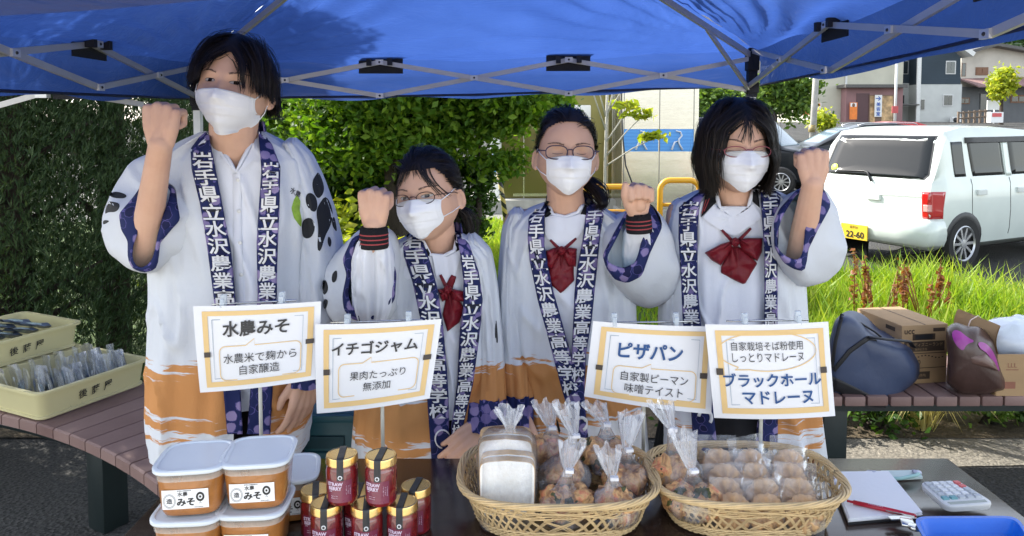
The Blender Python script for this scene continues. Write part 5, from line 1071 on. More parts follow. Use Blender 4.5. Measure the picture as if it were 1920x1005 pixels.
for z, hx, hy in ((TZ + .006, .056, .060), (TZ + .02, .060, .066), (LC.z, .0605, .067), (LC.z + .05, .061, .066), (LC.z + .072, .058, .06), (LC.z + .087, .042, .046)):
    rings.append([p + Vector((nz3(p.x * 30, p.y * 30, z * 30), nz3(p.y * 30, p.x * 30, z * 25), 0)) * .0035 for p in rrect((LC.x, yc, z), hx, hy)])
for f, r in ((.4, .024), (.75, .013), (1, .0075)): rings.append([p * 1 for p in [Vector((lerp(LC.x, tie.x, f), lerp(yc, tie.y, f), lerp(LC.z + .087, tie.z, f))) + Vector((math.cos(a), math.sin(a), 0)) * r * (1 + .3 * math.sin(9 * a) * f) for a in [2 * math.pi * (j + .5) / 56 for j in range(56)]]])
neck = [rings[-2], rings[-1]]
for f, r in ((.3, .012), (.7, .021), (1, .026)): neck.append([tie + Vector((-.003 * f, 0, .042 * f)) + Vector((math.cos(a), math.sin(a) * .7, .25 * math.sin(4 * a) * f)) * r * (1 + .25 * math.sin(9 * a)) for a in [2 * math.pi * (j + .5) / 56 for j in range(56)]])
q.loft(rings[:-1], cap=False); q.build('film', FILMB, t); q = M(); q.loft(neck, cap=False); q.build('gathered_neck', FILMN, t)
# madeleines
MAD = simple('madeleine', (.58, .35, .165), .6, var=.15, scale=40, bstr=.6, bdist=.003, bscale=90); FILMM = clearfilm('madeleine_film', tint=(.84, .86, .90), haze=.025, hi=.14, scale=22, stretch=(1, 1, .6), gl=.16)
def mad(label, p, rz, tilt):
    t = thing('madeleine_pack', label, 'cake pack', p, 'wrapped madeleines', local=True); t.rotation_euler = (tilt, 0, rz); q = M(); rings = []
    for rr, y in ((.001, -.011), (.016, -.0125), (.028, -.010), (.035, -.005), (.036, 0), (.033, .006), (.001, .008)):
        rings.append([Vector((rr * (1 + .06 * abs(math.sin(a * 8)) * (rr > .02)) * math.cos(a), y - .003 * math.cos(a * 8) * (rr > .008), .040 + rr * (1 + .06 * abs(math.sin(a * 8)) * (rr > .02)) * math.sin(a))) for a in [2 * math.pi * j / 64 for j in range(64)]])
    q.loft(rings); q.build('madeleine', MAD, t)
    q = M()
    for sg in (-1, 1): q.grid(lambda u, s: Vector(((u - .5) * .086, sg * (.015 * math.sin(math.pi * u) ** .7 * math.sin(math.pi * min(1, s * 1.15)) ** .7 + .0004) + .003 * nz3(u * 5, s * 5, sg + 3), s * .104 + .002 * nz3(u * 4, 7) * s)), 14, 16)
    q.build('film', FILMM, t); return t
m0 = None; rows = [(1.375, 0, [(1388, ), (1456, ), (1520, )]), (1.425, .006, [(1375, ), (1445, ), (1512, )]), (1.475, .012, [(1368, ), (1432, ), (1500, )]), (1.525, .02, [(1360, ), (1425, ), (1492, )])]
rn = ['front', 'second', 'third', 'back']; cn = ['left', 'middle', 'right']
for i, (Y, dz, xs_) in enumerate(rows):
    for j, (px,) in enumerate(xs_):
        x = (px - 960) / F * Y; loc = (x, Y, TZ + .008 + dz); lb = f'wrapped madeleine on the {cn[j]} of the {rn[i]} row in the right basket'; rz = R([-4, 6, -3][j] + i * 3)
        if m0 is None: m0 = mad(lb, loc, rz, R(-14))
        else: o = dup(m0, loc, rz, lb); o.rotation_euler = (R(-14 - 5 * (i > 0) + 4 * ((i + j) % 3)), R([3, -4, 5][(i + j) % 3]), rz)
# ---- right end of the table
PAPER = simple('white_paper', (.80, .81, .83), .6, var=.01)
def quad_on(z, pts): return [Z(x, y, z) for x, y in pts]
t = thing('paper_pad', 'stack of blank white paper on a clipboard under the red pen', 'paper', Z(1640, 940, TZ)); zb = TZ + .002
QP = [(1558, 895), (1664, 893), (1728, 972), (1592, 984)]; A4 = quad_on(TZ, QP); q = M()
for k in range(6):
    o = Vector((rnd.uniform(-.003, .003), rnd.uniform(-.003, .003), 0)); z = TZ + .004 + k * .0016; P = [Vector((p.x, p.y, z)) + o for p in A4]; q.add(P + [p + Vector((0, 0, .0014)) for p in P], [(3, 2, 1, 0), (4, 5, 6, 7), (0, 1, 5, 4), (1, 2, 6, 5), (2, 3, 7, 6), (3, 0, 4, 7)])
q.build('sheet_stack', PAPER, t, smooth=False); q = M(); cc = sum(A4, Vector()) / 4; P = [cc + (p - cc) * 1.03 for p in A4]; q.add([Vector((p.x, p.y, TZ + .0006)) for p in P] + [Vector((p.x, p.y, TZ + .0034)) for p in P], [(3, 2, 1, 0), (4, 5, 6, 7), (0, 1, 5, 4), (1, 2, 6, 5), (2, 3, 7, 6), (3, 0, 4, 7)]); q.build('clipboard', BLACKTRIM, t, smooth=False)
CHROME = simple('chrome', (.6, .6, .58), .2, .95, var=.05)
q = M(); a, b = Z(1668, 972, TZ + .017), Z(1716, 970, TZ + .017); bar(q, a, b, .003, .012); c = (a + b) / 2 + Vector((0, -.018, 0)); q.box(c, (.024, .03, .006), rz=R(-20), bev=.002); q.lathe([(.011, -.003), (.012, 0), (.011, .003), (.005, .004)], c + Vector((.004, -.018, .001)), 20); q.build('clip', CHROME, t, smooth=40)
REDP = simple('red_plastic', (.42, .012, .03), .25, var=.05); t = thing('pen', 'red ballpoint pen lying across the white paper', 'pen', Z(1655, 955, TZ + .018)); zp = TZ + .0185; a, b = Z(1588, 939, zp), Z(1718, 968, zp); d = (b - a); q = M(); q.tube([a, a + d * .06, a + d * .09, a + d * .1, a + d * .55, a + d * .8, a + d * .97, b], [.0025, .0025, .0028, .0045, .005, .0048, .0044, .003], 14); q.build('barrel', REDP, t)
q = M(); bar(q, a + d * .55 + Vector((0, -.006, .001)), a + d * .95 + Vector((0, -.006, .001)), .002, .0035); q.build('clip', CHROME, t, smooth=False); q = M(); dn = d.normalized(); pn_ = Vector((-dn.y, dn.x, 0)); vs, fs, asp = text_fit('FRIXION', .0); q.add([a + d * .42 + dn * x * .005 + pn_ * (y * .005 - .002) + Vector((0, 0, .0049)) for x, y in vs], fs); q.build('lettering', PINKINK, t, smooth=False, fix=False)
CALC = simple('calculator_white', (.62, .63, .62), .4, var=.03); K1 = simple('key_grey', (.42, .45, .48), .5); K2 = simple('key_teal', (.14, .33, .36), .5); K3 = simple('key_red', (.6, .14, .14), .5); K4 = simple('key_light', (.66, .68, .70), .5)
zc = TZ + .030; q4 = [Z(1722, 904, zc), Z(1797, 901, zc), Z(1867, 944, TZ + .018), Z(1775, 951, TZ + .018)]
t = thing('calculator', 'white desk calculator with grey and red keys at the right end of the table', 'calculator', sum(q4, Vector()) / 4 - Vector((0, 0, .02))); CP = lambda u, s, o=0: q4[0].lerp(q4[1], u).lerp(q4[3].lerp(q4[2], u), s) + Vector((0, 0, o))
q = M()
def rr2(s, o): return [CP(.5 + (.5 * s) * math.copysign(abs(math.cos(a)) ** .3, math.cos(a)), .5 + (.5 * s) * math.copysign(abs(math.sin(a)) ** .3, math.sin(a)), o) for a in [2 * math.pi * (j + .5) / 48 for j in range(48)]]
q.loft([rr2(.90, -.014), rr2(.97, -.012), rr2(1.0, -.004), rr2(.985, 0), rr2(.95, .001)]); q.build('case', CALC, t, smooth=45)
for nm, rowsel in (('key', None),):
    for r in range(5):
        for c in range(5):
            q = M(); u0, u1 = .08 + c * .175, .08 + c * .175 + .135; s0, s1 = .08 + r * .145, .08 + r * .145 + .105; P = [CP(u0, s0, .001), CP(u1, s0, .001), CP(u1, s1, .001), CP(u0, s1, .001)]; cc = sum(P, Vector()) / 4; q.add(P + [cc + (p - cc) * .86 + Vector((0, 0, .004)) for p in P], [(4, 5, 6, 7), (0, 1, 5, 4), (1, 2, 6, 5), (2, 3, 7, 6), (3, 0, 4, 7)])
            q.build('key', K3 if (c == 4 and r < 2) else K2 if (r == 4 and c < 2) else K1 if (c in (0, 4) or r == 4) else K4, t, smooth=False)
q = M(); q.add([CP(.1, .84, .0014), CP(.9, .84, .0014), CP(.88, .94, .0014), CP(.12, .94, .0014)], [(0, 1, 2, 3)]); q.build('display', simple('lcd', (.30, .34, .30), .2), t, smooth=False)
BLUEP = simple('blue_plastic', (.012, .14, .62), .32, var=.04); t = thing('cash_tray', 'bright blue plastic cash tray at the lower right corner', 'tray', Z(1830, 1040, TZ)); zr = TZ + .03
qo = [Z(1712, 969, zr), Z(1908, 968, zr), Z(1985, 1110, zr), Z(1790, 1110, zr)]; CT = lambda u, s: qo[0].lerp(qo[1], u).lerp(qo[3].lerp(qo[2], u), s)
def rr3(k, dz): return [CT(.5 + .5 * k * math.copysign(abs(math.cos(a)) ** .22, math.cos(a)), .5 + .5 * k * math.copysign(abs(math.sin(a)) ** .22, math.sin(a))) + Vector((0, 0, dz)) for a in [2 * math.pi * (j + .5) / 64 for j in range(64)]]
q = M(); q.loft([rr3(.84, -.029), rr3(.88, -.028), rr3(.97, -.004), rr3(1.02, -.003), rr3(1.02, .0), rr3(.955, 0), rr3(.87, -.022), rr3(.83, -.025), rr3(.2, -.0245)]); q.build('tray', BLUEP, t, smooth=45)
q = M(); q.loft([rr3(.55, -.0245), rr3(.55, -.015), rr3(.53, -.0135), rr3(.2, -.0135)]); q.xf(Matrix.Translation((.02, -.035, 0))); q.build('coin_bed', simple('blue_plastic_light', (.10, .26, .70), .3), t, smooth=45)
MINT = simple('mint_cloth', (.34, .56, .53), .7, var=.08, scale=20); t = thing('folded_case', 'small mint green case lying at the back edge of the table', 'case', Z(1680, 890, TZ)); q = M(); P = quad_on(TZ + .001, [(1652, 886), (1722, 885), (1730, 898), (1665, 902)]); q.add(P + [p + Vector((0, 0, .005)) for p in P], [(3, 2, 1, 0), (4, 5, 6, 7), (0, 1, 5, 4), (1, 2, 6, 5), (2, 3, 7, 6), (3, 0, 4, 7)]); q.build('case', simple('pale_mint', (.55, .66, .62), .6), t, smooth=False)
q = M(); q.tube([Z(1664, 897, TZ + .008), Z(1690, 897, TZ + .009), Z(1718, 891, TZ + .008), Z(1724, 887, TZ + .007)], .004, 8); q.build('strap', MINT, t); q = M(); q.tube([Z(1627, 884, TZ + .004), Z(1640, 885, TZ + .012), Z(1648, 891, TZ + .006)], .008, 8, flat=.4); q.tube([Z(1712, 884, TZ + .01), Z(1726, 886, TZ + .008)], .007, 8, flat=.5); q.build('strap_end', simple('lilac_tape', (.5, .52, .62), .6), t)

# ================================================================== PRICE SIGNS ON STANDS
CREAMP = simple('cream_print', (.72, .50, .22), .6, var=.05, scale=8); LINEG = simple('grey_line', (.34, .40, .46), .6); INKG = simple('dark_grey_ink', (.035, .033, .033), .6); INKB2 = simple('deep_blue_ink', (.012, .07, .22), .55); BRNT = simple('brown_tape', (.055, .043, .035), .6); SHEET = simple('sign_paper', (.74, .745, .76), .55, var=.01)
m, n, out = nmat('clear_clip'); tr = node(n, 'ShaderNodeBsdfTransparent'); gl = princ(n, None, (.6, .68, .75), .05, 0, .8); mx = node(n, 'ShaderNodeMixShader'); mx.inputs[0].default_value = .4; n.links.new(tr.outputs[0], mx.inputs[1]); n.links.new(gl.outputs[0], mx.inputs[2]); n.links.new(mx.outputs[0], out.inputs[0]); CLIP = m
POLE = simple('ivory_pole', (.58, .57, .50), .5)
def sign(label, cs, Y, pole, rod, clips, content, curl=.02, inkc=None):
    Cn = [W(x, y, Y) for x, y in cs]; t = thing('price_sign', label, 'sign', (W(pole[0], 800, Y).x, Y + .015, TZ), 'price signs on stands')
    def P(u, v_, o=0):
        p = Cn[0].lerp(Cn[1], u).lerp(Cn[3].lerp(Cn[2], u), v_); return p + Vector((0, -curl * (v_ ** 2) * (u - .35) * 1.3 - .012 * math.sin(math.pi * u) - o, 0))
    q = M(); q.grid(lambda u, s: P(u, s), 24, 20); q.grid(lambda u, s: P(u, s, -.0006), 24, 20); sh = q.build('sheet', SHEET, t)
    prt = {}
    def Q(k): return prt.setdefault(k, M())
    def rect(k, u0, v0, u1, v1, o): Q('tape2' if k == 'tape' and 'tape' in prt else k).grid(lambda a, b: P(lerp(u0, u1, a), lerp(v0, v1, b), o), 14, 8)
    def line(k, pts, wd, o):
        asp = (Cn[1] - Cn[0]).length / (Cn[3] - Cn[0]).length; L, Rr = [], []
        for i, p in enumerate(pts):
            a, b = pts[max(0, i - 1)], pts[min(len(pts) - 1, i + 1)]; dx, dy = (b[0] - a[0]) * asp, b[1] - a[1]; l = math.hypot(dx, dy) or 1; L.append(P(p[0] - dy / l * wd / asp, p[1] + dx / l * wd, o)); Rr.append(P(p[0] + dy / l * wd / asp, p[1] - dx / l * wd, o))
        Q(k).loft([L, Rr], closed=False)
    for u0, v0, u1, v1 in ((.07, .06, .95, .115), (.07, .885, .95, .945), (.07, .115, .115, .885), (.905, .115, .95, .885)): rect('cream', u0, v0, u1, v1, .0014)
    for off in (0,): line('line', [(.15, .16), (.87, .16), (.87, .85), (.15, .85), (.15, .16)], .004, .0022)
    def text(k, s, cu, cv, h, maxw=None, b=.0):
        vs, fs, asp = text_fit(s, b); wid = (Cn[1] - Cn[0]).length; hei = (Cn[3] - Cn[0]).length; ku = h * hei / wid; sx = min(1, maxw / (asp * ku)) if maxw else 1; Q(k).add([P(cu + x * ku * sx, cv - y * h, .0030) for x, y in vs], fs)
    content(text, line, rect)
    mats = {'cream': CREAMP, 'line': LINEG, 'ink': INKG, 'title': inkc or INKG, 'bubble': CREAMP, 'tape': BRNT, 'tape2': BRNT}; nm = {'tape2': 'tape', 'cream': 'border', 'line': 'rule', 'ink': 'lettering', 'title': 'title', 'bubble': 'speech_bubble', 'tape': 'tape'}
    for k, qq in prt.items(): qq.build(nm[k], mats[k], sh, smooth=False, fix=False)
    q = M(); zt = W(rod[0][0], rod[0][1], Y).z; px_ = W(pole[0], pole[1], Y + .015).x; q.tube([(px_, Y + .015, TZ + .01), (px_, Y + .015, W(pole[0], 640, Y).z)], .0042, 10); q.tube([(px_, Y + .015, TZ), (px_, Y + .015, TZ + .006)], .03, 24); q.build('stand', POLE, t)
    q = M(); q.tube([W(*rod[0], Y + .012), W(*rod[1], Y + .012)], .0022, 8); q.build('rod', CHROME, t)
    for cx, cy in clips: q = M(); c = W(cx, cy, Y); q.box(c + Vector((0, .004, 0)), (.014, .012, .026), bev=.003); q.box(c + Vector((0, -.006, -.006)), (.010, .004, .020), bev=.001); q.build('clip', CLIP, t, smooth=40)
    return t
def rb(u0, v0, u1, v1, r, tail, asp):
    P = []; 
    for cu, cv, s in ((u1 - r / asp, v0 + r, -90), (u1 - r / asp, v1 - r, 0), (u0 + r / asp, v1 - r, 90), (u0 + r / asp, v0 + r, 180)):
        for i in range(6): a = R(s + 90 * i / 5); P.append((cu + r / asp * math.cos(a), cv + r * math.sin(a)))
    return P + [(tail[0] - .07, v0), (tail[0], tail[1]), (tail[0] + .005, v0), P[0]]
def c1_(text, line, rect):
    text('title', '水農みそ', .50, .27, .19, .60, .022); text('ink', '水農米で麹から', .53, .62, .115, .60); text('ink', '自家醸造', .53, .765, .115, .6); line('bubble', rb(.20, .475, .86, .875, .07, (.49, .40), 1.43), .005, .0024); rect('tape', .07, .53, .125, .59, .0032); rect('tape', .895, .47, .96, .53, .0032)
def c2_(text, line, rect):
    text('title', 'イチゴジャム', .49, .28, .16, .74, .022); text('ink', '果肉たっぷり', .53, .60, .10, .50); text('ink', '無添加', .53, .735, .10, .5); line('bubble', rb(.20, .455, .86, .83, .07, (.47, .395), 1.43), .005, .0024); rect('tape', .07, .50, .125, .565, .0032); rect('tape', .895, .44, .96, .505, .0032)
def c3_(text, line, rect):
    text('title', 'ピザパン', .48, .33, .20, .68, .026); text('ink', '自家製ピーマン', .53, .645, .115, .62); text('ink', '味噌テイスト', .53, .79, .115, .6); line('bubble', rb(.20, .53, .86, .88, .07, (.49, .475), 1.43), .005, .0024); rect('tape', .06, .55, .115, .615, .0032); rect('tape', .89, .54, .95, .605, .0032)
def c4_(text, line, rect):
    line('bubble', [(.475 + .40 * math.cos(a), .285 + .205 * math.sin(a)) for a in [R(128 + 360 * i / 48 * .96) for i in range(49)]] + [(.20, .475), (.228, .447)], .005, .0024)
    text('ink', '自家栽培そば粉使用', .475, .225, .095, .58); text('ink', 'しっとりマドレーヌ', .475, .345, .095, .58); text('title', 'ブラックホール', .50, .585, .15, .80, .02); text('title', 'マドレーヌ', .53, .77, .14, .58, .02); rect('tape', .0 + .05, .46, .105, .53, .0032); rect('tape', .90, .47, .955, .535, .0032)
sign('white paper sign about miso, held by clips in front of the boy', [(362, 574), (602, 565), (598, 706), (372, 739)], 1.60, (488, 735), ((398, 571), (556, 563)), [(418, 563), (528, 558)], c1_)
sign('white paper sign about strawberry jam, above the jam jars', [(591, 608), (828, 598), (808, 739), (591, 780)], 1.575, (717, 770), ((620, 605), (792, 600)), [(651, 600), (766, 595)], c2_, .03)
sign('white paper sign about pizza bread with a blue title, behind the other right sign', [(1112, 602), (1343, 612), (1330, 771), (1096, 746)], 1.63, (1207, 760), ((1132, 605), (1298, 603)), [(1152, 598), (1268, 597)], c3_, .02, INKB2)
sign('white paper sign about black hole madeleines with two blue title lines, rightmost', [(1322, 608), (1553, 603), (1563, 777), (1340, 785)], 1.575, (1427, 780), ((1362, 602), (1516, 600)), [(1397, 598), (1497, 594)], c4_, .01, INKB2)
# ================================================================== PEOPLE
def polar(P, n=64, c=None):
    cx, cy = c or (sum(p[0] for p in P) / len(P), sum(p[1] for p in P) / len(P)); out = []
    for i in range(n):
        a = 2 * math.pi * i / n; dx, dy = math.cos(a), math.sin(a); best = 0
        for (x1, y1), (x2, y2) in zip(P, P[1:] + P[:1]):
            ex, ey = x2 - x1, y2 - y1; den = dx * ey - dy * ex
            if abs(den) < 1e-9: continue
            t = ((x1 - cx) * ey - (y1 - cy) * ex) / den; s = ((x1 - cx) * dy - (y1 - cy) * dx) / den
            if t > 0 and -1e-6 <= s <= 1 + 1e-6: best = max(best, t)
        out.append((cx + dx * best, cy + dy * best))
    for _ in range(1): out = [((out[i - 1][0] + 2 * out[i][0] + out[(i + 1) % n][0]) / 4, (out[i - 1][1] + 2 * out[i][1] + out[(i + 1) % n][1]) / 4) for i in range(n)]
    return out
def mixp(A, B, t): return [(lerp(a[0], b[0], t), lerp(a[1], b[1], t)) for a, b in zip(A, B)]
def pstack(q, layers, mi=0, capa=False, capb=False, fold=0, seed=0):
    rings = []
    for k, (P, dep) in enumerate(layers):
        r = []
        for i, (x, y) in enumerate(P):
            p = W(x, y, dep(x, y) if callable(dep) else dep)
            if fold: p = p + Vector((nz3(p.x * 8, p.z * 8, seed), nz3(p.y * 9, p.x * 9, seed + 4) * 1.4, nz3(p.z * 8, p.x * 8, seed + 8))) * fold
            r.append(p)
        rings.append(r)
    n0 = len(rings[0]); q.loft(rings, mi, True, False)
    if capa: q.add(rings[0], [tuple(range(n0))], mi)
    if capb: q.add(rings[-1], [tuple(range(n0))], mi)
    return q
def rowloft(rows, N=120, n=2.4, sub=12, amp=.008, seed=0, cap=False, pleat=1.0):
    """rows of (picture y, left x, right x, depth, half thickness): horizontal rings of a garment"""
    q = M(); R_ = []
    for a, b in zip(rows, rows[1:]):
        for k in range(sub): f = k / sub; R_.append([lerp(u, v_, f) for u, v_ in zip(a, b)])
    R_.append(list(rows[-1]))
    for _ in range(2): R_ = [R_[0]] + [[(R_[i - 1][j] + 2 * R_[i][j] + R_[i + 1][j]) / 4 for j in range(5)] for i in range(1, len(R_) - 1)] + [R_[-1]]
    rings = []
    for py, l, r, Y, t in R_:
        a, b = W(l, py, Y), W(r, py, Y); c = (a + b) / 2; hw = (b.x - a.x) / 2; ring = []
        for j in range(N):
            th = 2 * math.pi * j / N; cs, sn = math.cos(th), math.sin(th); ux = math.copysign(abs(cs) ** (2 / n), cs); uy = math.copysign(abs(sn) ** (2 / n), sn)
            cr = nz3(cs * 2.4 + c.z * 3.1, sn * 2.4, c.z * 4.2 + seed * 3); d = amp * (nz3(cs * 3, sn * 3, c.z * 2.2 + seed) * 1.4 + pleat * .9 * nz3(cs * 7 + seed, sn * 7, c.z * .9) + .4 * nz3(cs * 5, c.z * 9, seed) + 1.1 * max(0, 1 - abs(cr) * 7))
            ring.append(Vector((c.x + ux * (hw + d * .3), c.y + uy * (t + d * 1.6), c.z + (0))))
        rings.append(ring)
    q.loft(rings, 0, True, cap); q.nrow, q.ncol = len(rings), N; return q
def cut(q, test):
    keep = [i for i, f in enumerate(q.f) if not test(sum((Vector(q.v[k]) for k in f), Vector()) / len(f), f)]
    q.f = [q.f[i] for i in keep]; q.m = [q.m[i] for i in keep]; return q
# ---- materials of people
m, n, out = nmat('skin'); v = tc(n); a = noise(n, 9, 4, .6, v); b = noise(n, 400, 2, .6, v); sp = noise(n, 28, 3, .6, v)
c = mixc(n, math_(n, 'MULTIPLY', sp.outputs[0], .35), ramp(n, a.outputs[0], [(.3, (.60, .375, .265)), (.7, (.69, .45, .325))]), (.56, .26, .17)); princ(n, out, c, .55, 0, .16, b.outputs[0], .12, .001); SKIN = m
m, n, out = nmat('black_hair'); g = node(n, 'ShaderNodeNewGeometry'); princ(n, out, ramp(n, g.outputs['Random Per Island'], [(.2, (.006, .005, .0045)), (.9, (.026, .018, .013))]), .42, 0, .28); HAIR = m
BROW = simple('eyebrow_hair', (.13, .075, .055), .7); EYEW = simple('eye_white', (.48, .44, .42), .25, var=.02); IRIS = simple('dark_iris', (.014, .008, .006), .12, var=.1); LASH = simple('lash_line', (.03, .018, .015), .6); LIP = simple('lip', (.36, .12, .10), .45)
m, n, out = nmat('white_mask'); v = tc(n); nz = noise(n, 16, 4, .6, v); princ(n, out, (.80, .81, .83), .75, 0, .2, nz.outputs[0], .22, .01); MASKM = m
def cloth(name, col, rough=.8, bs=30, bstr=.25, weave=900):
    m, n, out = nmat(name); v = tc(n); a = noise(n, 5, 4, .6, v); b = noise(n, bs, 5, .6, v, .4); w_ = noise(n, weave, 2, .5, mapping(n, v, (1, 1, .4)))
    h = math_(n, 'ADD', b.outputs[0], math_(n, 'MULTIPLY', w_.outputs[0], .25)); princ(n, out, ramp(n, a.outputs[0], [(.3, tuple(k * .94 for k in col)), (.7, col)]), rough, 0, .25, h, bstr, .006); return m
SHIRT = cloth('white_shirt', (.74, .76, .82), .75, 14, .35)
SATIN = cloth('dark_red_satin', (.17, .010, .018), .38, 22, .5); KNIT = cloth('black_knit', (.013, .012, .014), .9, 120, .6); REDST = simple('red_stripe', (.30, .04, .045), .8); BLACKC = cloth('black_cloth', (.010, .010, .012), .85, 20)
m, n, out = nmat('white_happi'); v = tc(n); sp = node(n, 'ShaderNodeSeparateXYZ'); n.links.new(v, sp.inputs[0]); x, y, z = sp.outputs
fold = noise(n, 7, 4, .6, v, .3); wv = noise(n, 700, 2, .5, mapping(n, v, (1, 1, .1))); h = math_(n, 'ADD', fold.outputs[0], math_(n, 'MULTIPLY', wv.outputs[0], .12))
wob = noise(n, 3, 3, .5, v); zz = math_(n, 'ADD', z, math_(n, 'MULTIPLY', math_(n, 'SUBTRACT', wob.outputs[0], .5), .16)); zz = math_(n, 'SUBTRACT', zz, math_(n, 'MULTIPLY', math_(n, 'SINE', math_(n, 'MULTIPLY', x, 5.5)), .02))
br = noise(n, 1, 5, .62, mapping(n, v, (5, 5, 62), (0, R(16), 0)), .5); hr = ramp(n, math_(n, 'MULTIPLY', math_(n, 'SUBTRACT', zz, .575), 2.6), [(0, (.30,) * 3), (.20, (.42,) * 3), (.36, (.57,) * 3), (.50, (.76,) * 3), (.66, (.70,) * 3), (.78, (.46,) * 3), (.88, (.0,) * 3)])
mask = node(n, 'ShaderNodeClamp'); n.links.new(math_(n, 'MULTIPLY', math_(n, 'SUBTRACT', hr, br.outputs[0]), 22), mask.inputs[0]); mask = mask.outputs[0]; col = mixc(n, mask, (.62, .645, .68), mixc(n, wob.outputs[0], (.47, .19, .06), (.60, .30, .11))); princ(n, out, col, .8, 0, .2, h, .5, .014); HAPPI = m
m, n, out = nmat('navy_blossom_cloth'); v = tc(n); vo = node(n, 'ShaderNodeTexVoronoi'); vo.inputs['Scale'].default_value = 34; vo.inputs['Randomness'].default_value = .9; n.links.new(v, vo.inputs['Vector']); sc = node(n, 'ShaderNodeSeparateColor'); n.links.new(vo.outputs['Color'], sc.inputs[0])
dn = noise(n, 90, 2, .5, v); dd = math_(n, 'ADD', vo.outputs['Distance'], math_(n, 'MULTIPLY', math_(n, 'SUBTRACT', dn.outputs[0], .5), .25)); blob = math_(n, 'MULTIPLY', math_(n, 'LESS_THAN', dd, .45), math_(n, 'GREATER_THAN', sc.outputs[0], .46)); dk = math_(n, 'MULTIPLY', math_(n, 'LESS_THAN', dd, .5), math_(n, 'LESS_THAN', sc.outputs[0], .17)); ring = math_(n, 'COMPARE', dd, .48, .02)
c = mixc(n, blob, (.015, .022, .090), mixc(n, sc.outputs[1], (.15, .12, .28), (.30, .24, .42))); c = mixc(n, dk, c, (.010, .013, .055)); c = mixc(n, math_(n, 'MULTIPLY', ring, .6), c, (.14, .12, .36)); princ(n, out, c, .75, 0, .2, noise(n, 500, 2, .5, v).outputs[0], .2, .003); BLOSSOM = m
LINING = cloth('pale_blue_lining', (.42, .62, .72), .8, 14); LETW = simple('white_print', (.72, .72, .72), .7, var=.03); LETD = simple('dark_print', (.008, .009, .022), .8); BLOTCH = simple('black_blotch', (.012, .013, .016), .8); GREENP = simple('green_print', (.22, .36, .04), .8, var=.3, scale=60)

# ---- head
def head_mesh(boy=False, sc=1.0, rx=.076):
    q = M(); nu, nv = 88, 72; rings = []
    for i in range(nv + 1):
        a = -math.pi / 2 + math.pi * i / nv; a = max(-1.555, min(1.555, a)); r = []
        for j in range(nu):
            t = 2 * math.pi * j / nu; d = Vector((math.cos(a) * math.cos(t), math.cos(a) * math.sin(t), math.sin(a))); z = d.z * (.120 if d.z > 0 else .116); x = d.x * rx; y = d.y * .098; k = max(0, -d.z)
            x *= 1 + .10 * math.sin(math.pi * min(1, k * 1.15)) - .16 * k ** 3
            if d.y > 0: y *= 1 - .42 * k
            else: y = y * (1 + .10 * math.sin(math.pi * k)) - .032 * k ** 1.3 * (1 - abs(d.x) * .7)
            if d.y < 0:
                f = smooth(-d.y * 2.2); g = lambda u, s: math.exp(-(u / s) ** 2)
                nose = g(x, .0095 + .006 * smooth((-z - .015) / .03)) * (smooth((.006 - z) / .05) if z > -.044 else max(0, 1 - (-.044 - z) / .012)); y -= f * .021 * nose
                y -= f * .004 * g(x, .008) * g(z + .005, .02)
                y += f * .0075 * g(abs(x) - .031, .016) * g(z - .001, .011); y -= f * .0035 * g(abs(x) - .030, .022) * g(z - .021, .009); y -= f * .0045 * g(abs(x) - .040, .018) * g(z + .032, .018)
                y -= f * .0055 * g(x, .022) * g(z + .070, .011); y += f * .004 * g(x, .015) * g(z + .0725, .003); y -= f * .006 * g(x, .018) * g(z + .102, .012); y += f * .0025 * g(abs(x) - .03, .014) * g(z + .0115, .003)
            r.append(Vector((x, y, z)) * sc)
        rings.append(r)
    q.loft(rings); return q
def ear(q, s, sc, rx):
    c = Vector((s * (rx + .004), .012, -.016)) * sc; o = Matrix.Rotation(R(-s * 24), 4, 'Z') @ Matrix.Rotation(R(10), 4, 'X'); e = M(); e.sphere((0, .001, -.004), (.006, .014, .025), 14); e.tube([Vector((s * .004, math.sin(a) * .0165 + .003, math.cos(a) * .027 - .001 - .003)) for a in [R(-40 + 235 * i / 12) for i in range(13)]], .0042, 8); e.sphere((s * .002, -.002, -.028), (.0055, .008, .010), 10); e.v = [tuple(c + (o @ Vector(v_)) * sc * .88) for v_ in e.v]; q.join(e)
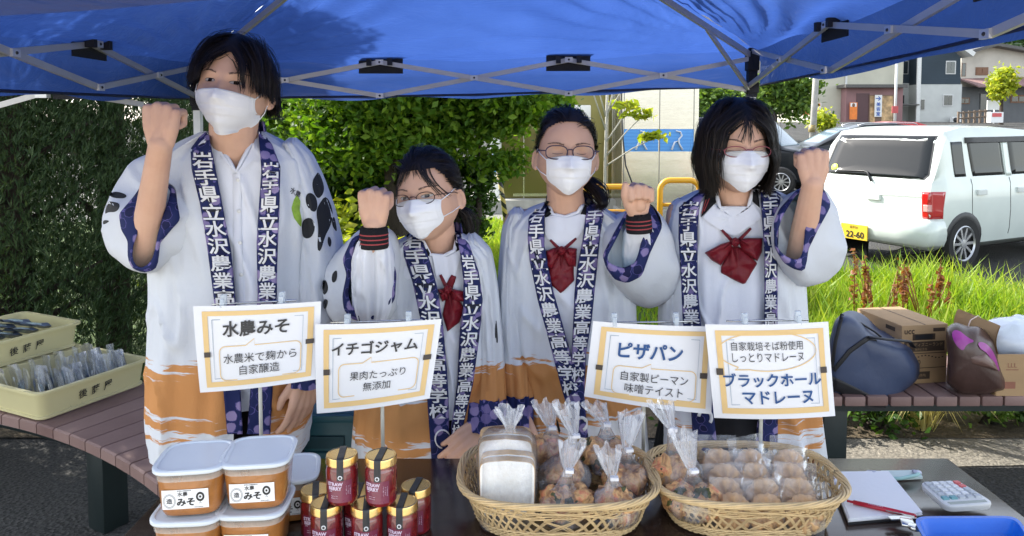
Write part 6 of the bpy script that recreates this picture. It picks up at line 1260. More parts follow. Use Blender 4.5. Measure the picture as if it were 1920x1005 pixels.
def fist(q, wrist, up, back, mirror=1, thumb='wrap', sc=1.0):
    z = Vector(up).normalized(); y = -(Vector(back) - z * z.dot(Vector(back))).normalized(); x = y.cross(z).normalized(); mt = Matrix((x, y, z)).transposed().to_4x4(); mt.translation = Vector(wrist)
    P = lambda a, b, c_: mt @ (Vector((a * mirror, b, c_)) * sc); h = M()
    xs = (-.032, -.0105, .011, .031); zs = (.080, .085, .082, .073); fr = (.0108, .0112, .0107, .0096)
    h.chain([P(0, .001, -.004), P(0, .001, .022), P(0, .003, .052)], [.0245 * sc, .0205 * sc, .0160 * sc])
    for k in range(4):
        h.chain([P(xs[k] * .36, .003, .004), P(xs[k] * .75, .0, zs[k] * .5), P(xs[k], .002, zs[k])], [.0180 * sc, .0160 * sc, (fr[k] + .0018) * sc], 12)
        pip = (xs[k] * .96, .040, zs[k] + .004); dip = (xs[k] * .93, .046, zs[k] - .022); tip = (xs[k] * .9, .024, zs[k] - .030)
        h.chain([P(xs[k], .002, zs[k]), P(*pip), P(*dip), P(*tip)], [(fr[k] + .001) * sc, fr[k] * sc, (fr[k] - .001) * sc, (fr[k] - .002) * sc], 12)
    h.chain([P(0, .018, .03), P(.0, .018, .055)], [.020 * sc, .017 * sc]); h.chain([P(-.016, .008, .010), P(-.034, .020, .040)], [.019 * sc, .0155 * sc])
    if thumb == 'wrap': h.chain([P(-.034, .020, .040), P(-.036, .050, .060), P(-.010, .061, .062)], [.0145 * sc, .0118 * sc, .0100 * sc])
    else: h.chain([P(-.034, .020, .040), P(-.046, .032, .066), P(-.044, .036, .097)], [.0145 * sc, .0120 * sc, .0100 * sc])
    q.join(h)
def relaxed(q, wrist, dr, back, mirror=1, sc=1.0, curl=1.0):
    z = Vector(dr).normalized(); y = -(Vector(back) - z * z.dot(Vector(back))).normalized(); x = y.cross(z).normalized(); mt = Matrix((x, y, z)).transposed().to_4x4(); mt.translation = Vector(wrist)
    P = lambda a, b, c_: mt @ (Vector((a * mirror, b, c_)) * sc); h = M(); xs = (-.030, -.010, .010, .028); ln = (.080, .084, .080, .072); L = (.042, .046, .043, .034); fr = (.0098, .0100, .0095, .0085)
    h.chain([P(0, .001, -.006), P(0, .004, .04)], [.020 * sc, .013 * sc])
    for k in range(4):
        h.chain([P(xs[k] * .36, .002, .004), P(xs[k] * .75, 0, ln[k] * .5), P(xs[k], 0, ln[k])], [.0165 * sc, .0145 * sc, (fr[k] + .0022) * sc], 12); b0 = R(18 + 5 * k) * curl; p = Vector((xs[k], 0, ln[k])); pts = [p]; an = b0; l = L[k]
        for s in range(3): p = p + Vector((xs[k] * .05, math.sin(an) * l, math.cos(an) * l)); pts.append(p); an += R(26) * curl; l *= .66
        h.chain([P(*p_) for p_ in pts], [(fr[k] + .001) * sc, fr[k] * sc, (fr[k] - .0008) * sc, (fr[k] - .002) * sc], 12)
    h.chain([P(-.014, .004, .008), P(-.034, .014, .036)], [.018 * sc, .014 * sc]); h.chain([P(-.034, .014, .036), P(-.048, .022, .064), P(-.048, .030, .090)], [.0135 * sc, .0112 * sc, .0092 * sc]); q.join(h)

class Person:
    def __init__(s, label, eye, Yf, hs, yaw=0, pitch=0, roll=0, boy=False, rx=.076, loc=None):
        s.hs, s.rx, s.boy = hs, rx, boy; o = W(eye[0], eye[1], Yf + .086 * hs); s.HM = Matrix.Translation(o) @ Matrix.Rotation(R(yaw), 4, 'Z') @ Matrix.Rotation(R(roll), 4, 'Y') @ Matrix.Rotation(R(pitch), 4, 'X')
        s.t = thing('person', label, 'person', loc, 'four students behind the stall'); s.head = head_mesh(boy, hs, rx); s.ht = s.head.bvh(); s.q = M(); h = M().join(s.head); ear(h, 1, hs, rx); ear(h, -1, hs, rx); s.q.join(h.xf(s.HM)); s.hw = s.head
    def hp(s, x, y, z): return s.HM @ (Vector((x, y, z)) * s.hs)
    def face(s, x, z, off=0):
        h = s.ht.ray_cast(Vector((x * s.hs, -1, z * s.hs)), Vector((0, 1, 0))); p = h[0] if h[0] is not None else Vector((x * s.hs, 0, z * s.hs)); return s.HM @ (p - Vector((0, off, 0)))
    def finish(s, eyes, brow=1.0):
        """voxel skin over every limb, then the eyes and brows set into the same mesh"""
        me = soft(s.q, 0, .0027, 5); q = M(); q.v = me.v; q.f = me.f; q.m = [0] * len(me.f); hs = s.hs
        for sg in (-1, 1):
            ex = .0312 * sg
            if eyes == 'closed':
                L, U = [], []
                for i in range(13): u = i / 12 * 2 - 1; z = -.0035 - .0022 * (1 - u * u) ; L.append(s.face(ex + u * .0135, z - .0006, .0006)); U.append(s.face(ex + u * .0135, z + .0007 * (1.3 - u * u), .0010))
                q.loft([L, U], 4, False); 
            else:
                hh = eyes; A = []
                for i in range(25):
                    a = 2 * math.pi * i / 24; c, sn = math.cos(a), math.sin(a); A.append((ex + .0138 * c, (hh * (1.0 if sn > 0 else .75)) * math.copysign(abs(sn) ** .85, sn) - .0008 + .0009 * c * sg))
                rg_ = [[s.face(lerp(ex, x, k), lerp(-.0006, z, k), .0008 + .0008 * (1 - k)) for x, z in A[:-1]] for k in (1, .7, .35, .03)]; q.loft(rg_, 2, True, False); q.add(rg_[-1], [tuple(range(24))], 2)
                I = []
                for i in range(24):
                    a = 2 * math.pi * i / 24; x, z = .0058 * math.cos(a), .0058 * math.sin(a) + .0002; lim = hh * math.sqrt(max(0, 1 - (x / .0138) ** 2)); I.append((ex + x, max(-lim * .75, min(lim, z)) - .0006))
                rg_ = [[s.face(lerp(ex, x, k), lerp(-.0006, z, k), .0019) for x, z in I] for k in (1, .5, .03)]; q.loft(rg_, 3, True, False); q.add(rg_[-1], [tuple(range(24))], 3)
                L, U = [], []
                for i in range(13): u = i / 12 * 2 - 1; z = hh * math.sqrt(max(0, 1 - u * u)) ** .85 - .0008 + .0009 * u * sg; L.append(s.face(ex + u * .0146, z - .0004, .0016)); U.append(s.face(ex + u * .0148, z + .0010, .0014))
                q.loft([L, U], 4, False); L = [s.face(ex + u * .0132, -hh * .75 * math.sqrt(max(0, 1 - u * u)) - .0009, .0012) for u in [i / 6 - 1 for i in range(13)]]; U = [s.face(ex + u * .0132, -hh * .75 * math.sqrt(max(0, 1 - u * u)) - .0014, .001) for u in [i / 6 - 1 for i in range(13)]]; q.loft([L, U], 4, False)
            rg = random.Random(5 + sg)
            for i in range(int(120)):
                u = rg.random(); x = ex + sg * lerp(-.017, .021, u); z = .0185 * brow + .0032 * (u - .35) + .0035 * math.sin(math.pi * min(1, u * 1.05) * .9) + rg.uniform(-.0021, .0021) * (1 - .6 * u); dx = sg * rg.uniform(.003, .006); dz = rg.uniform(.0, .0028) * (1 - 1.3 * u)
                a, b = s.face(x, z, .0009), s.face(x + dx, z + dz, .0011); a2, b2 = s.face(x, z + .0008, .0009), s.face(x + dx, z + dz + .0003, .0011); q.add([a, a2, b2, b], [(0, 1, 2, 3)], 1)
        s.body = q.build('body', [SKIN, BROW, EYEW, IRIS, LASH, LIP], s.t, fix=False); return s.body
    def mask(s, zt, zb, hw, seed=1):
        nu, nv = 44, 60; hs = s.hs; Y = np.zeros((nv + 1, nu + 1)); X = np.zeros_like(Y); Zc = np.zeros_like(Y)
        for j in range(nv + 1):
            f = j / nv; w_ = hw * (1.0 - .03 * math.sin(f * 3)) if f < .5 else hw * (.97 - .50 * ((f - .5) / .5) ** 1.6)
            for i in range(nu + 1):
                u = i / nu * 2 - 1; x = u * w_; z = lerp(zt, zb, f) + .004 * (1 - f) * (1 - u * u) * 1.2 + (.020 * f ** 3) * u * u + .004 * u * u * (f - .5) ** 2 * 4 * (f < .5) * -1
                h = s.ht.ray_cast(Vector((x * hs, -1, max(z, -.108) * hs)), Vector((0, 1, 0))); y = h[0].y / hs if h[0] is not None else .01
                if z < -.108: y += (-.108 - z) * 1.1
                X[j, i], Y[j, i], Zc[j, i] = x, y - .0068 - .004 * smooth((f - .55) / .3), z
        base = Y.copy()
        for _ in range(30):
            S = Y.copy(); S[1:-1, 1:-1] = (Y[:-2, 1:-1] + Y[2:, 1:-1] + Y[1:-1, :-2] + Y[1:-1, 2:]) / 4; S[0, 1:-1] = (Y[0, :-2] + Y[0, 2:] + 2 * Y[0, 1:-1]) / 4; S[-1, 1:-1] = (Y[-1, :-2] + Y[-1, 2:] + 2 * Y[-1, 1:-1]) / 4; Y = np.minimum(S, base + .0)
        q = M()
        def pt(j, i, o=0):
            f = j / nv; u = i / nu * 2 - 1; ph = math.fmod(f * 4.6 + .35, 1.0); pl = .0036 * (ph - .5 if ph < .86 else (.36 - (ph - .86) * 6.1)) * (1 - u * u) ** .6 * smooth((f - .14) / .06) * smooth((.80 - f) / .08) + .0018 * nz3(u * 2.5, f * 3.2, seed) + .0012 * nz3(u * 7, f * 6, seed) * (1 - abs(u)) - .0035 * (1 - abs(u)) * math.exp(-((f - .55) / .3) ** 2) ; return s.HM @ (Vector((X[j, i], Y[j, i] - pl - o, Zc[j, i])) * hs)
        for o in (0, -.0009): q.loft([[pt(j, i, o) for i in range(nu + 1)] for j in range(nv + 1)], closed=False)
        mk = q.build('face_mask', MASKM, s.t, fix=False); q = M()
        for j0, j1 in ((1, 2.2), (nv * .93, nv * .95)):
            for dj in (0, 1.6): q.tube([pt(min(nv, int(j0 + dj)), i, .0006) for i in range(2, nu - 1)], .0006, 4)
        for i0 in (1, 3, nu - 3, nu - 1): q.tube([pt(j, i0, .0006) for j in range(1, int(nv * .55))], .0006, 4)
        q.build('seam', MASKM, mk); q = M()
        for sg, i in ((-1, 0), (1, nu)):
            e0 = s.hp(sg * (s.rx + .002), -.004, .010); e1 = s.hp(sg * (s.rx + .004), .004, -.040); a, b = pt(1, i, .001), pt(int(nv * .52), i, .001); q.tube([a, a.lerp(e0, .5) + s.HM.to_3x3() @ Vector((sg * .004, -.002, 0)), e0, s.hp(sg * (s.rx + .006), .024, 0)], .0013, 6); q.tube([b, b.lerp(e1, .5) + s.HM.to_3x3() @ Vector((sg * .004, -.002, 0)), e1, s.hp(sg * (s.rx + .006), .022, -.03)], .0013, 6)
        q.build('ear_loop', MASKM, mk)
    def glasses(s, cx, cz, hw, hh, mat, r=.0009, p=2.4):
        t = M(); ln = M(); hs = s.hs; yf = -.106
        for sg in (-1, 1):
            def pt(a, k=1.0, dy=0): c, sn = math.cos(a), math.sin(a); return s.hp(sg * cx + k * hw * math.copysign(abs(c) ** (2 / p), c), yf + dy + .012 * ((cx + sg * k * hw * c) / .06) ** 2, cz + k * hh * math.copysign(abs(sn) ** (2 / p), sn))
            P = [pt(2 * math.pi * i / 40) for i in range(41)]; t.tube(P, r * hs, 6); ln.add([pt(2 * math.pi * i / 40, .98, .0004) for i in range(40)], [tuple(range(40))])
            o = s.hp(sg * (cx + hw), yf + .012 * ((cx + hw) / .06) ** 2, cz + hh * .25); t.tube([o, s.hp(sg * (s.rx + .004), yf + .035, cz + hh * .35), s.hp(sg * (s.rx + .005), -.01, cz + .004), s.hp(sg * (s.rx + .004), .02, cz - .004)], r * 1.1 * hs, 6)
            t.tube([s.hp(sg * (cx - hw), yf + .003, cz + hh * .1), s.hp(sg * .009, yf + .003, cz - .006)], r * .7, 5)
        t.tube([s.hp(-(cx - hw), yf + .001, cz + hh * .2), s.hp(-.005, yf - .002, cz + hh * .42), s.hp(.005, yf - .002, cz + hh * .42), s.hp(cx - hw, yf + .001, cz + hh * .2)], r * hs, 6)
        g = t.build('glasses', mat, s.t); ln.build('lens', LENS, g, smooth=False)
    # ---- hair
    def hair(s, scalp, flow, stop, lift, n=260, kids=9, step=.012, nmax=22, seed=1, extra=(), wd=.0013, cap_off=.006, jit=.010, hug=.0):
        hs = s.hs; rg = random.Random(seed); q = M(); hd = s.head
        cp = M(); cp.v = [tuple(Vector(v_) * (1 + cap_off / max(.05, Vector(v_).length)) if True else v_) for v_ in hd.v]; cp.f = [f for f in hd.f if all(scalp(Vector(hd.v[k]) / hs, .0) for k in f)]; cp.m = [0] * len(cp.f)
        tree = s.ht; S = []
        def surf(d):
            h = tree.ray_cast(d.normalized() * .4, -d.normalized()); return h[0], h[1]
        def trace(root, nrm, lf, st):
            p = root + nrm * lf * .35 * hs; P = [p.copy()]; sl = step * rg.uniform(.85, 1.1)
            for k in range(nmax):
                d = flow(p / hs, root / hs); h = tree.find_nearest(p); nn = h[1]; 
                if (p - h[0]).dot(nn) < .03 * hs: d = d - nn * d.dot(nn) * (1 if d.dot(nn) < 0 else .5)
                if d.length < 1e-5: break
                p = p + d.normalized() * sl * hs; h = tree.find_nearest(p); dist = (p - h[0]).dot(h[1]); L = lf * hs * min(1, .45 + k * .16)
                if dist < L: p = p + h[1] * (L - dist) * .8
                elif p.z > hug * hs and dist > L * 1.1: p = p - h[1] * (dist - L * 1.1) * .75
                P.append(p.copy())
                if stop(p / hs, root / hs, k, st): break
            return P
        tries = 0; got = 0
        while got < n and tries < n * 30:
            tries += 1; d = Vector((rg.gauss(0, 1), rg.gauss(0, 1), rg.gauss(.25, 1)))
            h = surf(d)
            if h[0] is None or not scalp(h[0] / hs, rg.uniform(-.002, .002)): continue
            got += 1; S.append((h[0], h[1], lift * rg.uniform(.45, 1.05), rg.random()))
        out = []
        for root, nrm, lf, st in S:
            G = trace(root, nrm, lf, st)
            if len(G) < 5: continue
            for c in range(kids):
                o = Vector((rg.gauss(0, 1), rg.gauss(0, 1), rg.gauss(0, 1))) * jit * hs * .6; o2 = Vector((rg.gauss(0, 1), rg.gauss(0, 1), rg.gauss(0, 1))) * .0035 * hs; m_ = len(G) - 1 if rg.random() < .6 else max(3, int((len(G) - 1) * rg.uniform(.75, 1))); Q = []
                for k in range(m_ + 1):
                    f = k / m_; p = G[k] + o.lerp(o2, smooth(f) * .8); h = tree.find_nearest(p); dd = (p - h[0]).dot(h[1])
                    if dd < .0035 * hs: p = p + h[1] * (.0035 * hs - dd)
                    Q.append(p)
                out.append(Q)
        for P in extra: out.append([Vector(p) * hs for p in P])
        for Q in out:
            if len(Q) < 2: continue
            ww = wd * hs * rg.uniform(.7, 1.4); L, Rr = [], []
            for k, p in enumerate(Q):
                t = (Q[min(k + 1, len(Q) - 1)] - Q[max(k - 1, 0)]); h = tree.find_nearest(p); sd = t.cross(h[1])
                sd = sd.normalized() if sd.length > 1e-7 else Vector((1, 0, 0)); f = k / (len(Q) - 1); w2 = ww * (1 - .75 * f ** 2.2) * min(1, .5 + f * 4); up = h[1] * w2 * .35; L.append(p - sd * w2 - up); Rr.append(p + sd * w2 - up); 
            Cn = [a.lerp(b, .5) + (tree.find_nearest(a)[1] * ww * .5) for a, b in zip(L, Rr)]; q.loft([L, Cn, Rr], closed=False)
        q.join(cp); q.xf(s.HM); s.hairo = q.build('hair', HAIR, s.t, fix=False); return s.hairo
m, n, out = nmat('lens'); tr = node(n, 'ShaderNodeBsdfTransparent'); gl = node(n, 'ShaderNodeBsdfGlossy'); gl.inputs[1].default_value = .02; fr = node(n, 'ShaderNodeFresnel'); fr.inputs[0].default_value = 1.35; mx = node(n, 'ShaderNodeMixShader'); n.links.new(fr.outputs[0], mx.inputs[0]); n.links.new(tr.outputs[0], mx.inputs[1]); n.links.new(gl.outputs[0], mx.inputs[2]); n.links.new(mx.outputs[0], out.inputs[0]); tr.inputs[0].default_value = (.96, .95, .92, 1); LENS = m

SCHOOL = '岩手県立水沢農業高等学校'
def dress(P, coat_rows, shirt_in, lapels, opening, neckcut, sleeves, text, hang, seed, shirt_rows=None, arcs=(), blot=(), green=None, extra_dark=None):
    """the white happi coat with lapels, lettering, sleeves and cuffs, and the shirt inside it"""
    t = P.t; full = rowloft(coat_rows, seed=seed); sh_rows = [(a, l + shirt_in, r - shirt_in, Y + .004, th - .014) for a, l, r, Y, th in coat_rows[:-1]]; shirt = rowloft(sh_rows, N=176, sub=20, seed=seed + 3, amp=.006, pleat=.6); P.shirt_tree = shirt.bvh(); tree = full.bvh(); P.coat_tree = tree
    oL, oR = opening
    def in_open(c, f):
        x, y = pix(c); return c.y < coat_rows[3][3] - .01 and interp(oL, y) < x < interp(oR, y)
    coat = M().join(full); cut(coat, in_open)
    def in_neck(c, f): x, y = pix(c); return c.y < coat_rows[3][3] and inpoly(x, y, neckcut)
    cut(shirt, in_neck); nk = [castpx(P.shirt_tree, a, b, .001) for a, b in [(lerp(u[0], v_[0], f), lerp(u[1], v_[1], f)) for u, v_ in zip(neckcut, neckcut[1:]) for f in (0, .2, .4, .6, .8)] + [neckcut[-1]]]; nk = [c for c in nk if c is not None]; shirt.tube(nk, .0055, 8); P.shirt = shirt.build('shirt', SHIRT, t, fix=False)
    cuffs = M(); 
    for s in sleeves:
        n_ = 72; H0, C0, C1 = polar(s['H'], n_), polar(s['C0'], n_), polar(s['C1'], n_); Yb, Yc = s['Yb'], s['Yc']; dep = s.get('dep', lambda x, y: 0)
        sl_ = M(); pstack(sl_, [(shrink(H0, .72), Yb + .06), (shrink(H0, .95), Yb + .03), (H0, Yb - .03), (H0, lambda x, y: lerp(Yb, Yc, .5) + dep(x, y) * .5), (mixp(H0, C0, .35), lambda x, y: lerp(Yb, Yc, .75) + dep(x, y)), (mixp(H0, C0, .75), lambda x, y: lerp(Yb, Yc, .90) + dep(x, y) * 1.1), (C0, lambda x, y: Yc + dep(x, y))], capa=True, fold=.0)
        sl_ = soft(sl_, 1, None, 1); sl_.v = [tuple(Vector(v_) + Vector((nz3(v_[0] * 7, v_[2] * 7, seed), nz3(v_[2] * 9, v_[0] * 6, seed + 2) * 1.5, nz3(v_[0] * 8, v_[1] * 8, seed + 5))) * .013 * smooth((v_[1] - Yc - .012) / .05) + Vector((0, -1, 0)) * .009 * max(0, 1 - 6 * abs(nz3(v_[0] * 6 + v_[2] * 5, v_[2] * 6 - v_[0] * 5, seed + 3))) * smooth((v_[1] - Yc - .012) / .05)) for v_ in sl_.v]; s['tree'] = sl_.bvh(); coat.join(sl_)
        pstack(cuffs, [(shrink(C0, 1.012), lambda x, y: Yc + .004 + dep(x, y)), (shrink(C0, 1.0), lambda x, y: Yc - .006 + dep(x, y)), (mixp(C0, C1, .5), lambda x, y: Yc - .016 + dep(x, y)), (mixp(C0, C1, .93), lambda x, y: Yc - .016 + dep(x, y)), (C1, lambda x, y: Yc - .011 + dep(x, y)), (mixp(C0, C1, .93), lambda x, y: Yc - .002 + dep(x, y))], 0)
        pstack(cuffs, [(mixp(C0, C1, .93), lambda x, y: Yc - .002 + dep(x, y)), (shrink(C1, 1.06), lerp(Yc, Yb, .35)), (shrink(C1, 1.0), lerp(Yc, Yb, .7)), (shrink(C1, .6), lerp(Yc, Yb, .95))], 1, capb=True)
    for rows, cy0 in hang:
        y0_, l0_, r0_, Y0_, t0_ = rows[0]; sl_ = rowloft([(y0_ - 10, l0_ + (r0_ - l0_) * .35, r0_ - (r0_ - l0_) * .35, Y0_, .012)] + rows, 56, 2.1, 8, .006, seed + 7); lo = M().join(sl_); cut(lo, lambda c, f: pix(c)[1] > cy0); coat.join(lo); cu = M().join(sl_); cut(cu, lambda c, f: pix(c)[1] <= cy0 - 4); cc = {}
        ctr = sum((Vector(v_) for v_ in sl_.v[-56:]), Vector()) / 56; cu.v = [tuple(Vector(v_) + (Vector(v_) - ctr).to_2d().to_3d() * .06) for v_ in cu.v]; cuffs.join(cu)
    P.coat = coat.build('happi_coat', HAPPI, t, fix=False)
    if cuffs.v: cuffs.build('cuff', [BLOSSOM, LINING], P.coat, fix=False)
    r0 = [Vector(v_) for v_ in full.v[:49]]; q = M(); c0 = sum(r0, Vector()) / 49; q.loft([[p + (p - c0) * k + Vector((0, 0, dz)) for p in r0] for k, dz in ((.06, -.02), (.05, .0), (-.02, .026), (-.06, .026), (-.06, -.02))], 0, False); q.build('collar_band', BLOSSOM, P.coat, fix=False)
    big = M().join(full); big.join(shirt); btree = big.bvh()
    for li, ((out_, inn), (y0, sp, frac)) in enumerate(zip(lapels, text)):
        q = M(); band(q, btree, out_, inn, 8, 90, .009 + .0025 * li, sm=8); ob = q.build('lapel', BLOSSOM, P.coat, fix=False); lt = q.bvh(); O_ = [(y, x) for x, y in out_]; I_ = [(y, x) for x, y in inn]
        dk, wh = M(), M()
        for k, ch in enumerate(SCHOOL):
            cy = y0 + sp * k; a, b = interp(O_, cy), interp(I_, cy); cx = (a + b) / 2; wpx = abs(b - a) * frac; hp_ = sp * .94; sl_ = (interp(O_, cy + 8) + interp(I_, cy + 8) - interp(O_, cy - 8) - interp(I_, cy - 8)) / 32
            for qq, off, bold in ((dk, .0018, .05), (wh, .0032, .018)):
                vs, fs, asp = text_fit(ch, bold); ok = []; last = None
                for x, y in vs:
                    ww = max(asp, .75); c = castpx(lt, cx + x / ww * wpx - y * hp_ * sl_, cy - y * hp_, off); ok.append(c)
                if any(c is not None for c in ok):
                    yy = [c.y for c in ok if c is not None]; ym = sum(yy) / len(yy)
                    if sum(c is None for c in ok) < len(ok) * .3: qq.add([c if c is not None else W(cx + vs[i][0] / ww * wpx - vs[i][1] * hp_ * sl_, cy - vs[i][1] * hp_, ym) for i, c in enumerate(ok)], fs)
        if wh.v: dk.build('letter_shadow', LETD, P.coat, smooth=False, fix=False); wh.build('lettering', LETW, P.coat, smooth=False, fix=False)
        for (ax, ay, r, a0, a1) in arcs:
            q = M(); k_ = [castpx(lt, ax + r * math.cos(R(a)), ay + r * 1.2 * math.sin(R(a)), .004) for a in [lerp(a0, a1, i / 14) for i in range(15)]]; k_ = [c for c in k_ if c is not None]
            if len(k_) > 9: q.tube(k_, .0045, 6, flat=.4); q.build('horseshoe_mark', LETW, P.coat)
    alltree = coat.bvh()
    if blot:
        for poly in blot: q = M(); decal(q, alltree, poly, .0015, rnd_=2, n=44); q.build('blotch_print', BLOTCH, P.coat, fix=False)
    return alltree
def torso(P, neck, sh, hip, nr=.055, legs=True, Y=2.0, w_=1.0):
    """neck base, shoulder points and hips as places; torso, legs and feet join the same skin"""
    q = P.q; nb = Vector(neck); q.chain([P.hp(0, .018, -.045), P.hp(0, .03, -.11), nb, nb + Vector((0, .02, -.08))], [nr * 1.06, nr, nr * 1.12, nr * 1.3], 20)
    q.chain([nb + Vector((0, .03, -.06)), nb + Vector((0, .03, -.30)), Vector((nb.x, nb.y + .03, .86))], [.085 * w_, .095 * w_, .10 * w_], 16)
    for sg, s in zip((-1, 1), sh): q.chain([nb + Vector((0, .02, -.05)), s], [.055, .046 * w_], 14)
    for sg in (-1, 1):
        h = Vector((nb.x + sg * .075, nb.y + .05, .84)); k = Vector((nb.x + sg * .085, nb.y + .03, .46)); a = Vector((nb.x + sg * .09, nb.y + .06, .08)); q.chain([h, k, a], [.082, .056, .038], 12); q.chain([a - Vector((0, -.02, .03)), a + Vector((0, -.14, -.04))], [.038, .030], 10)
def legwear(P, nb, col, skirt=False, ztop=.95):
    q = M(); x, y = nb.x, nb.y + .04
    if skirt:
        rings = []
        for z, rx_, ry_ in ((ztop, .13, .095), (.80, .165, .125), (.60, .20, .155), (.44, .225, .18)): rings.append([Vector((x + math.cos(a) * rx_ * (1 + .03 * math.sin(a * 14)), y + math.sin(a) * ry_ * (1 + .03 * math.sin(a * 14)), z)) for a in [2 * math.pi * j / 84 for j in range(84)]])
        q.loft(rings, cap=False); q.build('skirt', col, P.t)
    else:
        q.chain([(x - .05, y, .92), (x + .05, y, .92)], [.115, .115], 18)
        for sg in (-1, 1): q.chain([(x + sg * .07, y + .01, .84), (x + sg * .083, y - .01, .46), (x + sg * .09, y + .02, .09)], [.10, .075, .062], 16)
        soft(q, 0, .012, 3).build('trousers', col, P.t)
    for sg in (-1, 1): q = M(); q.sphere((x + sg * .09, y - .05, .045), (.05, .14, .045), 16); q.build('shoe', BLACKC, P.t)
def bow(P, wings, tails, straps, knot):
    q = M(); tr_ = P.shirt_tree
    def puffd(poly, hts, n_=96):
        PP = resample(poly, n_); cx = sum(p.x for p in PP) / n_; cy = sum(p.y for p in PP) / n_; rings = []
        for f, o in zip((1, .97, .92, .84, .74, .62, .48, .34, .2, .03), [lerp(hts[int(g_ * 5 / 9)], hts[min(5, int(g_ * 5 / 9) + 1)], (g_ * 5 / 9) % 1) for g_ in range(10)]): rings.append([castpx(tr_, cx + (p.x - cx) * f, cy + (p.y - cy) * f, o + .0045 * math.sin(9 * math.atan2(p.y - knot[1] + 6, p.x - knot[0]) + 1) * smooth((f - .15) / .4)) or W(cx + (p.x - cx) * f, cy + (p.y - cy) * f, 1.9) for p in PP])
        q.loft(rings, 0, True, False); q.add(rings[-1], [tuple(range(n_))])
    for w_ in tails: puffd(w_, (.003, .010, .013, .015, .016, .016))
    for w_ in wings: puffd(w_, (.012, .022, .028, .030, .030, .030))
    for a, b in straps: q.tube([castpx(tr_, lerp(a[0], b[0], i / 5), lerp(a[1], b[1], i / 5), .008) or W(*b, 1.9) for i in range(6)], [.007, .008, .009, .009, .010, .011], 8, flat=.45)
    puffd([(knot[0] + 8 * math.cos(R(a)), knot[1] + 9 * math.sin(R(a))) for a in range(0, 360, 20)], (.02, .034, .038, .040, .040, .040), 18)
    q.build('ribbon_tie', SATIN, P.t, fix=False)
def flaps(P, polys, mat, name, off=.006, stripes=()):
    for poly in polys: q = M(); decal(q, P.shirt_tree, poly, off); PP = resample(poly, 36); q.loft([[castpx(P.shirt_tree, p.x, p.y, off) or W(p.x, p.y, 1.95) for p in PP], [castpx(P.shirt_tree, p.x, p.y, -.002) or W(p.x, p.y, 1.95) for p in PP]], 0, True, False); f = q.build(name, mat, P.t, fix=False)
    if stripes:
        q = M()
        for a, b in stripes: q.tube([castpx(P.shirt_tree, lerp(a[0], b[0], i / 6), lerp(a[1], b[1], i / 6), off + .001) or W(*a, 1.95) for i in range(7)], .0012, 5)
        q.build('stripe', REDST, f)
def knit_cuff(P, wrist, dr, r, L):
    d = Vector(dr).normalized(); q = M(); w_ = Vector(wrist); q.tube([w_ - d * L, w_ - d * L * .9, w_ - d * L * .5, w_ - d * .004, w_, w_ - d * .006], [r * 1.06, r * 1.12, r * 1.10, r * 1.06, r * .98, r * .9], 28, cap=False); k = q.build('knit_cuff', KNIT, P.t); q = M()
    for f in (.32, .52, .72): q.tube([w_ - d * L * f, w_ - d * (L * f + .003)], r * 1.115, 28, cap=False)
    q.build('stripe', REDST, k)
# ------------------------------------------------------------------ the four students
def hairline(tab): return lambda p, j: p.z > interp(tab, p.y) + j
def V3(*a): return Vector(a)
BACK = V3(0, -1, 0)
# ---- 1: tall boy on the left
p = Person('tall boy in a white happi coat over a collared shirt, bare fist raised', (441, 162), 1.80, 1.03, yaw=2, pitch=-5, roll=7, boy=True, rx=.079, loc=(-.70, 1.97, 0)); boy = p
nb = W(439, 286, 1.945); sR, sL = W(322, 318, 1.985), W(560, 325, 1.985); torso(p, nb, (sR, sL), None, .060)
wr = W(301, 272, 1.70); el = W(268, 482, 1.865); p.q.chain([sR, W(290, 420, 1.90), el], [.050, .044, .034], 14); p.q.chain([el, el.lerp(wr, .4), wr], [.033, .0345, .0268], 16); fist(p.q, wr, W(304, 190, 1.705) - wr, BACK, 1, 'wrap', 1.04)
el2 = W(602, 520, 1.97); wr2 = W(577, 702, 1.88); p.q.chain([sL, el2, wr2], [.048, .038, .027], 14); relaxed(p.q, wr2, W(562, 790, 1.865) - wr2, V3(.75, -.65, 0), -1, 1.0, .75)
p.finish(.0046, 1.05); p.mask(-.026, -.127, .072, 1)
PX = .002
def flow(c, r):
    sd = 1 if r.x > PX else -1
    if r.y < .012 and r.z > .055:
        if c.z > .098: return V3(sd * .75, -.62, -.10)
        if c.z > .06: return V3(sd * .62, -.16, -.75)
        return V3(sd * .10, .02, -1)
    d = c - V3(.0, .03, .13); return d.normalized() + V3(0, 0, -.7)
def stop(c, r, k, st):
    if c.y < -.03: return c.z < (-.006 if c.x > .02 else .010) - .012 * st + .026 * (abs(c.x) < .046)
    if c.y < .03: return c.z < (-.010 if c.x > 0 else .004) - .018 * st
    return c.z < -.040 - .02 * st
HL = hairline([(-.1, .062), (-.06, .058), (-.03, .034), (.0, .014), (.02, -.012), (.05, -.05), (.09, -.06)])
p.hair(HL, flow, stop, .024, 380, 13, seed=11, wd=.0010, cap_off=.011)
coat = [(246, 386, 492, 1.96, .062), (262, 352, 522, 1.965, .085), (280, 318, 555, 1.97, .105), (300, 296, 578, 1.97, .115), (340, 284, 590, 1.97, .12), (400, 284, 596, 1.97, .122), (480, 286, 592, 1.97, .125), (560, 287, 592, 1.97, .13), (650, 285, 592, 1.97, .135), (740, 283, 585, 1.965, .14), (838, 292, 572, 1.96, .14)]
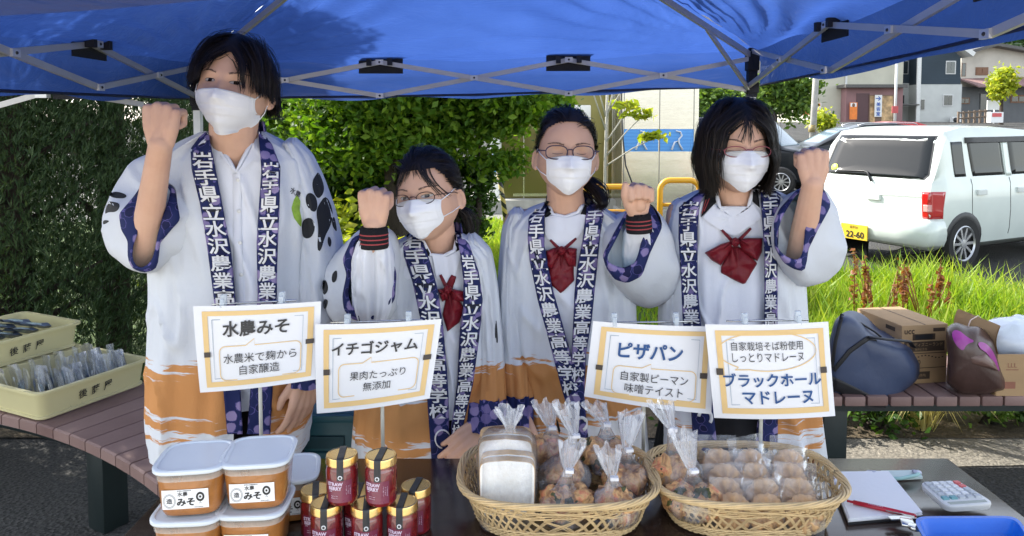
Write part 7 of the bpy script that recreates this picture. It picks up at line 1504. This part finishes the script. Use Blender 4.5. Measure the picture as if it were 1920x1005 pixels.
lap = [([(381, 247), (357, 279), (359, 317), (375, 383), (388, 462), (399, 545), (412, 660), (426, 814)], [(391, 249), (402, 304), (417, 383), (434, 473), (441, 550), (448, 660), (455, 814)]), ([(490, 245), (510, 270), (526, 312), (524, 391), (520, 491), (519, 555), (515, 660), (507, 814)], [(484, 248), (490, 319), (485, 391), (481, 455), (483, 555), (473, 680), (463, 814)])]
H = [(330, 262), (285, 285), (250, 300), (232, 318), (212, 345), (203, 365), (198, 400), (188, 440), (200, 478), (240, 503), (275, 511), (300, 505), (330, 500), (362, 485), (372, 440), (375, 380), (370, 300)]
C0 = [(273, 337), (250, 370), (223, 401), (227, 430), (240, 452), (239, 480), (246, 502), (270, 511), (296, 503), (300, 455), (320, 432), (338, 412), (332, 380), (327, 351), (300, 340)]; C1 = [(276, 345), (266, 380), (262, 425), (257, 442), (250, 460), (248, 485), (256, 500), (268, 503), (284, 490), (290, 470), (295, 441), (306, 401), (317, 375), (322, 355), (300, 345)]
hang = [([(268, 535, 562, 1.975, .05), (290, 538, 584, 1.98, .065), (330, 545, 603, 1.98, .072), (400, 558, 629, 1.98, .078), (470, 566, 642, 1.97, .08), (560, 562, 643, 1.95, .08), (640, 552, 637, 1.93, .078), (712, 544, 622, 1.91, .075)], 676)]
zz5 = lambda P_: [(180 + x / 2.79, 240 + y / 2.79) for x, y in P_]
bl = [zz5(q) for q in ([(1150, 245), (1165, 225), (1195, 300), (1190, 345), (1160, 375), (1135, 330), (1130, 280)], [(1095, 350), (1125, 335), (1155, 365), (1160, 420), (1140, 445), (1100, 410)], [(1080, 480), (1125, 465), (1150, 510), (1130, 575), (1085, 580), (1075, 530)], [(1165, 400), (1205, 345), (1245, 440), (1225, 520), (1200, 560), (1175, 650), (1155, 640), (1165, 520), (1150, 440)], [(1245, 450), (1262, 530), (1256, 545), (1230, 500)], [(1215, 560), (1235, 590), (1225, 630), (1210, 600)], [(65, 340), (110, 330), (165, 350), (150, 370), (80, 365)], [(55, 385), (80, 383), (130, 395), (112, 440), (60, 440), (45, 455)], [(38, 480), (75, 485), (50, 502), (35, 505)])]
at = dress(p, coat, 14, lap, ([(246, 386), (320, 381), (383, 396), (475, 413), (560, 424), (838, 440)], [(246, 489), (270, 498), (319, 508), (400, 505), (560, 502), (838, 485)]), [(388, 236), (443, 322), (488, 236)], [dict(H=H, C0=C0, C1=C1, Yb=1.97, Yc=1.80, dep=lambda x, y: .05 * smooth((400 - y) / 50))], [(300, 32.3, .92), (319, 32.3, .92)], hang, 1, blot=bl)
q = M(); decal(q, at, zz5([(1050, 350), (1035, 375), (1022, 420), (1035, 470), (1060, 505), (1074, 520), (1077, 480), (1066, 430), (1070, 380)]), .002); em = q.build('rice_ear_print', GREENP, p.coat, fix=False)
q = M(); vs, fs, asp = text_fit('水農', .01); k_ = [castpx(at, 554 + (x * .8 + y * .35) * 11, 361 - (y - x * .5) * 12, .002) for x, y in vs]; q.add([c or W(554, 361, 1.86) for c in k_], fs); q.build('lettering', BLOTCH, p.coat, smooth=False, fix=False)
flaps(p, [[(388, 248), (400, 303), (403, 307), (416, 292), (429, 312), (441, 323), (420, 292), (399, 258)], [(487, 246), (492, 315), (490, 317), (477, 298), (463, 313), (446, 323), (466, 290), (480, 258)]], SHIRT, 'shirt_collar', .010)
q = M(); band(q, p.shirt_tree, [(436, 326), (437, 480), (446, 700)], [(452, 326), (455, 480), (464, 700)], 2, 30, .0035); q.build('placket', SHIRT, p.t, fix=False)
for y in (337, 396, 455, 515): q = M(); c = castpx(p.shirt_tree, 446 + (y - 337) * .035, y, .006); q.sphere(c, (.0055, .002, .0055), 12); q.build('button', simple('pearl_button', (.7, .7, .68), .3) if 'pearl_button' not in bpy.data.materials else bpy.data.materials['pearl_button'], p.t)
legwear(p, nb, BLACKC)
# ---- bow and tied-hair helpers
def tail(P, pts, r, n, seed, spread=.35):
    rg = random.Random(seed); q = M(); pts = [Vector(a) for a in pts]
    for i in range(n):
        a = rg.uniform(0, 6.28); d = Vector((math.cos(a), math.sin(a), rg.uniform(-.5, .5))) * rg.random() ** .5; Q = []; m_ = len(pts)
        fine = []
        for k in range(m_ - 1):
            for f in (0, .33, .66): fine.append(pts[k].lerp(pts[k + 1], f))
        fine.append(pts[-1]); fine = [fine[0]] + [(fine[j - 1] + fine[j] * 2 + fine[j + 1]) / 4 for j in range(1, len(fine) - 1)] + [fine[-1]]
        cutk = len(fine) if rg.random() < .5 else int(len(fine) * rg.uniform(.7, 1))
        for k, c in enumerate(fine[:cutk]): f = k / (len(fine) - 1); rr = r * (.45 + 1.2 * math.sin(math.pi * min(.85, f + .1))) * (1 - .5 * f); Q.append(c + d * rr)
        if len(Q) > 2: q.tube(Q, [.0011 * (1 - .7 * k / len(Q)) for k in range(len(Q))], 3)
    q.chain(pts[:-1], [r * .5] * (len(pts) - 1), 10); q.build('ponytail', HAIR, P.t, fix=False)
def tiedflow(T, lat=0):
    def fl(c, r):
        if c.y < .015 or (c.x < -.02 and c.y < .075): return V3(c.x * 2.0 * (c.y < .015), 1, -.25 if c.z > .02 else .1)
        return (T - c).normalized()
    return fl
def bangs(P, specs, seed, off=.006):
    rg = random.Random(seed); E = []; hs = P.hs
    for x0, x1, z0, z1, n_ in specs:
        for i in range(n_):
            a = x0 + rg.uniform(-.008, .008); b = x1 + rg.uniform(-.010, .010); ze = z1 + rg.uniform(-.006, .006); pts = []
            for k in range(8):
                f = k / 7; x, z = lerp(a, b, f ** 1.3), lerp(z0, ze, f); h = P.ht.ray_cast(Vector((x * hs, -1, z * hs)), Vector((0, 1, 0))); y = h[0].y / hs if h[0] is not None else -.05; pts.append((x, y - off * (.6 + .8 * math.sin(math.pi * min(1, f + .1))), z))
            E.append(pts)
    return E
BROWNM = simple('brown_metal', (.06, .035, .03), .3, .6); PLUM = simple('plum_frame', (.035, .02, .05), .3); PINKM = simple('pink_metal', (.30, .08, .09), .3, .4)
# ---- 2: girl with the tilted head
p = Person('shortest girl tilting her head, eyes open behind thin oval glasses, fist raised', (803, 366), 1.84, 1.0, yaw=-15, pitch=-2, roll=-8, loc=(-.22, 1.97, 0)); g2 = p
nb = W(822, 468, 1.965); sR, sL = W(742, 482, 1.99), W(895, 482, 1.99); torso(p, nb, (sR, sL), None, .048, w_=.9)
wr = W(702, 424, 1.72); el = W(694, 588, 1.84); p.q.chain([sR, W(705, 540, 1.92), el], [.045, .040, .036], 14); p.q.chain([el, wr], [.032, .0255], 14); fist(p.q, wr, W(701, 347, 1.72) - wr, V3(-.15, -1, 0), 1, 'wrap', .93)
el2 = W(918, 640, 1.98); wr2 = W(905, 795, 1.86); p.q.chain([sL, el2, wr2], [.043, .034, .025], 14); relaxed(p.q, wr2, W(852, 846, 1.80) - wr2, V3(.35, -.8, .5), 1, .92, 1.1)
p.finish(.0044); p.mask(-.010, -.108, .062, 2); p.glasses(.0325, -.0045, .0225, .0145, BROWNM, .0011, 2.2)
T2 = V3(.050, .085, -.060); HL2 = hairline([(-.1, .066), (-.06, .062), (-.04, .036), (-.015, .012), (.01, -.002), (.03, -.03), (.06, -.06)])
ex = bangs(p, [(-.012, -.046, .090, .034, 14), (-.008, -.032, .092, .040, 9), (0, -.014, .094, .052, 6), (.006, .010, .094, .050, 6), (.012, .030, .092, .040, 9), (.018, .048, .088, .022, 14), (.03, .066, .082, -.008, 14), (-.03, -.068, .085, .006, 16)], 3)
p.hair(HL2, tiedflow(T2), lambda c, r, k, st: (c - T2).length < .03 or c.z < -.09, .009, 320, 13, seed=12, wd=.0009, extra=ex, cap_off=.005)
tail(p, [p.hp(.048, .095, -.05), p.hp(.062, .105, -.075), p.hp(.070, .10, -.12), p.hp(.066, .09, -.18)], .026, 90, 4)
coat = [(438, 775, 862, 1.955, .055), (447, 752, 885, 1.96, .075), (460, 732, 905, 1.965, .09), (480, 720, 920, 1.97, .10), (540, 718, 925, 1.97, .105), (600, 705, 925, 1.97, .11), (680, 685, 930, 1.97, .12), (760, 668, 925, 1.965, .125), (893, 655, 915, 1.96, .13)]
lap = [([(766, 438), (755, 455), (757, 480), (773, 528), (787, 594), (796, 700), (801, 751), (811, 892)], [(778, 434), (791, 447), (809, 498), (821, 543), (830, 603), (838, 690), (841, 741), (844, 892)]), ([(862, 437), (880, 458), (898, 510), (906, 567), (899, 630), (887, 721), (868, 801), (860, 892)], [(855, 437), (863, 478), (869, 528), (868, 579), (862, 620), (857, 721), (846, 800), (845, 892)])]
H = [(728, 425), (745, 440), (752, 480), (752, 540), (745, 585), (720, 612), (680, 618), (640, 612), (612, 590), (601, 545), (608, 500), (625, 470), (645, 448), (668, 430), (700, 418)]
C0 = [(661, 445), (642, 487), (650, 515), (642, 555), (645, 582), (660, 598), (690, 606), (719, 591), (740, 561), (743, 513), (734, 478), (724, 445), (692, 436)]; C1 = [(667, 447), (661, 487), (658, 519), (653, 549), (658, 574), (673, 584), (698, 589), (715, 578), (729, 558), (732, 520), (726, 485), (718, 452), (692, 443)]
hang = [([(446, 868, 900, 1.97, .05), (470, 872, 921, 1.975, .06), (530, 884, 932, 1.975, .065), (600, 888, 939, 1.97, .068), (680, 884, 946, 1.95, .068), (750, 877, 949, 1.90, .066), (794, 874, 948, 1.88, .064)], 756)]
dress(p, coat, 10, lap, ([(430, 770), (470, 775), (540, 797), (600, 808), (751, 820), (893, 828)], [(430, 862), (470, 872), (530, 886), (620, 880), (721, 872), (801, 856), (893, 836)]), [(776, 420), (806, 478), (832, 480), (852, 470), (862, 425)], [dict(H=H, C0=C0, C1=C1, Yb=1.96, Yc=1.80)], [(452, 29, .9), (491, 29, .9)], hang, 2, arcs=[(830, 823, 14, 95, 330), (838, 858, 11, 150, 420)], blot=[[(622, 513), (633, 504), (631, 528), (622, 531)], [(604, 524), (613, 526), (616, 546), (605, 556)], [(606, 560), (616, 562), (612, 578), (607, 580)], [(930, 592), (933, 621), (934, 648), (927, 634)]])
q = rowloft([(438, 684, 718, 1.735, .022), (456, 670, 729, 1.745, .038), (480, 663, 735, 1.755, .042), (530, 660, 738, 1.785, .047), (575, 664, 734, 1.81, .046), (604, 674, 722, 1.83, .036)], 56, 2.1, 8, .009, 5); q.build('shirt_sleeve', SHIRT, p.t, fix=False); knit_cuff(p, W(701, 424, 1.722), V3(0, -.02, 1), .031, .052)
flaps(p, [[(810, 476), (818, 520), (838, 538), (852, 520), (866, 476), (862, 468), (840, 482), (822, 480)]], SHIRT, 'sailor_collar', .008); flaps(p, [[(852, 440), (860, 440), (866, 472), (856, 478)], [(782, 444), (790, 444), (808, 478), (800, 482)]], BLACKC, 'inner_collar', .006)
bow(p, [[(839, 540), (820, 542), (829, 566), (840, 560)], [(841, 540), (871, 546), (871, 566), (850, 564)]], [[(838, 548), (829, 590), (839, 622), (862, 604), (871, 578), (852, 548)]], [((851, 517), (841, 540)), ((826, 515), (838, 540))], (839, 543)); legwear(p, nb, BLACKC, True)
# ---- 3: girl with dark glasses, palm side of the fist to us
p = Person('girl with dark framed glasses, eyes shut, palm side of her fist showing', (1062, 287), 1.90, 1.0, yaw=1, pitch=-4, roll=1, loc=(.15, 2.05, 0)); g3 = p
nb = W(1062, 392, 2.03); sR, sL = W(972, 420, 2.06), W(1158, 425, 2.06); torso(p, nb, (sR, sL), None, .050, w_=.92)
wr = W(1196, 402, 1.875); el = W(1214, 530, 1.985); p.q.chain([sL, W(1200, 490, 2.0), el], [.045, .040, .036], 14); p.q.chain([el, wr], [.030, .0245], 14); fist(p.q, wr, W(1194, 325, 1.865) - wr, V3(-.1, 1, 0), -1, 'up', .88)
el2 = W(952, 620, 2.06); wr2 = W(972, 775, 1.93); p.q.chain([sR, el2, wr2], [.043, .034, .025], 14); relaxed(p.q, wr2, W(990, 830, 1.88) - wr2, V3(-.35, -.8, .3), -1, .9, 1.0)
p.finish('closed'); p.mask(-.015, -.112, .060, 3); p.glasses(.0345, -.002, .0275, .0175, PLUM, .0015, 2.6)
T3 = V3(.055, .078, -.075); HL3 = hairline([(-.1, .076), (-.07, .074), (-.045, .050), (-.02, .016), (.01, .0), (.03, -.03), (.06, -.06)])
ex = ()
p.hair(HL3, tiedflow(T3), lambda c, r, k, st: (c - T3).length < .03 or c.z < -.095, .0065, 340, 13, seed=13, wd=.0009, cap_off=.0035, extra=ex)
tail(p, [p.hp(.055, .085, -.07), p.hp(.068, .07, -.085), p.hp(.092, .045, -.105), p.hp(.104, .015, -.135), p.hp(.085, -.005, -.155)], .030, 150, 6)
coat = [(381, 1020, 1110, 2.03, .057), (390, 995, 1135, 2.035, .075), (404, 970, 1158, 2.04, .09), (425, 952, 1176, 2.045, .10), (480, 942, 1186, 2.05, .105), (560, 938, 1190, 2.05, .11), (650, 938, 1196, 2.05, .115), (740, 960, 1205, 2.045, .12), (858, 985, 1215, 2.04, .125)]
lap = [([(1016, 382), (991, 407), (989, 445), (993, 489), (1008, 563), (1025, 624), (1045, 700), (1062, 761), (1085, 852)], [(1028, 380), (1021, 404), (1021, 461), (1035, 536), (1052, 597), (1076, 685), (1095, 761), (1108, 852)]), ([(1112, 380), (1134, 392), (1126, 438), (1119, 509), (1110, 597), (1099, 664), (1096, 740), (1104, 852)], [(1101, 381), (1093, 445), (1082, 502), (1077, 550), (1075, 597), (1072, 660), (1070, 730), (1085, 852)])]
H = [(1150, 400), (1185, 388), (1215, 385), (1240, 405), (1255, 440), (1268, 475), (1285, 512), (1281, 538), (1255, 563), (1215, 577), (1180, 565), (1155, 540), (1135, 515), (1125, 480), (1128, 440)]
C0 = [(1180, 387), (1155, 430), (1130, 478), (1137, 502), (1153, 524), (1177, 531), (1204, 517), (1211, 495), (1218, 475), (1230, 450), (1241, 428), (1232, 405), (1221, 385), (1200, 383)]; C1 = [(1181, 392), (1160, 440), (1138, 482), (1141, 492), (1154, 498), (1168, 503), (1190, 493), (1197, 475), (1201, 458), (1210, 430), (1216, 400), (1200, 390)]
hang = [([(398, 956, 985, 2.05, .05), (420, 944, 990, 2.055, .06), (480, 936, 992, 2.055, .065), (560, 932, 994, 2.05, .067), (650, 934, 997, 2.03, .067), (730, 944, 998, 1.97, .065), (788, 950, 998, 1.94, .062)], 748)]
dress(p, coat, 10, lap, ([(380, 1022), (407, 1005), (460, 1006), (530, 1021), (600, 1036), (690, 1060), (760, 1080), (858, 1096)], [(370, 1125), (440, 1110), (505, 1100), (597, 1093), (664, 1086), (700, 1062), (858, 1062)]), [(1020, 362), (1036, 402), (1060, 407), (1084, 398), (1106, 362)], [dict(H=H, C0=C0, C1=C1, Yb=2.05, Yc=1.885, dep=lambda x, y: .07 * smooth((450 - y) / 55))], [(404, 29.5, .9), (378, 29.5, .9)], hang, 3, arcs=[(1074, 770, 12, 110, 350), (1090, 795, 10, 190, 430)])
q = rowloft([(418, 1180, 1216, 1.892, .024), (436, 1170, 1226, 1.905, .038), (480, 1166, 1224, 1.945, .042), (530, 1176, 1226, 1.99, .038)], 56, 2.1, 8, .007, 6); q.build('shirt_sleeve', SHIRT, p.t, fix=False); knit_cuff(p, W(1197, 400, 1.876), V3(-.06, -.02, 1), .030, .050)
flaps(p, [[(1022, 408), (1022, 440), (1032, 452), (1054, 468), (1082, 446), (1094, 432), (1098, 402), (1086, 402), (1062, 409), (1036, 404)]], SHIRT, 'sailor_collar', .008); flaps(p, [[(1023, 376), (1030, 378), (1034, 400), (1022, 412), (1020, 392)], [(1102, 372), (1108, 376), (1100, 404), (1088, 402)]], BLACKC, 'inner_collar', .006)
bow(p, [[(1052, 468), (1040, 464), (1024, 470), (1023, 500), (1034, 505), (1046, 485)], [(1054, 468), (1070, 464), (1082, 466), (1080, 500), (1066, 500), (1058, 484)]], [[(1048, 474), (1028, 505), (1022, 528), (1040, 540), (1051, 550), (1058, 545), (1077, 526), (1076, 500), (1058, 474)]], [((1032, 450), (1050, 468)), ((1080, 447), (1056, 468))], (1053, 470)); legwear(p, nb, BLACKC, True)
# ---- 4: girl with bobbed hair on the right
p = Person('girl with a black bob and thin reddish glasses, nearest the white hatchback', (1379, 275), 1.87, 1.03, yaw=1, pitch=2, roll=0, loc=(.58, 2.02, 0)); g4 = p
nb = W(1380, 382, 2.0); sR, sL = W(1278, 402, 2.03), W(1480, 395, 2.03); torso(p, nb, (sR, sL), None, .050, w_=.92)
wr = W(1524, 345, 1.80); el = W(1497, 490, 1.935); p.q.chain([sL, W(1500, 450, 1.96), el], [.045, .040, .032], 14); p.q.chain([el, el.lerp(wr, .4), wr], [.034, .0335, .0255], 14); fist(p.q, wr, W(1524, 268, 1.80) - wr, V3(-.1, -1, .1), -1, 'wrap', .92)
el2 = W(1255, 600, 2.06); wr2 = W(1275, 770, 2.0); p.q.chain([sR, el2, wr2], [.043, .034, .025], 14); relaxed(p.q, wr2, V3(.02, -.1, -1), V3(-1, -.2, 0), -1, .9, 1.0)
p.finish('closed'); p.mask(-.008, -.110, .063, 4); p.glasses(.0325, -.006, .0250, .0130, PINKM, .0012, 2.2)
def flow4(c, r):
    sd = 1 if r.x > .001 else -1
    if r.y < .02 and r.z > .045:
        if c.z > .100: return V3(sd * .8, -.50, -.12)
        if c.z > .045: return V3(sd * .75, -.05, -.62)
        return V3(sd * (.14 if c.z > -.02 else -.06), .03, -1)
    d = c - V3(0, .02, .13); d = d.normalized() + V3(0, 0, -.75)
    if c.z < -.02: d = V3(-c.x * 4.5, -.05, -1)
    return d
def stop4(c, r, k, st):
    if c.y < -.06 and abs(c.x) < .05: return c.z < .035
    return c.z < -.092 - .03 * st - .015 * (c.y > 0)
HL4 = hairline([(-.1, .062), (-.06, .058), (-.03, .034), (.0, .0), (.02, -.03), (.05, -.06), (.09, -.07)])
ex = bangs(p, [(-.002, -.010, .098, .018, 6), (.002, .005, .098, .012, 6), (.004, .014, .096, .022, 5), (-.004, -.018, .096, .026, 5), (.006, .034, .094, .040, 6), (-.008, -.040, .094, .042, 6)], 9, .009)
p.hair(HL4, flow4, stop4, .019, 420, 13, seed=14, wd=.0010, cap_off=.009, extra=ex, nmax=30)
coat = [(352, 1324, 1440, 2.0, .057), (362, 1300, 1466, 2.005, .075), (376, 1272, 1488, 2.01, .09), (396, 1258, 1498, 2.015, .10), (450, 1252, 1502, 2.02, .105), (530, 1250, 1505, 2.02, .11), (620, 1248, 1512, 2.02, .115), (720, 1246, 1528, 2.015, .12), (846, 1244, 1543, 2.01, .125)]
lap = [([(1318, 354), (1273, 388), (1272, 445), (1277, 532), (1280, 604), (1292, 700), (1300, 846)], [(1327, 354), (1312, 382), (1308, 431), (1308, 532), (1314, 604), (1330, 700), (1346, 846)]), ([(1441, 350), (1464, 364), (1461, 402), (1458, 503), (1458, 598), (1460, 700), (1458, 838)], [(1425, 350), (1429, 416), (1433, 474), (1433, 598), (1428, 700), (1416, 838)])]
H = [(1470, 368), (1500, 350), (1535, 343), (1556, 362), (1572, 392), (1584, 435), (1588, 470), (1576, 505), (1545, 528), (1500, 540), (1470, 520), (1452, 490), (1445, 450), (1450, 410)]
C0 = [(1491, 359), (1461, 393), (1451, 417), (1452, 463), (1469, 492), (1490, 505), (1514, 509), (1514, 492), (1512, 474), (1533, 431), (1559, 385), (1548, 362), (1533, 343), (1510, 350)]; C1 = [(1493, 364), (1468, 405), (1456, 440), (1458, 465), (1472, 480), (1492, 488), (1504, 482), (1507, 455), (1510, 425), (1514, 400), (1520, 376), (1530, 356), (1512, 356)]
hang = [([(382, 1262, 1290, 2.02, .05), (410, 1252, 1294, 2.03, .06), (480, 1244, 1296, 2.035, .065), (580, 1236, 1296, 2.04, .067), (680, 1238, 1300, 2.04, .066), (770, 1246, 1302, 2.03, .062)], 735)]
dress(p, coat, 10, lap, ([(352, 1322), (388, 1295), (445, 1290), (532, 1293), (604, 1297), (846, 1322)], [(350, 1437), (400, 1445), (475, 1446), (600, 1446), (846, 1436)]), [(1336, 336), (1350, 390), (1403, 390), (1418, 336)], [dict(H=H, C0=C0, C1=C1, Yb=2.03, Yc=1.85, dep=lambda x, y: .05 * smooth((410 - y) / 50))], [(391, 29, .92), (360, 29.5, .92)], hang, 4, arcs=[(1322, 783, 12, 190, 400)])
flaps(p, [[(1339, 383), (1317, 408), (1345, 428), (1372, 442), (1381, 442), (1400, 428), (1429, 408), (1411, 380), (1404, 392), (1346, 392)]], SHIRT, 'sailor_collar', .008)
flaps(p, [[(1340, 356), (1322, 366), (1314, 408), (1338, 384), (1345, 378)], [(1412, 352), (1420, 352), (1425, 390), (1411, 378)]], BLACKC, 'inner_collar', .006, [((1324, 374), (1316, 400)), ((1330, 372), (1320, 396))])
bow(p, [[(1376, 450), (1350, 458), (1321, 474), (1334, 488), (1351, 498), (1368, 474)], [(1382, 450), (1402, 446), (1430, 446), (1429, 472), (1420, 490), (1392, 470)]], [[(1370, 462), (1352, 500), (1352, 512), (1374, 524), (1393, 533), (1398, 531), (1420, 494), (1412, 484), (1386, 462)]], [((1353, 431), (1373, 452)), ((1408, 428), (1386, 450))], (1379, 454)); legwear(p, nb, BLACKC, True)
